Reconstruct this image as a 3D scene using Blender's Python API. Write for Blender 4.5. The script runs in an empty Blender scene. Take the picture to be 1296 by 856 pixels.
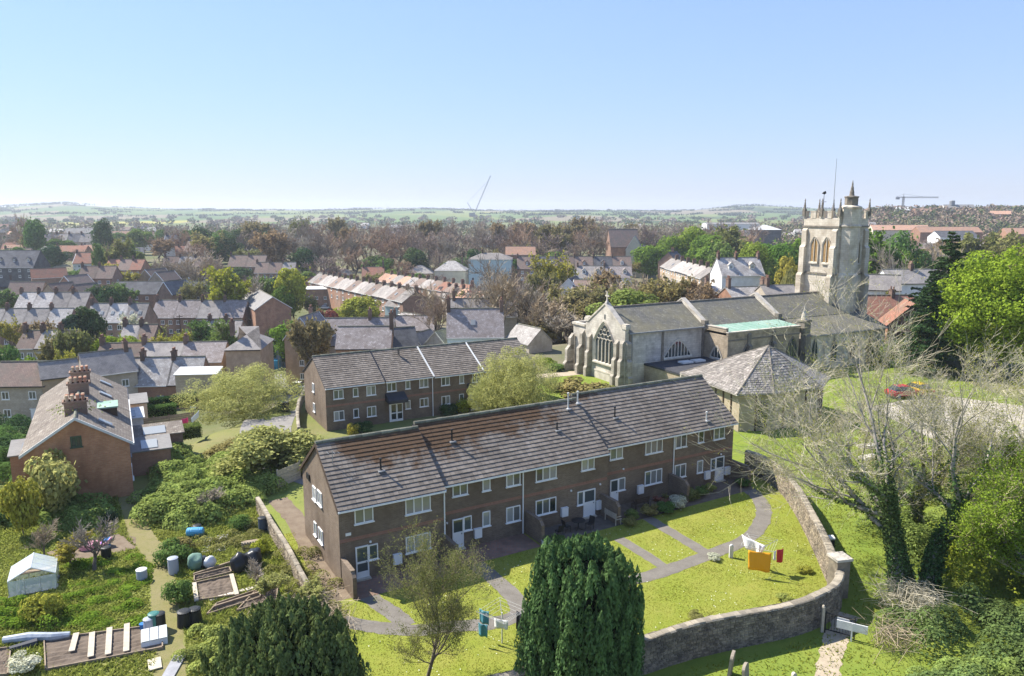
import bpy, bmesh, math, random
import numpy as np
from mathutils import Vector, Matrix
PI = math.pi
R_ = math.radians
scene = bpy.context.scene
COL = scene.collection
rng = np.random.default_rng(7)
random.seed(7)

# ------------------------------------------------------------------ camera, sky, sun, exposure
CAMZ, FPX = 22.5, 950.0
PITCH = math.atan(163 / FPX)
cam_d = bpy.data.cameras.new("camera")
cam_d.sensor_fit = 'HORIZONTAL'
cam_d.sensor_width = 36.0
cam_d.lens = 36.0 * FPX / 1296.0
cam_d.clip_start, cam_d.clip_end = 0.5, 20000
cam = bpy.data.objects.new("camera", cam_d)
cam.location = (0, 0, CAMZ)
cam.rotation_euler = (PI / 2 - PITCH, 0, 0)
COL.objects.link(cam)
scene.camera = cam
SUN_EL, SUN_AZ = R_(47), R_(-64)           # azimuth from +Y, clockwise positive
world = bpy.data.worlds.new("World")
scene.world = world
world.use_nodes = True
wn = world.node_tree
bg = wn.nodes["Background"]
sky = wn.nodes.new("ShaderNodeTexSky")
sky.sky_type = 'NISHITA'
sky.sun_disc = False
sky.sun_elevation = SUN_EL
sky.sun_rotation = SUN_AZ
sky.altitude = 0
sky.air_density = 1.5
sky.dust_density = 0.0
sky.ozone_density = 8.0
gam = wn.nodes.new("ShaderNodeGamma"); gam.inputs[1].default_value = .5      # softens the fall from horizon to zenith
tin = wn.nodes.new("ShaderNodeMix"); tin.data_type = 'RGBA'; tin.blend_type = 'MULTIPLY'; tin.inputs[0].default_value = 1
tin.inputs[7].default_value = (.90, 1.02, 1.44, 1)
wn.links.new(sky.outputs[0], gam.inputs[0]); wn.links.new(gam.outputs[0], tin.inputs[6]); wn.links.new(tin.outputs[2], bg.inputs[0])
bg.inputs[1].default_value = 0.15
sun_d = bpy.data.lights.new("sun", 'SUN')
sun_d.energy = 4.7
sun_d.angle = R_(0.53)
sun_d.color = (1.0, 0.94, 0.84)
sun = bpy.data.objects.new("sun", sun_d)
sv = Vector((math.sin(SUN_AZ) * math.cos(SUN_EL), math.cos(SUN_AZ) * math.cos(SUN_EL), math.sin(SUN_EL)))
sun.rotation_euler = (-sv).to_track_quat('-Z', 'Y').to_euler()
sun.location = (-60, 40, 90)
COL.objects.link(sun)
scene.view_settings.view_transform = 'Standard'
scene.view_settings.look = 'None'
scene.view_settings.exposure = 1.1
scene.view_settings.gamma = 1.0
cy = scene.cycles
cy.max_bounces = 6
cy.diffuse_bounces = 3
cy.glossy_bounces = 2
cy.transmission_bounces = 3
cy.transparent_max_bounces = 6
cy.volume_bounces = 0

# ------------------------------------------------------------------ terrain and pixel helpers
def sstep(a, b, x):
    t = np.clip((x - a) / (b - a), 0, 1)
    return t * t * (3 - 2 * t)
RU = np.array([-2000, 0, 60, 92, 140, 220, 330, 380, 430, 500, 550, 620, 700, 760, 830, 880, 920, 950, 1000, 1040, 1100, 1296, 3000.])
RV = np.array([262, 263, 260, 258.3, 262, 265.2, 265.6, 266.6, 266.4, 264.8, 264.4, 266.8, 267, 266, 267.5, 266, 262.3, 261, 262.6, 264.6, 265, 263, 264.])
def hgt(x, y):
    x = np.asarray(x, float); y = np.asarray(y, float)
    y0 = np.where(x < -18, 48 + 52 * sstep(-40, -18, x), 100 + 22 * np.clip((x + 18) / 30, 0, 1))
    t = np.clip((y - y0) / 170, 0, 1)
    z = -13 * (1 - (1 - t) ** 2.0) * sstep(0, .12, t)
    z = z + 7 * sstep(270, 420, y)
    yy = np.maximum(y, 1)
    a = x / yy
    z = z + 24 * sstep(520, 900, y) * sstep(.34, .50, a) * (1 - sstep(1300, 2200, y))
    u = 648 + a * 950
    top = 22.5 + (265 - np.interp(u, RU, RV)) * yy / 950
    k = sstep(1700, 3800, y)
    z = z * (1 - k) + top * k + k * (1 - k) * 14 * np.sin(x * .004 + 1.3) * np.sin(y * .003)
    return z
def h1(x, y):
    return float(hgt(x, y))
cP, sP = math.cos(PITCH), math.sin(PITCH)
def ray(u, v):
    a = (u - 648) / FPX; b = (428 - v) / FPX
    return np.array([a, cP + b * sP, -sP + b * cP])
def G(u, v, z=0.0):
    """the place on the plane at height z seen at photo pixel u, v"""
    d = ray(u, v); t = (z - CAMZ) / d[2]
    return (d[0] * t, d[1] * t, z)
def GY(u, v, y):
    d = ray(u, v); t = y / d[1]
    return (d[0] * t, y, CAMZ + d[2] * t)
def GT(u, v):
    """the place on the terrain seen at photo pixel u, v"""
    d = ray(u, v); lo, hi = 5.0, 9000.0
    ts = np.geomspace(lo, hi, 1500)
    z = CAMZ + d[2] * ts
    g = hgt(d[0] * ts, d[1] * ts)
    k = int(np.argmax(z < g)) if (z < g).any() else len(ts) - 1
    t = ts[k]
    return (d[0] * t, d[1] * t, float(g[k]))

# ------------------------------------------------------------------ material helpers
MATS = {}
def newmat(name):
    m = bpy.data.materials.new(name); m.use_nodes = True
    nt = m.node_tree
    p = nt.nodes["Principled BSDF"]
    MATS[name] = m
    return m, nt, p
def node(nt, typ, **kw):
    n = nt.nodes.new(typ)
    for k, v in kw.items():
        if k in n.inputs.keys() if isinstance(k, str) else False:
            n.inputs[k].default_value = v
        else:
            setattr(n, k, v)
    return n
def L(nt, a, b):
    nt.links.new(a, b)
def noise(nt, vec, scale, detail=4, rough=.6):
    n = nt.nodes.new("ShaderNodeTexNoise")
    n.inputs["Scale"].default_value = scale; n.inputs["Detail"].default_value = detail; n.inputs["Roughness"].default_value = rough
    if vec is not None: L(nt, vec, n.inputs["Vector"])
    return n.outputs["Fac"]
def ramp(nt, fac, a, b, ca=(0, 0, 0, 1), cb=(1, 1, 1, 1)):
    r = nt.nodes.new("ShaderNodeValToRGB")
    r.color_ramp.elements[0].position = a; r.color_ramp.elements[0].color = ca
    r.color_ramp.elements[1].position = b; r.color_ramp.elements[1].color = cb
    L(nt, fac, r.inputs[0])
    return r.outputs[0]
def mix(nt, fac, a, b, mode='MIX'):
    m = nt.nodes.new("ShaderNodeMix"); m.data_type = 'RGBA'; m.blend_type = mode
    for sock, val in ((m.inputs[0], fac), (m.inputs[6], a), (m.inputs[7], b)):
        if isinstance(val, (int, float)): sock.default_value = val
        elif isinstance(val, tuple): sock.default_value = (*val[:3], 1)
        else: L(nt, val, sock)
    return m.outputs[2]
def mul(nt, a, b):
    m = nt.nodes.new("ShaderNodeMath"); m.operation = 'MULTIPLY'
    for s_, v in ((m.inputs[0], a), (m.inputs[1], b)):
        if isinstance(v, (int, float)): s_.default_value = v
        else: L(nt, v, s_)
    return m.outputs[0]
def mapr(nt, v, a, b, c, d):
    m = nt.nodes.new("ShaderNodeMapRange")
    m.inputs[1].default_value, m.inputs[2].default_value, m.inputs[3].default_value, m.inputs[4].default_value = a, b, c, d
    L(nt, v, m.inputs[0]); return m.outputs[0]
def coord(nt, which='Object'):
    return nt.nodes.new("ShaderNodeTexCoord").outputs[which]
def wpos(nt):
    return nt.nodes.new("ShaderNodeNewGeometry").outputs["Position"]
def objrand(nt):
    return nt.nodes.new("ShaderNodeObjectInfo").outputs["Random"]
def bump(nt, p, h, strength=.4, dist=.02):
    b = nt.nodes.new("ShaderNodeBump"); b.inputs["Strength"].default_value = strength; b.inputs["Distance"].default_value = dist
    L(nt, h, b.inputs["Height"]); L(nt, b.outputs[0], p.inputs["Normal"])
def valvar(nt, col, fac, lo, hi):
    """multiply a colour by lo..hi driven by fac 0..1"""
    hsv = nt.nodes.new("ShaderNodeHueSaturation")
    L(nt, mapr(nt, fac, 0, 1, lo, hi), hsv.inputs["Value"])
    if isinstance(col, tuple): hsv.inputs["Color"].default_value = (*col[:3], 1)
    else: L(nt, col, hsv.inputs["Color"])
    return hsv.outputs[0]
def attr(nt, name='tint'):
    a = nt.nodes.new("ShaderNodeAttribute"); a.attribute_name = name
    return a.outputs["Fac"]

def plain(name, c, rough=.7, c2=None, sc=3.0, rnd=0.0, spec=.3, metal=0.0, bmp=0, tint=0.0, world_=False):
    """a mottled paint, stone, earth or wood"""
    m, nt, p = newmat(name)
    vec = wpos(nt) if world_ else coord(nt)
    col = c
    if c2: col = mix(nt, ramp(nt, noise(nt, vec, sc), .35, .65), c, c2)
    if c2: col = valvar(nt, col, noise(nt, vec, sc * 7, 2), .8, 1.2)
    if rnd: col = valvar(nt, col, objrand(nt), 1 - rnd, 1 + rnd)
    if tint: col = valvar(nt, col, attr(nt), 1 - tint, 1 + tint)
    if isinstance(col, tuple): p.inputs["Base Color"].default_value = (*col, 1)
    else: L(nt, col, p.inputs["Base Color"])
    p.inputs["Roughness"].default_value = rough
    p.inputs["Specular IOR Level"].default_value = spec
    p.inputs["Metallic"].default_value = metal
    if bmp: bump(nt, p, noise(nt, vec, sc * 4), bmp, .03)
    return m
def brickmat(name, c1, c2, mortar, bw=.225, rh=.075, ms=.008, dirt=None, dsc=.5, rnd=.08, bmp=.3, rough=.9, lich=None, streak=None):
    """courses of bricks, stones or slates laid in the surface's own metres"""
    m, nt, p = newmat(name)
    uv = coord(nt, 'UV'); ob = coord(nt)
    b = nt.nodes.new("ShaderNodeTexBrick")
    b.inputs["Scale"].default_value = 1; b.inputs["Brick Width"].default_value = bw; b.inputs["Row Height"].default_value = rh
    b.inputs["Mortar Size"].default_value = ms; b.inputs["Mortar Smooth"].default_value = .1; b.inputs["Bias"].default_value = 0
    b.inputs["Color1"].default_value = (*c1, 1); b.inputs["Color2"].default_value = (*c2, 1); b.inputs["Mortar"].default_value = (*mortar, 1)
    L(nt, uv, b.inputs["Vector"])
    col = b.outputs["Color"]
    if dirt: col = mix(nt, ramp(nt, noise(nt, ob, dsc, 6, .65), .42, .68), col, dirt)
    if streak:
        mp = nt.nodes.new("ShaderNodeMapping"); mp.inputs["Scale"].default_value = (1, 1, .16); L(nt, ob, mp.inputs[0])
        col = mix(nt, mul(nt, ramp(nt, noise(nt, mp.outputs[0], 1.5, 6, .7), .52, .76), .5), col, streak)
    if lich: col = mix(nt, ramp(nt, noise(nt, ob, 2.2, 5, .75), .56, .64), col, lich)
    col = valvar(nt, col, noise(nt, ob, 1.1, 3), .78, 1.22)
    if rnd: col = valvar(nt, col, objrand(nt), 1 - rnd, 1 + rnd)
    L(nt, col, p.inputs["Base Color"])
    p.inputs["Roughness"].default_value = rough; p.inputs["Specular IOR Level"].default_value = .25
    if bmp: bump(nt, p, mul(nt, b.outputs["Fac"], -1.0), bmp, .02)
    return m
def leafmat(name, c, c2=None, tint=.35, rnd=.15, trans=.35, hue=.03):
    m, nt, p = newmat(name)
    nt.nodes.remove(p)
    out = nt.nodes["Material Output"]
    col = c
    if c2: col = mix(nt, noise(nt, coord(nt), .35, 3), c, c2)
    col = valvar(nt, col, attr(nt), 1 - tint, 1 + tint)
    hsv = nt.nodes.new("ShaderNodeHueSaturation")
    L(nt, col, hsv.inputs["Color"])
    r = objrand(nt)
    L(nt, mapr(nt, r, 0, 1, 1 - rnd, 1 + rnd), hsv.inputs["Value"])
    L(nt, mapr(nt, r, 0, 1, .5 + hue, .5 - hue), hsv.inputs["Hue"])
    d = nt.nodes.new("ShaderNodeBsdfDiffuse"); t = nt.nodes.new("ShaderNodeBsdfTranslucent")
    L(nt, hsv.outputs[0], d.inputs[0]); L(nt, hsv.outputs[0], t.inputs[0])
    ms = nt.nodes.new("ShaderNodeMixShader"); ms.inputs[0].default_value = trans
    L(nt, d.outputs[0], ms.inputs[1]); L(nt, t.outputs[0], ms.inputs[2])
    L(nt, ms.outputs[0], out.inputs[0])
    return m

# ------------------------------------------------------------------ mesh helpers
def uv_planar(me):
    """texture coordinates in metres: along the horizontal and up the slope of each face"""
    uvl = me.uv_layers.new(name="UVMap")
    n = len(me.loops)
    co = np.empty(len(me.vertices) * 3, np.float32); me.vertices.foreach_get("co", co); co = co.reshape(-1, 3)
    vi = np.empty(n, np.int32); me.loops.foreach_get("vertex_index", vi)
    nf = len(me.polygons)
    nor = np.empty(nf * 3, np.float32); me.polygons.foreach_get("normal", nor); nor = nor.reshape(-1, 3)
    tot = np.empty(nf, np.int32); me.polygons.foreach_get("loop_total", tot)
    ln = np.repeat(nor, tot, axis=0)
    u = np.stack([-ln[:, 1], ln[:, 0], np.zeros(n)], 1)
    ul = np.linalg.norm(u, axis=1, keepdims=True)
    u = np.where(ul < 1e-3, np.array([[1, 0, 0]]), u / np.maximum(ul, 1e-6))
    v = np.cross(ln, u)
    P = co[vi]
    uv = np.stack([(P * u).sum(1), (P * v).sum(1)], 1).astype(np.float32)
    uvl.data.foreach_set("uv", uv.ravel())
class MB:
    """collects boxes, prisms, tubes; build() links them as ONE mesh object"""
    def __init__(s):
        s.v, s.f, s.m, s.t = [], [], [], []
    def add(s, vs, fs, mi=0, tint=.5):
        o = len(s.v); s.v.extend([tuple(p) for p in vs])
        for f in fs:
            s.f.append([i + o for i in f]); s.m.append(mi); s.t.append(tint)
        return s
    def box(s, x0, x1, y0, y1, z0, z1, mi=0, tint=.5, M=None):
        vs = [(x0, y0, z0), (x1, y0, z0), (x1, y1, z0), (x0, y1, z0), (x0, y0, z1), (x1, y0, z1), (x1, y1, z1), (x0, y1, z1)]
        if M is not None: vs = [tuple(M @ Vector(p)) for p in vs]
        return s.add(vs, [(3, 2, 1, 0), (4, 5, 6, 7), (0, 1, 5, 4), (1, 2, 6, 5), (2, 3, 7, 6), (3, 0, 4, 7)], mi, tint)
    def prism(s, pts, d, mi=0, tint=.5):
        """polygon (3-d points, counter-clockwise seen from its front) pushed back by vector d"""
        n = len(pts); b = [tuple(Vector(p) + Vector(d)) for p in pts]
        fs = [tuple(range(n)), tuple(range(2 * n - 1, n - 1, -1))] + [(i, i + n, (i + 1) % n + n, (i + 1) % n) for i in range(n)]
        return s.add(list(pts) + b, fs, mi, tint)
    def tube(s, pts, rs, n=6, mi=0, cap=True, tint=.5):
        if not isinstance(rs, (list, tuple)): rs = [rs] * len(pts)
        vs, fs = [], []
        for i, p in enumerate(pts):
            a = Vector(pts[max(i - 1, 0)]); b = Vector(pts[min(i + 1, len(pts) - 1)])
            d = (b - a).normalized()
            x = d.orthogonal().normalized() if abs(d.z) < .95 else Vector((1, 0, 0)).cross(d).normalized()
            y = d.cross(x)
            for k in range(n):
                q = 2 * PI * k / n
                vs.append(tuple(Vector(p) + (x * math.cos(q) + y * math.sin(q)) * rs[i]))
        for i in range(len(pts) - 1):
            for k in range(n):
                fs.append((i * n + k, i * n + (k + 1) % n, (i + 1) * n + (k + 1) % n, (i + 1) * n + k))
        if cap:
            fs.append(tuple(range(n - 1, -1, -1))); fs.append(tuple(range((len(pts) - 1) * n, len(pts) * n)))
        return s.add(vs, fs, mi, tint)
    def lathe(s, prof, n=12, c=(0, 0, 0), mi=0, tint=.5):
        """(radius, z) profile turned about the vertical through c"""
        return s.tube([(c[0], c[1], c[2] + z) for r, z in prof], [max(r, .001) for r, z in prof], n, mi, True, tint)
    def mesh(s, name, mats, smooth=False, uv=True):
        me = bpy.data.meshes.new(name)
        me.from_pydata(s.v, [], s.f)
        for m in (mats if isinstance(mats, (list, tuple)) else [mats]): me.materials.append(m)
        me.polygons.foreach_set("material_index", s.m)
        a = me.attributes.new("tint", 'FLOAT', 'FACE'); a.data.foreach_set("value", s.t)
        bm = bmesh.new(); bm.from_mesh(me); bmesh.ops.recalc_face_normals(bm, faces=bm.faces); bm.to_mesh(me); bm.free()
        if smooth: me.polygons.foreach_set("use_smooth", [True] * len(me.polygons))
        if uv: uv_planar(me)
        return me
    def build(s, name, mats, parent=None, loc=(0, 0, 0), rz=0, smooth=False):
        return link(name, s.mesh(name, mats, smooth), parent, loc, rz)
def link(name, me, parent=None, loc=(0, 0, 0), rz=0, scale=None):
    o = bpy.data.objects.new(name, me); COL.objects.link(o)
    o.location = loc; o.rotation_euler = (0, 0, rz)
    if scale is not None: o.scale = scale
    if parent is not None: o.parent = parent
    return o
def np_mesh(name, V, F, mats, tint=None, midx=None, smooth=False):
    """mesh from numpy arrays; F has one row per face"""
    me = bpy.data.meshes.new(name)
    V = np.asarray(V, np.float32); F = np.asarray(F, np.int32)
    nf, k = F.shape
    me.vertices.add(len(V)); me.vertices.foreach_set("co", V.ravel())
    me.loops.add(nf * k); me.loops.foreach_set("vertex_index", F.ravel())
    me.polygons.add(nf)
    me.polygons.foreach_set("loop_start", np.arange(0, nf * k, k, dtype=np.int32))
    me.polygons.foreach_set("loop_total", np.full(nf, k, np.int32))
    for m in (mats if isinstance(mats, (list, tuple)) else [mats]): me.materials.append(m)
    if midx is not None: me.polygons.foreach_set("material_index", np.asarray(midx, np.int32))
    a = me.attributes.new("tint", 'FLOAT', 'FACE')
    a.data.foreach_set("value", np.asarray(tint if tint is not None else np.full(nf, .5), np.float32))
    me.polygons.foreach_set("use_smooth", np.full(nf, bool(smooth)))
    me.update(calc_edges=True)
    return me
def thing(name, label, cat, loc=(0, 0, 0), rz=0, group=None):
    o = bpy.data.objects.new(name, None); COL.objects.link(o)
    o.location = loc; o.rotation_euler = (0, 0, rz); o.empty_display_size = .3
    return tag(o, label, cat, group)
def tag(o, label, cat, group=None):
    o['label'] = label; o['category'] = cat
    if group: o['group'] = group
    return o
def kind(o, k, label=None):
    o['kind'] = k
    if label: o['label'] = label
    return o

# ------------------------------------------------------------------ materials
brick_dark = brickmat("dark brown brick", (.150, .108, .078), (.215, .160, .116), (.27, .23, .17), dirt=(.125, .092, .064), dsc=.35, rnd=0)
brick_band = brickmat("red brick band", (.26, .115, .075), (.30, .15, .10), (.24, .2, .17), bw=.075, rh=.225, rnd=0)
brick_red = brickmat("red brick", (.30, .13, .075), (.36, .19, .11), (.34, .28, .22), dirt=(.22, .13, .09), rnd=.15)
brick_town = brickmat("town brick", (.27, .135, .09), (.33, .20, .14), (.33, .28, .23), dirt=(.2, .14, .1), rnd=.2)
brick_buff = brickmat("buff brick", (.40, .27, .17), (.46, .34, .22), (.4, .35, .28), dirt=(.3, .22, .15), rnd=.15)
render_white = plain("white render", (.74, .74, .72), .85, (.6, .6, .57), .6, .06)
render_cream = plain("cream render", (.66, .58, .44), .85, (.55, .48, .36), .6, .08)
render_blue = plain("pale blue render", (.47, .58, .58), .85, (.42, .52, .53), .5)
stone_pale = brickmat("pale church stone", (.56, .515, .43), (.67, .62, .53), (.40, .37, .31), bw=.62, rh=.3, ms=.012, dirt=(.29, .26, .22), dsc=.55, rnd=0, bmp=.3, streak=(.19, .17, .14))
stone_tower = brickmat("tower stone", (.53, .475, .385), (.62, .56, .46), (.38, .34, .275), bw=.7, rh=.33, ms=.012, dirt=(.36, .30, .225), dsc=.45, rnd=0, bmp=.3, streak=(.25, .215, .17))
stone_brown = brickmat("weathered aisle stone", (.36, .29, .20), (.44, .36, .26), (.28, .23, .17), bw=.5, rh=.27, ms=.012, dirt=(.20, .165, .12), dsc=.7, rnd=0, bmp=.3, streak=(.15, .125, .09))
stone_dress = plain("dressed stone", (.56, .51, .43), .85, (.40, .36, .29), 1.2, bmp=.2)
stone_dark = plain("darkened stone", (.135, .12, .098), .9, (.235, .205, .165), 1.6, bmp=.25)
stone_town = brickmat("town rubble stone", (.44, .38, .30), (.52, .46, .37), (.36, .31, .25), bw=.4, rh=.2, ms=.02, dirt=(.33, .28, .21), rnd=.12)
rubble = plain("rubble wall stone", (.285, .235, .165), .95, (.135, .112, .086), 1.3, bmp=.5, tint=.35)
rubble_core = plain("wall mortar", (.26, .22, .16), .95, (.15, .125, .095), 1.3, bmp=.4)
coping_m = plain("weathered coping", (.33, .285, .215), .95, (.22, .195, .15), 3.0, bmp=.5, tint=.22)
white_paint = plain("white upvc", (.80, .80, .78), .4, spec=.4)
offwhite = plain("offwhite paint", (.66, .66, .63), .6, (.55, .55, .52), 2, rnd=.1)
black_paint = plain("black paint", (.02, .02, .022), .5)
grey_metal = plain("grey metal", (.30, .31, .32), .5, (.24, .25, .26), 3, metal=.3)
lead_m = plain("grey lead", (.26, .27, .28), .6, (.2, .21, .22), 2)
copper_m = plain("green copper roof", (.20, .33, .25), .7, (.29, .40, .325), .5)
felt_m = plain("dark roof felt", (.035, .037, .045), .8, (.06, .06, .065), .8)
terracotta = plain("terracotta pot", (.40, .17, .10), .8, (.34, .2, .14), 3, rnd=.2)
pot_buff = plain("buff pot", (.50, .36, .24), .8, rnd=.2)
wood_m = plain("weathered timber", (.30, .235, .165), .85, (.22, .17, .12), 3)
wood_pale = plain("pale bleached plank", (.50, .44, .34), .85, (.40, .35, .27), 4)
wood_dark = plain("dark stained timber", (.085, .055, .035), .7, (.06, .04, .028), 4)
def glassmat(name, c, lo=.5, hi=1.8):
    m, nt, p = newmat(name)
    L(nt, valvar(nt, c, objrand(nt), lo, hi), p.inputs["Base Color"])
    p.inputs["Roughness"].default_value = .06; p.inputs["Specular IOR Level"].default_value = .9
    return m
glass = glassmat("window glass", (.055, .068, .07), .3, 2.4)
glass_green = glassmat("leaded glass", (.03, .045, .05), .9, 1.1)
stone_butt = brickmat("weathered and shaded buttress stone", (.37, .335, .275), (.46, .42, .35), (.28, .25, .2), bw=.55, rh=.3, ms=.012, dirt=(.20, .175, .14), dsc=.9, rnd=0, streak=(.12, .105, .085))  # darker stone: real staining plus the side faces' shadow put into the colour
glass_net = glassmat("glass with net curtain", (.24, .25, .24), .5, 1.5)
glass_clear, nt, p = newmat("greenhouse glass")
p.inputs["Base Color"].default_value = (.75, .82, .80, 1); p.inputs["Roughness"].default_value = .15; p.inputs["Alpha"].default_value = .38
def tilemat():
    """concrete roof tiles: each tile its own shade, lichen spots, rusty moss spreading from the ridge"""
    m, nt, p = newmat("concrete roof tile")
    ob = coord(nt)
    col = mix(nt, ramp(nt, noise(nt, ob, .45, 4), .35, .65), (.152, .130, .108), (.200, .174, .146))
    col = valvar(nt, col, attr(nt), .80, 1.22)
    col = mix(nt, ramp(nt, noise(nt, ob, 8.5, 6, .8), .60, .66), col, (.33, .295, .24))
    moss = attr(nt, 'moss')
    mm = nt.nodes.new("ShaderNodeMath"); mm.operation = 'ADD'
    L(nt, moss, mm.inputs[0]); L(nt, mapr(nt, noise(nt, ob, .8, 6, .7), .25, .75, -.5, .5), mm.inputs[1])
    col = mix(nt, ramp(nt, mm.outputs[0], .26, .62), col, mix(nt, noise(nt, ob, 2.5, 4), (.062, .039, .024), (.125, .076, .042)))
    L(nt, col, p.inputs["Base Color"]); p.inputs["Roughness"].default_value = .9; p.inputs["Specular IOR Level"].default_value = .2
    bump(nt, p, noise(nt, ob, 22, 3), .3, .02)
    return m
tile_m = tilemat()
ridge_m = plain("ridge tile", (.13, .115, .10), .9, (.19, .20, .14), 2.5, tint=.35)
def slatemat(name, c1, c2, **kw):
    return brickmat(name, c1, c2, tuple(.55 * a for a in c1), bw=.32, rh=.24, ms=.012, bmp=.35, **kw)
slate_grey = slatemat("grey slate", (.215, .195, .18), (.285, .26, .24), dirt=(.32, .29, .255), dsc=.5, rnd=.25)
slate_pale = slatemat("lichened pale slate", (.37, .345, .315), (.46, .43, .395), dirt=(.235, .21, .19), dsc=.6, rnd=.15, lich=(.54, .52, .47))
slate_dark = slatemat("dark slate", (.085, .085, .09), (.12, .118, .122), dirt=(.15, .15, .155), dsc=.4, rnd=.15)
slate_brown = slatemat("brown clay tile roof", (.19, .135, .11), (.25, .18, .145), dirt=(.16, .135, .11), dsc=.6, rnd=.2)
tile_red = slatemat("red tile roof", (.30, .13, .085), (.36, .18, .12), dirt=(.22, .14, .1), dsc=.5, rnd=.2)
tile_orange = slatemat("orange tile roof", (.40, .22, .14), (.46, .28, .19), dirt=(.3, .2, .15), dsc=.5, rnd=.2)
slate_purple = slatemat("purple grey slate", (.27, .235, .22), (.335, .295, .275), dirt=(.20, .165, .145), dsc=.9, rnd=.1, lich=(.40, .37, .35))
church_slate = slatemat("mossy church slate", (.135, .13, .11), (.18, .17, .145), dirt=(.20, .18, .115), dsc=.35, rnd=0, lich=(.26, .24, .18))
hall_tile = brickmat("stone hall tiles", (.27, .245, .215), (.36, .33, .29), (.15, .135, .12), bw=.36, rh=.30, ms=.02, dirt=(.24, .21, .18), rnd=0, lich=(.50, .47, .42), bmp=.5)
sheet_grey = plain("grey sheet roof", (.235, .225, .21), .8, (.19, .18, .17), .5)

# ------------------------------------------------------------------ the ground, one sheet to the horizon
def ground_sheet():
    rad = np.concatenate([[0.01], np.geomspace(4, 7000, 150)])
    na = 320
    # denser where the photograph looks
    base = np.linspace(-PI, PI, na, endpoint=False)
    ang = base - .62 * np.sin(base)
    X = rad[:, None] * np.sin(ang)[None]; Yv = rad[:, None] * np.cos(ang)[None]
    Z = hgt(X, Yv)
    V = np.stack([X, Yv, Z], -1).reshape(-1, 3)
    i = np.arange(len(rad) - 1)[:, None] * na; j = np.arange(na)[None]; j2 = (j + 1) % na
    F = np.stack([i + j, i + na + j, i + na + j2, i + j2], -1).reshape(-1, 4)[:, ::-1]
    m, nt, p = newmat("ground")
    pos = wpos(nt)
    near = mix(nt, ramp(nt, noise(nt, pos, .09, 6), .4, .62), (.19, .225, .05), (.235, .215, .085))
    near = mix(nt, ramp(nt, noise(nt, pos, .7, 5, .7), .5, .75), near, (.14, .175, .045))
    town = mix(nt, ramp(nt, noise(nt, pos, .06, 5), .42, .6), (.115, .125, .055), (.175, .155, .105))
    sx = nt.nodes.new("ShaderNodeSeparateXYZ"); L(nt, pos, sx.inputs[0])
    col = mix(nt, mapr(nt, sx.outputs[1], 55, 110, 0, 1), near, town)
    vo = nt.nodes.new("ShaderNodeTexVoronoi"); vo.inputs["Scale"].default_value = .0036
    mp = nt.nodes.new("ShaderNodeMapping"); mp.inputs["Scale"].default_value = (1, .42, 1); L(nt, pos, mp.inputs[0]); L(nt, mp.outputs[0], vo.inputs["Vector"])
    sr = nt.nodes.new("ShaderNodeSeparateColor"); L(nt, vo.outputs["Color"], sr.inputs[0])
    fr = nt.nodes.new("ShaderNodeValToRGB"); fr.color_ramp.interpolation = 'CONSTANT'
    for k, (pp, cc) in enumerate([(0, (.11, .16, .05)), (.25, (.16, .19, .06)), (.45, (.09, .14, .05)), (.62, (.20, .17, .11)), (.76, (.30, .28, .06)), (.86, (.06, .085, .035))]):
        el = fr.color_ramp.elements[k] if k < 2 else fr.color_ramp.elements.new(pp)
        el.position = pp; el.color = (*cc, 1)
    L(nt, sr.outputs[0], fr.inputs[0])
    col = mix(nt, mapr(nt, sx.outputs[1], 1100, 1700, 0, 1), col, fr.outputs[0])
    L(nt, col, p.inputs["Base Color"]); p.inputs["Roughness"].default_value = 1; p.inputs["Specular IOR Level"].default_value = .1
    bump(nt, p, noise(nt, pos, 3.0, 6, .7), .6, .15)
    o = link("ground", np_mesh("ground", V, F, m, smooth=True)); kind(o, 'structure'); return o
ground_sheet()

def grassmat(name, a, b, c, sc=.35):
    m, nt, p = newmat(name)
    pos = wpos(nt)
    col = mix(nt, ramp(nt, noise(nt, pos, sc, 5, .65), .35, .65), a, b)
    col = mix(nt, ramp(nt, noise(nt, pos, sc * 5, 5, .7), .5, .75), col, c)
    col = mix(nt, mul(nt, ramp(nt, noise(nt, pos, sc * 1.7, 6, .75), .60, .74), .6), col, tuple(min(1, q_ * k_) for q_, k_ in zip(b, (1.25, 1.08, 1.7))))
    col = valvar(nt, col, noise(nt, pos, 14, 3), .65, 1.35)
    col = valvar(nt, col, attr(nt), .65, 1.35)
    L(nt, col, p.inputs["Base Color"]); p.inputs["Roughness"].default_value = .95; p.inputs["Specular IOR Level"].default_value = .1
    bump(nt, p, noise(nt, pos, 18, 4, .7), .7, .05)
    return m
lawn_m = grassmat("lawn grass", (.205, .240, .034), (.250, .255, .052), (.165, .205, .030))
lawn_b = None
yard_m = grassmat("churchyard grass", (.160, .220, .034), (.20, .240, .042), (.125, .175, .03))
rough_m = grassmat("rough grass", (.105, .130, .034), (.15, .150, .055), (.07, .090, .026), .22)
path_m = plain("worn asphalt path", (.185, .168, .142), .95, (.145, .13, .108), 1.2, bmp=.4, world_=True)
road_m = plain("pale dusty asphalt", (.25, .235, .215), .95, (.20, .19, .175), .5, bmp=.2, world_=True)
dirt_m = plain("beaten earth", (.21, .165, .115), 1, (.155, .115, .08), 1.2, bmp=.6, world_=True)
soil_m = plain("dug soil", (.165, .130, .098), 1, (.115, .088, .065), 1.4, bmp=.9, world_=True)
sand_m = plain("sandy path", (.42, .35, .25), 1, (.34, .28, .2), 1.5, bmp=.4, world_=True)
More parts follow.
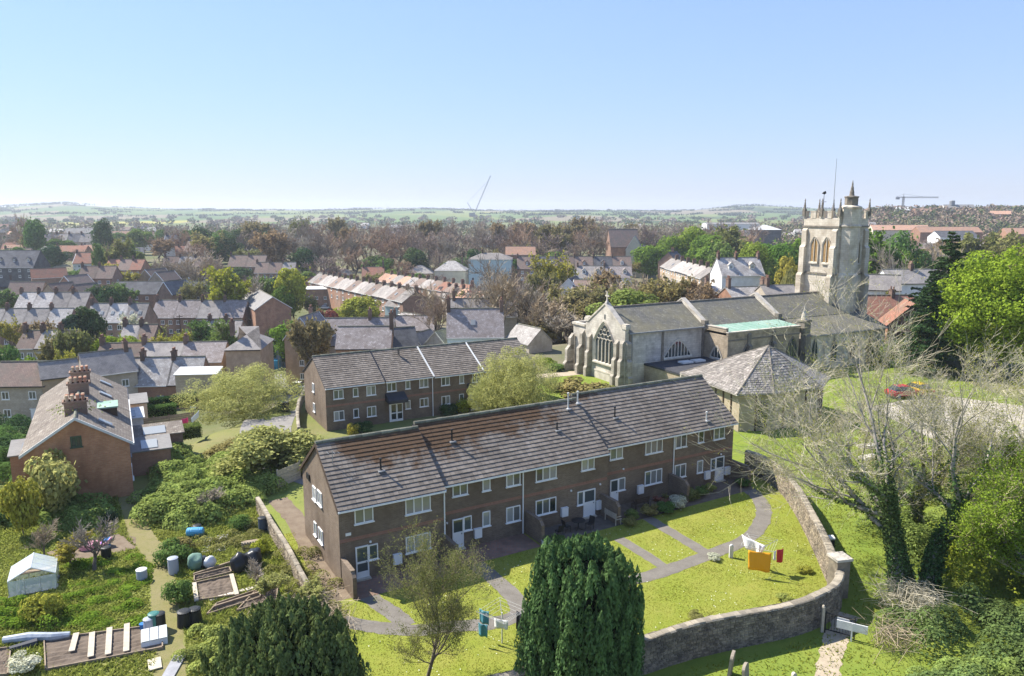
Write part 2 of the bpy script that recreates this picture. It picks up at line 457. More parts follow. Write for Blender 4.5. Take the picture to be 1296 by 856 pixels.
patio_m = brickmat("red paving", (.23, .13, .095), (.28, .165, .12), (.2, .16, .13), bw=.42, rh=.42, ms=.02, dirt=(.17, .12, .09), rnd=0)

def sheet(name, pts, z, m, group=None):
    """a flat sheet on the ground, triangulated finely enough to follow it"""
    from mathutils.geometry import tessellate_polygon
    P = [Vector((p[0], p[1], z)) for p in pts]
    tris = []
    for t in tessellate_polygon([P]):
        u, v, w = (P[i] for i in t)
        tris.append(t if (v - u).cross(w - u).z > 0 else t[::-1])
    me = bpy.data.meshes.new(name); me.from_pydata([tuple(p) for p in P], [], [tuple(t) for t in tris]); me.materials.append(m)
    a = me.attributes.new("tint", 'FLOAT', 'FACE'); a.data.foreach_set("value", [.5] * len(me.polygons))
    uv_planar(me)
    return kind(link(name, me), 'structure')
def strip(name, pts, w, z, m, jag=.0):
    """a path of width w along a smoothed polyline"""
    P = [Vector((p[0], p[1], 0)) for p in pts]
    Q = []
    for i in range(len(P) - 1):
        a, b = P[max(i - 1, 0)], P[min(i + 2, len(P) - 1)]
        for k in range(6):
            t = k / 6
            m0 = (P[i + 1] - a) * .5; m1 = (b - P[i]) * .5
            h00, h10, h01, h11 = 2 * t**3 - 3 * t**2 + 1, t**3 - 2 * t**2 + t, -2 * t**3 + 3 * t**2, t**3 - t**2
            Q.append(P[i] * h00 + m0 * h10 + P[i + 1] * h01 + m1 * h11)
    Q.append(P[-1])
    vs, fs = [], []
    for i, q in enumerate(Q):
        d = (Q[min(i + 1, len(Q) - 1)] - Q[max(i - 1, 0)]).normalized(); n = Vector((-d.y, d.x, 0))
        for s_ in (1, -1):
            c = q + n * s_ * (w / 2 + random.uniform(-jag, jag))
            vs.append((c.x, c.y, z if z is not None and z < 5 else h1(c.x, c.y) + .03))
    for i in range(len(Q) - 1): fs.append((2 * i, 2 * i + 1, 2 * i + 3, 2 * i + 2))
    mb = MB(); mb.add(vs, fs); o = mb.build(name, m)
    for f in o.data.polygons:
        if f.normal.z < 0: o.data.flip_normals(); break
    return kind(o, 'structure')

FA = Vector((-10.39, 42.49, 0)); FR = R_(30)
fe, fn = Vector((math.cos(FR), math.sin(FR), 0)), Vector((-math.sin(FR), math.cos(FR), 0))
def FP(s, t, z=0): 
    q = FA + fe * s + fn * t; return (q.x, q.y, z)
# line of the curved garden wall (its middle), from the building round to the front
WALL = [(20.4, 62.6), (21.4, 60.4), (21.8, 57.4), (21.55, 54.2), (21.0, 50.6), (20.2, 46.2), (19.25, 41.6)]
WALL2 = [(19.0, 40.6), (18.2, 39.2), (16.8, 38.0), (14.9, 37.0), (11.9, 36.0), (8.9, 34.9), (6.2, 33.6), (2.0, 31.7), (-1.7, 30.2), (-5.2, 28.8)]
lawn_poly = [FP(-.5, 1), FP(34.4, 1)] + WALL + WALL2 + [(-9.5, 30.5), FP(-4.2, -6), FP(-3.4, 9), FP(-.5, 9)]
sheet("lawn", lawn_poly, .004, lawn_m)
yard_poly = [(60, 30), (60, 112), (16, 112), (8, 104), (2, 92), (-2, 80), (15, 74), (20.4, 63)] + WALL[1:] + WALL2[:-1] + [(-6, 22), (30, 18)]
sheet("churchyard", yard_poly, .005, yard_m)
# paths in the garden
gp = [G(*q) for q in [(432, 786), (470, 793), (520, 798), (575, 793), (625, 789), (662, 776), (720, 752), (806, 733), (850, 720), (893, 704), (930, 690), (953, 676), (965, 658), (966, 643), (957, 628), (945, 618)]]
strip("garden_path", gp, 1.15, .012, path_m, .06)
strip("garden_path", [G(*q) for q in [(462, 752), (480, 765), (500, 778), (515, 792)]], 1.1, .009, path_m, .05)
strip("garden_path", [G(*q) for q in [(590, 706), (612, 722), (640, 745), (655, 763), (660, 778)]], 1.15, .015, path_m, .05)
strip("garden_path", [G(*q) for q in [(783, 682), (808, 697), (836, 715), (848, 722)]], .85, .0155, path_m, .05)
strip("garden_path", [G(*q) for q in [(806, 648), (828, 661), (860, 680), (893, 700)]], .95, .016, path_m, .05)
strip("side_path", [G(*q) for q in [(352, 632), (370, 652), (384, 676), (397, 704), (420, 735), (432, 760)]], 1.5, .010, dirt_m, .1)
sheet("patio", [FP(.1, -2.3), FP(7.0, -2.3), FP(7.0, .05), FP(.1, .05)], .02, patio_m)
sheet("patio", [FP(7.1, -1.7), FP(13.3, -1.7), FP(13.3, .72), FP(7.1, .72)], .022, patio_m)
sheet("patio", [FP(13.5, -1.6), FP(20.5, -1.6), FP(20.5, .72), FP(13.5, .72)], .021, plain("dark patio slabs", (.14, .12, .10), .95, (.10, .085, .07), 1.3, world_=True))
sheet("flower_bed", [FP(20.7, -1.6), FP(34.2, -1.4), FP(34.2, 1.42), FP(20.7, 1.42)], .023, soil_m)
# the lane past the second building
strip("lane", [(-15.5, 61), (-21.5, 66), (-25.2, 74), (-27.2, 84), (-28.6, 96), (-33, 112), (-42, 132), (-50, 150)], 5.2, 9, road_m, .1)
strip("car_park", [(-36, 118), (-24, 121), (-14, 122)], 9, 9, road_m, .1)
strip("churchyard_path", [(2, 100), (10, 103), (16, 112), (14, 128)], 2.4, 9, sand_m, .1)
sheet("gravel_yard", [(42, 66), (52, 66), (60, 84), (52, 90), (41, 84)], .02, plain("pale gravel", (.42, .38, .31), 1, (.34, .3, .24), 1.2, world_=True))
strip("gate_path", [G(1075, 778), G(1062, 800), G(1052, 824), G(1047, 850), G(1042, 880)], 1.1, .014, sand_m, .12)

# grass blades
def blades(name, poly, n, hmin, hmax, w, m, seed, z=.0, inside=None):
    r = np.random.default_rng(seed)
    px = np.array([p[0] for p in poly]); py = np.array([p[1] for p in poly])
    out = []
    while sum(len(a) for a in out) < n:
        q = np.stack([r.uniform(px.min(), px.max(), n), r.uniform(py.min(), py.max(), n)], 1)
        c = np.zeros(n, bool); j = len(px) - 1
        for i in range(len(px)):
            cond = ((py[i] > q[:, 1]) != (py[j] > q[:, 1])) & (q[:, 0] < (px[j] - px[i]) * (q[:, 1] - py[i]) / (py[j] - py[i] + 1e-12) + px[i])
            c ^= cond; j = i
        if inside is not None: c &= inside(q)
        out.append(q[c])
    q = np.concatenate(out)[:n]
    patch = np.sin(q[:, 0] * .9 + 1.3 * np.sin(q[:, 1] * .7)) * np.sin(q[:, 1] * 1.1) * .5 + .5
    hh = r.uniform(hmin, hmax, n) * (.55 + .75 * patch); a = r.uniform(0, 2 * PI, n); lean = r.uniform(-1.3, 1.3, (n, 2)) * hh[:, None]
    dx = np.stack([np.cos(a), np.sin(a)], 1) * (w * r.uniform(.6, 1.3, n))[:, None] / 2
    z0 = hgt(q[:, 0], q[:, 1]) + z
    V = np.empty((n, 3, 3)); V[:, 0, :2] = q - dx; V[:, 1, :2] = q + dx; V[:, 2, :2] = q + lean
    V[:, 0, 2] = V[:, 1, 2] = z0; V[:, 2, 2] = z0 + hh
    o = link(name, np_mesh(name, V.reshape(-1, 3), np.arange(3 * n).reshape(-1, 3), m, r.uniform(0, 1, n)))
    return kind(o, 'stuff')
def seg_d(q, pts, w):
    """mask of the points further than w from the polyline"""
    ok = np.ones(len(q), bool)
    for a, b in zip(pts[:-1], pts[1:]):
        a = np.array(a[:2]); b = np.array(b[:2]); ab = b - a
        t = np.clip(((q - a) @ ab) / (ab @ ab + 1e-9), 0, 1)
        ok &= np.linalg.norm(q - (a + t[:, None] * ab), axis=1) > w
    return ok
paths_l = [gp, [G(*q) for q in [(590, 706), (612, 722), (640, 745), (655, 763), (660, 778)]], [G(*q) for q in [(783, 682), (808, 697), (836, 715), (848, 722)]], [G(*q) for q in [(806, 648), (828, 661), (860, 680), (893, 700)]], [G(*q) for q in [(462, 752), (480, 765), (500, 778), (515, 792)]], [G(*q) for q in [(352, 632), (370, 652), (384, 676), (397, 704), (420, 735), (432, 760)]]]
def off_paths(q):
    ok = np.ones(len(q), bool)
    for pl in paths_l: ok &= seg_d(q, pl, .52)
    s = (q[:, 0] - FA.x) * fe.x + (q[:, 1] - FA.y) * fe.y; t = (q[:, 0] - FA.x) * fn.x + (q[:, 1] - FA.y) * fn.y
    ok &= ~((s > -.3) & (s < 34.6) & (t > np.where(s < 7, -2.4, -1.75)))
    return ok
lawn_b = leafmat("bright lawn blades", (.26, .30, .045), (.31, .31, .065), tint=.25, trans=.5, rnd=0)
yard_b = leafmat("churchyard blades", (.19, .265, .04), (.235, .285, .05), tint=.3, trans=.5, rnd=0)
blades("lawn_grass", lawn_poly, 60000, .02, .06, .07, lawn_b, 3, inside=off_paths)
blades("churchyard_grass", [(21, 31), (50, 31), (50, 72), (24, 72), (21, 62), (22.6, 57), (22, 50), (20.2, 41), (17, 37), (9, 34), (4, 31.4), (4, 28), (21, 28)], 45000, .05, .16, .09, yard_b, 4)

def daisies(poly_, n, seed):
    r = np.random.default_rng(seed); px = np.array([p[0] for p in poly_]); py = np.array([p[1] for p in poly_])
    q = np.stack([r.uniform(px.min(), px.max(), n * 4), r.uniform(py.min(), py.max(), n * 4)], 1)
    c = np.zeros(len(q), bool); j = len(px) - 1
    for i in range(len(px)):
        c ^= ((py[i] > q[:, 1]) != (py[j] > q[:, 1])) & (q[:, 0] < (px[j] - px[i]) * (q[:, 1] - py[i]) / (py[j] - py[i] + 1e-12) + px[i]); j = i
    c &= off_paths(q) & (np.sin(q[:, 0] * .8 + 2) * np.sin(q[:, 1] * .9) + r.normal(0, .5, len(q)) > .45)
    q = q[c][:n]; m = len(q); s_ = r.uniform(.012, .028, m); V = np.empty((m, 4, 3))
    for k, (a, b) in enumerate(((-1, -1), (1, -1), (1, 1), (-1, 1))): V[:, k, 0] = q[:, 0] + a * s_; V[:, k, 1] = q[:, 1] + b * s_
    V[:, :, 2] = .07
    kind(link("daisies", np_mesh("daisies", V.reshape(-1, 3), np.arange(4 * m).reshape(-1, 4), plain("daisy petals", (.72, .72, .62), .9))), 'stuff')
daisies(lawn_poly, 1100, 2)

# ------------------------------------------------------------------ windows and doors seen from near
WCACHE = {}
def window_frame_mesh(w, h, nl, fw=.065, dp=.07):
    mb = MB()
    mb.box(0, w, -dp, 0, 0, fw).box(0, w, -dp, 0, h - fw, h).box(0, fw, -dp, 0, fw, h - fw).box(w - fw, w, -dp, 0, fw, h - fw)
    for k in range(1, nl): mb.box(w * k / nl - fw * .55, w * k / nl + fw * .55, -dp, 0, fw, h - fw)
    return mb.mesh("window_frame", white_paint)
def near_window(parent, s, t, z, w, h, nl=2, rz=0, g=None, sill=True):
    """window > pane, sill; lies on a wall whose outside is local -y"""
    key = (round(w, 2), round(h, 2), nl)
    if key not in WCACHE:
        pm = MB().box(0, (w - .065 * (nl + 1)) / nl, 0, .02, 0, h - .13).mesh("pane", glass)
        sm = MB().box(-.06, w + .06, -.13, -.001, -.055, 0).mesh("sill", white_paint)
        WCACHE[key] = (window_frame_mesh(w, h, nl), pm, sm)
    fm, pm, sm = WCACHE[key]
    f = link("window", fm, parent, (s, t - .003, z), rz)
    for k in range(nl):
        o = link("pane", pm, f, (.065 + k * (w - .065) / nl, -.035, .065))
        if random.random() < .3 or g == 'net': o.material_slots[0].link = 'OBJECT'; o.material_slots[0].material = glass_net
    if sill: link("sill", sm, f)
    return f
def near_door(parent, s, t, z, w, h, glazed=.45, rz=0):
    mb = MB(); fw = .08
    mb.box(0, w, -.08, 0, h - fw, h).box(0, fw, -.08, 0, 0, h - fw).box(w - fw, w, -.08, 0, 0, h - fw).box(fw, w - fw, -.06, 0, 0, h * (1 - glazed))
    mb.box(fw, w - fw, -.065, 0, h * (1 - glazed), h * (1 - glazed) + .09)
    d = mb.build("door", white_paint, parent, (s, t - .004, z), rz)
    MB().box(fw, w - fw, -.035, -.01, h * (1 - glazed) + .09, h - fw).build("pane", glass, d)
    if glazed > .6: MB().box(fw, w - fw, -.07, -.03, h * .46, h * .52).build("rail", white_paint, d)
    MB().box(w - fw - .11, w - fw - .07, -.13, -.06, h * .46, h * .50).build("handle", grey_metal, d)
    MB().box(-.05, w + .05, -.30, 0, -.10, -.002).build("step", stone_dress, d)
    return d
def near_box(parent, s, t, z, w, h):
    return MB().box(0, w, -.22, 0, 0, h).box(-.015, w + .015, -.24, 0, h, h + .03).build("meter_cabinet", white_paint, parent, (s, t - .004, z))

def tile_field(name, s0, s1, n_s, y0, z0, y1, z1, tile_h, parent, mat, moss=None, seed=0, lift=.05, side=1):
    """overlapping roof tiles from the eave (y0,z0) up to the ridge (y1,z1); every tile has its own top and front edge"""
    r = np.random.default_rng(seed)
    ln = math.hypot(y1 - y0, z1 - z0); nr = max(2, round(ln / tile_h))
    u = np.array([(y1 - y0) / ln, (z1 - z0) / ln]); nrm = np.array([-u[1], u[0]]) * (1 if u[0] > 0 else -1)
    if nrm[1] < 0: nrm = -nrm
    w = (s1 - s0) / n_s
    R, C = np.meshgrid(np.arange(nr), np.arange(n_s), indexing='ij')
    R = R.ravel(); C = C.ravel(); n = len(R)
    a = R * ln / nr; b = np.minimum(a + ln / nr * 1.12, ln)
    xs = s0 + C * w + (R % 2) * 0 + r.uniform(-.006, .006, n)
    lo = lift + .012 + r.uniform(-.006, .008, n); hi = .012 + np.zeros(n)
    gap = .003
    def pt(x, q, hgt_): 
        return np.stack([x, y0 + u[0] * q + nrm[0] * hgt_, z0 + u[1] * q + nrm[1] * hgt_], 1)
    x0, x1, xm = xs + gap, xs + w - gap, xs + w * .5
    V = np.stack([pt(x0, a, lo), pt(xm, a, lo - .002), pt(x1, a, lo), pt(x1, b, hi), pt(xm, b, hi - .002), pt(x0, b, hi), pt(x0, a, lo * 0), pt(x1, a, lo * 0)], 1)
    base = np.arange(n)[:, None] * 8
    F = np.concatenate([base + np.array([[0, 1, 4, 5]]), base + np.array([[1, 2, 3, 4]]), base + np.array([[6, 7, 2, 0]])], 0)
    tint = np.tile(r.uniform(0, 1, n), 3)
    o = link(name, np_mesh(name, V.reshape(-1, 3), F, mat, tint), parent)
    if moss:
        mv = moss(xs + w / 2, a / ln)
        at = o.data.attributes.new("moss", 'FLOAT', 'FACE'); at.data.foreach_set("value", np.tile(mv, 3).astype(np.float32))
    o['kind'] = 'stuff'
    return o
def ridge_row(parent, s0, s1, y, z, step=.45, r=.13, m=None, seed=1, pale=0):
    rr = random.Random(seed); k = int((s1 - s0) / step); st = (s1 - s0) / k
    mes = [MB().tube([(0.006, 0, 0), (st - .006, 0, .0)], [r * 1.06, r], 8, tint=t_).mesh("ridge_tile", m or ridge_m) for t_ in (.2, .5, .8)]
    for i in range(k):
        link("ridge_tile", mes[rr.randrange(3)], parent, (s0 + i * st, y + rr.uniform(-.01, .01), z + rr.uniform(-.012, .012)))

# ------------------------------------------------------------------ the long brick block in front
F0 = thing("apartment_block", "long dark brown brick block of flats with mossy tiled roof, facing the lawn", "building", tuple(FA), FR)
BL = [(0.0, 7.0, 0.0, 5.0, 7.8), (7.0, 20.6, .7, 5.0, 7.9), (20.6, 34.3, 1.4, 5.12, 8.06)]
DEP = 8.2
for bi, (s0, s1, t0, ev, rg) in enumerate(BL):
    mid = t0 + DEP / 2; sl = (rg - ev) / (DEP / 2)
    pts = [(s0, t0, -2), (s0, t0, ev - .02), (s0, mid, rg - .06), (s0, t0 + DEP, ev - .02), (s0, t0 + DEP, -2)]
    MB().prism(pts, (s1 - s0 - .002, 0, 0)).build("wall", brick_dark, F0)
    oh = .30; ye, ze = t0 - oh, ev - oh * sl
    x0, x1 = s0 - (.12 if bi == 0 else 0.06), s1 + (.12 if bi == 2 else -.07)
    rf = MB().prism([(x0, ye, ze), (x0, mid, rg), (x0, 2 * mid - ye, ze), (x0, 2 * mid - ye, ze - .1), (x0, mid, rg - .1), (x0, ye, ze - .1)], (x1 - x0, 0, 0)).build("roof", felt_m, F0)
    if bi == 0: mf = lambda s, q: (np.clip(q * 1.6 - .35, 0, 1) * (.2 + .8 * sstep(.3, 2.2, s))) * 1.0
    elif bi == 1: mf = lambda s, q: np.clip(q * 1.5 - .45, 0, 1) * (1 - .7 * sstep(15.5, 19.5, s)) + .6 * np.exp(-((s - 8.5) / 1.5) ** 2) * q
    else: mf = lambda s, q: np.clip(q * 1.4 - .75, 0, 1) * (.9 - .7 * sstep(21, 25, s))
    tile_field("roof_tiles", x0, x1, round((x1 - x0) / .31), ye - .03, ze + .01, mid, rg + .0, .335, rf, tile_m, mf, seed=11 + bi)
    tile_field("roof_tiles", x0, x1, round((x1 - x0) / .31), 2 * mid - ye + .03, ze + .01, mid, rg + .0, .335, rf, tile_m, lambda s, q: np.clip(q * 1.2 - .5, 0, 1), seed=21 + bi)
    ridge_row(rf, x0, x1, mid, rg + .03, .42, .14, seed=bi)
    MB().box(x0, x1, ye - .10, ye + .02, ze - .13, ze - .02).build("gutter", white_paint, F0)
    MB().box(s0 + .01, s1 - .01, t0 - .006, t0 + .05, 2.62, 2.84).build("brick_band", brick_band, F0)
    if bi == 0:
        for yy0, yy1 in ((ye, mid), (2 * mid - ye, mid)):
            MB().prism([(x0 - .03, yy0, ze - .2), (x0 - .03, yy0, ze + .03), (x0 - .03, yy1, rg + .03), (x0 - .03, yy1, rg - .2)], (.05, 0, 0)).build("bargeboard", wood_dark, F0)
# windows: (s, z, width, height, lights)
t1, t2, t3 = 0, .7, 1.4
for s, t, z, w, h, nl in [
        (.97, t1, 3.65, 1.18, 1.0, 2), (4.25, t1, 3.55, 1.72, 1.08, 3), (4.22, t1, .98, 1.72, 1.1, 3), (1.78, t1, 1.13, .6, 1.0, 1),
        (7.85, t2, 3.8, 1.12, .98, 2), (10.08, t2, 3.75, .6, 1.0, 1), (11.92, t2, 3.7, 1.12, 1.06, 2), (14.31, t2, 3.62, 1.72, 1.08, 3), (18.2, t2, 3.72, 1.15, .98, 2),
        (8.64, t2, 1.24, .6, 1.0, 1), (10.06, t2, 1.22, .6, 1.06, 1), (11.92, t2, 1.08, 1.12, 1.12, 2), (14.31, t2, 1.1, 1.72, 1.12, 3), (17.9, t2, 1.14, .54, 1.04, 1),
        (21.32, t3, 3.8, 1.2, 1.02, 2), (24.76, t3, 3.66, 1.72, 1.12, 3), (27.84, t3, 3.66, 1.18, 1.08, 2), (30.28, t3, 3.72, .62, 1.0, 1), (32.0, t3, 3.7, 1.22, 1.02, 2),
        (22.19, t3, 1.2, .64, 1.0, 1), (24.79, t3, 1.12, 1.74, 1.14, 3), (27.88, t3, 1.14, 1.18, 1.1, 2), (30.3, t3, 1.14, .62, 1.05, 1), (31.82, t3, 1.1, .54, 1.0, 1)]:
    near_window(F0, s, t, z, w, h, nl, g='net' if random.random() < .35 else None)
for s, t, w, z, gl in [(.95, t1, .82, .12, .85), (7.8, t2, .83, .16, .5), (18.44, t2, 1.04, .14, .5), (21.4, t3, .78, .14, .5), (32.36, t3, .96, .1, .5)]:
    near_door(F0, s, t, z, w, 2.05, gl)
for s, t, z in [(3.35, t1, .48), (9.4, t2, .57), (16.45, t2, .6), (19.55, t2, .5), (24.05, t3, .6), (31.13, t3, .48), (33.42, t3, .46)]:
    near_box(F0, s, t, z, .54, .64)
for yy, z, w in [(5.53, 3.62, .75), (4.4, 3.72, .95), (5.61, 1.08, .55), (4.55, 1.1, .95)]:
    near_window(F0, -.004, yy, z, w, .92, 2 if w > .8 else 1, rz=-PI / 2)
for s, t in ((6.93, t1), (13.26, t2), (27.7, t3)):
    MB().tube([(s, t - .06, .05), (s, t - .06, 4.62), (s, t - .32, 4.8)], .05, 8).build("downpipe", white_paint, F0)
for s, t in ((.04, t1), (6.75, t1), (13.45, t2), (19.95, t2), (27.25, t3), (34.02, t3)):
    MB().prism([(s, t - 2.2, -.3), (s, t - 2.2, 1.35), (s, t - 1.9, 1.62), (s, t - .02, 1.62), (s, t - .02, -.3)], (.24, 0, 0)).build("screen_wall", brick_dark, F0)
    MB().box(s - .02, s + .26, t - 1.9, t - .03, 1.622, 1.68).build("wall_coping", brick_dark, F0)
for s, t, z in [(1.9, t1, 2.35), (7.4, t2, 2.1), (17.3, t2, 2.42), (19.9, t2, 2.42), (22.6, t3, 2.9), (32.9, t3, 2.35)]:
    MB().lathe([(0, -.07), (.07, -.05), (.07, .05), (0, .08)], 8).build("wall_lamp", white_paint, F0, (s, t - .09, z))
MB().box(0, .34, -.03, 0, 0, .18).build("wall_sign", white_paint, F0, (.38, -.004, 3.02))
def roof_pt(u, v, bi):
    s0, s1, t0, ev, rg = BL[bi]; d = ray(u, v); sl = (rg - ev) / (DEP / 2)
    o = Vector((0, 0, CAMZ)) - FA; ds = d[0] * fe.x + d[1] * fe.y; dt = d[0] * fn.x + d[1] * fn.y; dz = d[2]
    os_, ot = o.dot(fe), o.dot(fn)
    k = (CAMZ - ev - (ot - t0) * sl) / (dt * sl - dz)
    return (os_ + ds * k, ot + dt * k, CAMZ + dz * k)
for u, v, bi, h, m in [(482, 596, 0, .75, black_paint), (572, 559, 1, .8, black_paint), (705, 545, 1, .5, black_paint), (719, 518, 1, 1.2, offwhite), (731, 511, 1, .9, offwhite), (778, 529, 2, .8, black_paint), (894, 533, 2, .7, offwhite)]:
    q = roof_pt(u, v, bi)
    vp = MB().lathe([(.14, -.1), (.14, .07), (.06, .1), (.055, h), (.09, h), (.09, h + .09), (0, h + .12)], 10).build("vent_pipe", m, F0, q)
    MB().box(-.22, .22, -.26, .2, -.03, .05).build("flashing", lead_m, vp)
q = roof_pt(421, 588, 0)
MB().tube([(0, 0, 0), (0, -.05, .9)], .02, 6).tube([(-.55, -.05, .85), (.55, -.05, .7)], .012, 5).tube([(-.3, -.3, .82), (-.3, .2, .82)], .01, 5).tube([(.1, -.3, .77), (.1, .2, .77)], .01, 5).tube([(.4, -.25, .72), (.4, .15, .72)], .01, 5).build("aerial", grey_metal, F0, q)
MB().box(-.09, 0, 6.2, 6.9, 4.6, 5.0).build("satellite_bracket", black_paint, F0)

# ------------------------------------------------------------------ the second block behind
B2 = thing("apartment_block", "shorter brown brick block of flats in four bays behind, with pale verges", "building", (-19.0, 74.4, 0), R_(29))
D2, E2, G2 = 8.9, 4.72, 7.05
xs = [0, 6.3, 11.9, 18.0, 25.0]
for k in range(4):
    s0, s1 = xs[k], xs[k + 1]; t0 = [0, .18, .1, .1][k]; ev = E2 - .06 * k; rg = G2 - .04 * k
    mid = t0 + D2 / 2; sl = (rg - ev) / (D2 / 2); ye, ze = t0 - .3, ev - .3 * sl
    MB().prism([(s0, t0, -3.5), (s0, t0, ev - .02), (s0, mid, rg - .06), (s0, t0 + D2, ev - .02), (s0, t0 + D2, -3.5)], (s1 - s0 - .002, 0, 0)).build("wall", brick_dark, B2)
    x0, x1 = s0 - (.1 if k == 0 else -.08), s1 - .08
    rf = MB().prism([(x0, ye, ze), (x0, mid, rg), (x0, 2 * mid - ye, ze), (x0, 2 * mid - ye, ze - .1), (x0, mid, rg - .1), (x0, ye, ze - .1)], (x1 - x0, 0, 0)).build("roof", felt_m, B2)
    tile_field("roof_tiles", x0, x1, round((x1 - x0) / .31), ye - .03, ze + .01, mid, rg, .34, rf, tile_m, lambda s, q: np.clip(q - .75, 0, 1) * .8, seed=31 + k)
    tile_field("roof_tiles", x0, x1, round((x1 - x0) / .62), 2 * mid - ye + .03, ze + .01, mid, rg, .68, rf, tile_m, lambda s, q: q * 0, seed=41 + k)
    ridge_row(rf, x0, x1, mid, rg + .03, .45, .13, seed=9 + k)
    MB().box(x0, x1, ye - .10, ye + .02, ze - .13, ze - .02).build("gutter", white_paint, B2)
    MB().box(s0 + .01, s1 - .01, t0 - .006, t0 + .05, 2.5, 2.72).build("brick_band", brick_band, B2)
    if k:
        m = black_paint if k == 1 else offwhite
        for ya, yb in ((ye - .04, mid), (2 * mid - ye + .04, mid)):
            MB().prism([(s0 - .09, ya, ze), (s0 - .09, ya, ze + .12), (s0 - .09, yb, rg + .13), (s0 - .09, yb, rg)], (.18, 0, 0)).build("verge", m, B2)
        MB().tube([(s0 - .1, t0 - .07, -.3), (s0 - .1, t0 - .07, 4.4)], .05, 8).build("downpipe", white_paint, B2)
for s, k, z, w, h, nl in [(.8, 0, 3.28, 1.04, .95, 2), (2.85, 0, 3.3, .55, .92, 1), (4.3, 0, 3.25, 1.0, 1.0, 2), (6.6, 1, 3.35, 1.05, .95, 2), (8.7, 1, 3.4, .53, .92, 1), (10.3, 1, 3.35, 1.02, .98, 2), (12.85, 2, 3.3, 1.0, .95, 2), (15.05, 2, 3.3, .56, .94, 1), (16.65, 2, 3.25, 1.06, 1.0, 2),
                          (.76, 0, 1.0, 1.08, 1.0, 2), (2.82, 0, 1.05, .57, .95, 1), (4.28, 0, .95, 1.0, 1.08, 2), (8.65, 1, 1.18, .56, .95, 1), (10.3, 1, 1.2, 1.0, .95, 2), (12.85, 2, 1.15, 1.02, .95, 2), (15.0, 2, 1.3, .56, .8, 1), (18.6, 3, 3.25, 1.0, .95, 2), (21.0, 3, 3.25, 1.0, .95, 2), (18.8, 3, 1.1, 1.0, 1.0, 2), (21.0, 3, 1.1, 1.0, 1.0, 2)]:
    near_window(B2, s, [0, .18, .1, .1][k], z, w, h, nl)
for yy, z, w in [(5.1, 3.15, .7), (5.1, .95, .7)]: near_window(B2, -.004, yy, z, w, .95, 1, rz=-PI / 2)
for s, t in ((6.4, .18), (16.0, .1)):
    MB().prism([(s, t - 1.2, 2.25), (s, t, 2.35), (s, t, 3.2), (s, t - 1.2, 2.6)], (2.15, 0, 0)).build("porch_canopy", felt_m, B2)
    near_door(B2, s + .55, t, -.05, .68, 2.0, .9); near_door(B2, s + 1.24, t, -.05, .68, 2.0, .9)
    MB().box(s + .4, s + .54, t - .1, t, -.1, 2.2).box(s + .4, s + 2.1, t - .1, t, 2.05, 2.2).build("door_surround", white_paint, B2)
MB().box(0, .02, -.3, .3, 0, .7).build("vent_cowl", black_paint, B2, (9.2, 3.4, 6.6))

# ------------------------------------------------------------------ the church
def arch(w, z0, zs, za, n=9, sharp=.78):
    L_ = [(-w / 2, z0), (-w / 2, zs)]
    for i in range(1, n):
        u = i / n
        L_.append((-w / 2 * (1 - u), zs + (za - zs) * math.sin(u * PI / 2 * sharp) / math.sin(PI / 2 * sharp)))
    return L_ + [(0, za)] + [(-a, b) for a, b in reversed(L_[:])]
def arch_window(parent, loc, rz, w, z0, zs, za, lights=3, ring=.28, proud=.16, stone=None, pane=None, tracery=0, sharp=.78, mul=.10, slope=.35):
    """window: stone surround > glazing, mullion, tracery, sill; outside is local -y"""
    stone = stone or stone_dress; pane = pane or glass
    ins = arch(w, z0, zs, za, sharp=sharp); outs = arch(w + 2 * ring, z0, zs, za + ring * 1.25, sharp=sharp)
    mb = MB(); n = len(ins)
    vs = [(x, -proud * slope, z) for x, z in ins] + [(x, -proud, z) for x, z in outs] + [(x, .01, z) for x, z in outs]
    fs = [(i, i + 1, n + i + 1, n + i) for i in range(n - 1)] + [(n + i, n + i + 1, 2 * n + i + 1, 2 * n + i) for i in range(n - 1)]
    mb.add(vs, fs)
    f = mb.build("window", stone, parent, loc, rz)
    MB().prism([(x, -.03, z) for x, z in ins][::-1], (0, .02, 0)).build("glazing", pane, f)
    def top(x):
        u = 1 - abs(x) / (w / 2)
        return zs + (za - zs) * math.sin(max(u, 0) * PI / 2 * sharp) / math.sin(PI / 2 * sharp)
    for k in range(1, lights):
        x = -w / 2 + w * k / lights
        zt = top(x) if not tracery else min(top(x), zs + .15)
        MB().box(x - mul / 2, x + mul / 2, -proud * .75, -.031, z0, zt).build("mullion", stone, f)
    if tracery:
        lw = w / lights
        for k in range(lights):
            x = -w / 2 + lw * (k + .5)
            pts = [(x + lw / 2 * math.cos(q), -.075, zs - .1 + lw * .75 * math.sin(q)) for q in np.linspace(0, PI, 9)]
            MB().tube(pts, .05, 5).build("tracery", stone, f)
        rows = [(lights - 1, zs + lw * .95, lw * .42), (lights - 2, zs + lw * 1.75, lw * .46), (1, zs + lw * 2.7, lw * .5)]
        for cnt, zc, r in rows:
            for k in range(max(cnt, 1)):
                x = (k - (cnt - 1) / 2) * lw * 1.02
                if zc + r > top(x) + .1: zc2 = top(x) - r - .02
                else: zc2 = zc
                pts = [(x + r * math.cos(q), -.075, zc2 + r * math.sin(q)) for q in np.linspace(0, 2 * PI, 13)]
                MB().tube(pts, .05, 5, cap=False).build("tracery", stone, f)
    MB().prism([(-w / 2 - ring, -proud - .04, z0 - .02), (w / 2 + ring, -proud - .04, z0 - .02), (w / 2 + ring, .01, z0 + .12), (-w / 2 - ring, .01, z0 + .12)][::-1], (0, 0, -.2)).build("sill", stone, f)
    return f
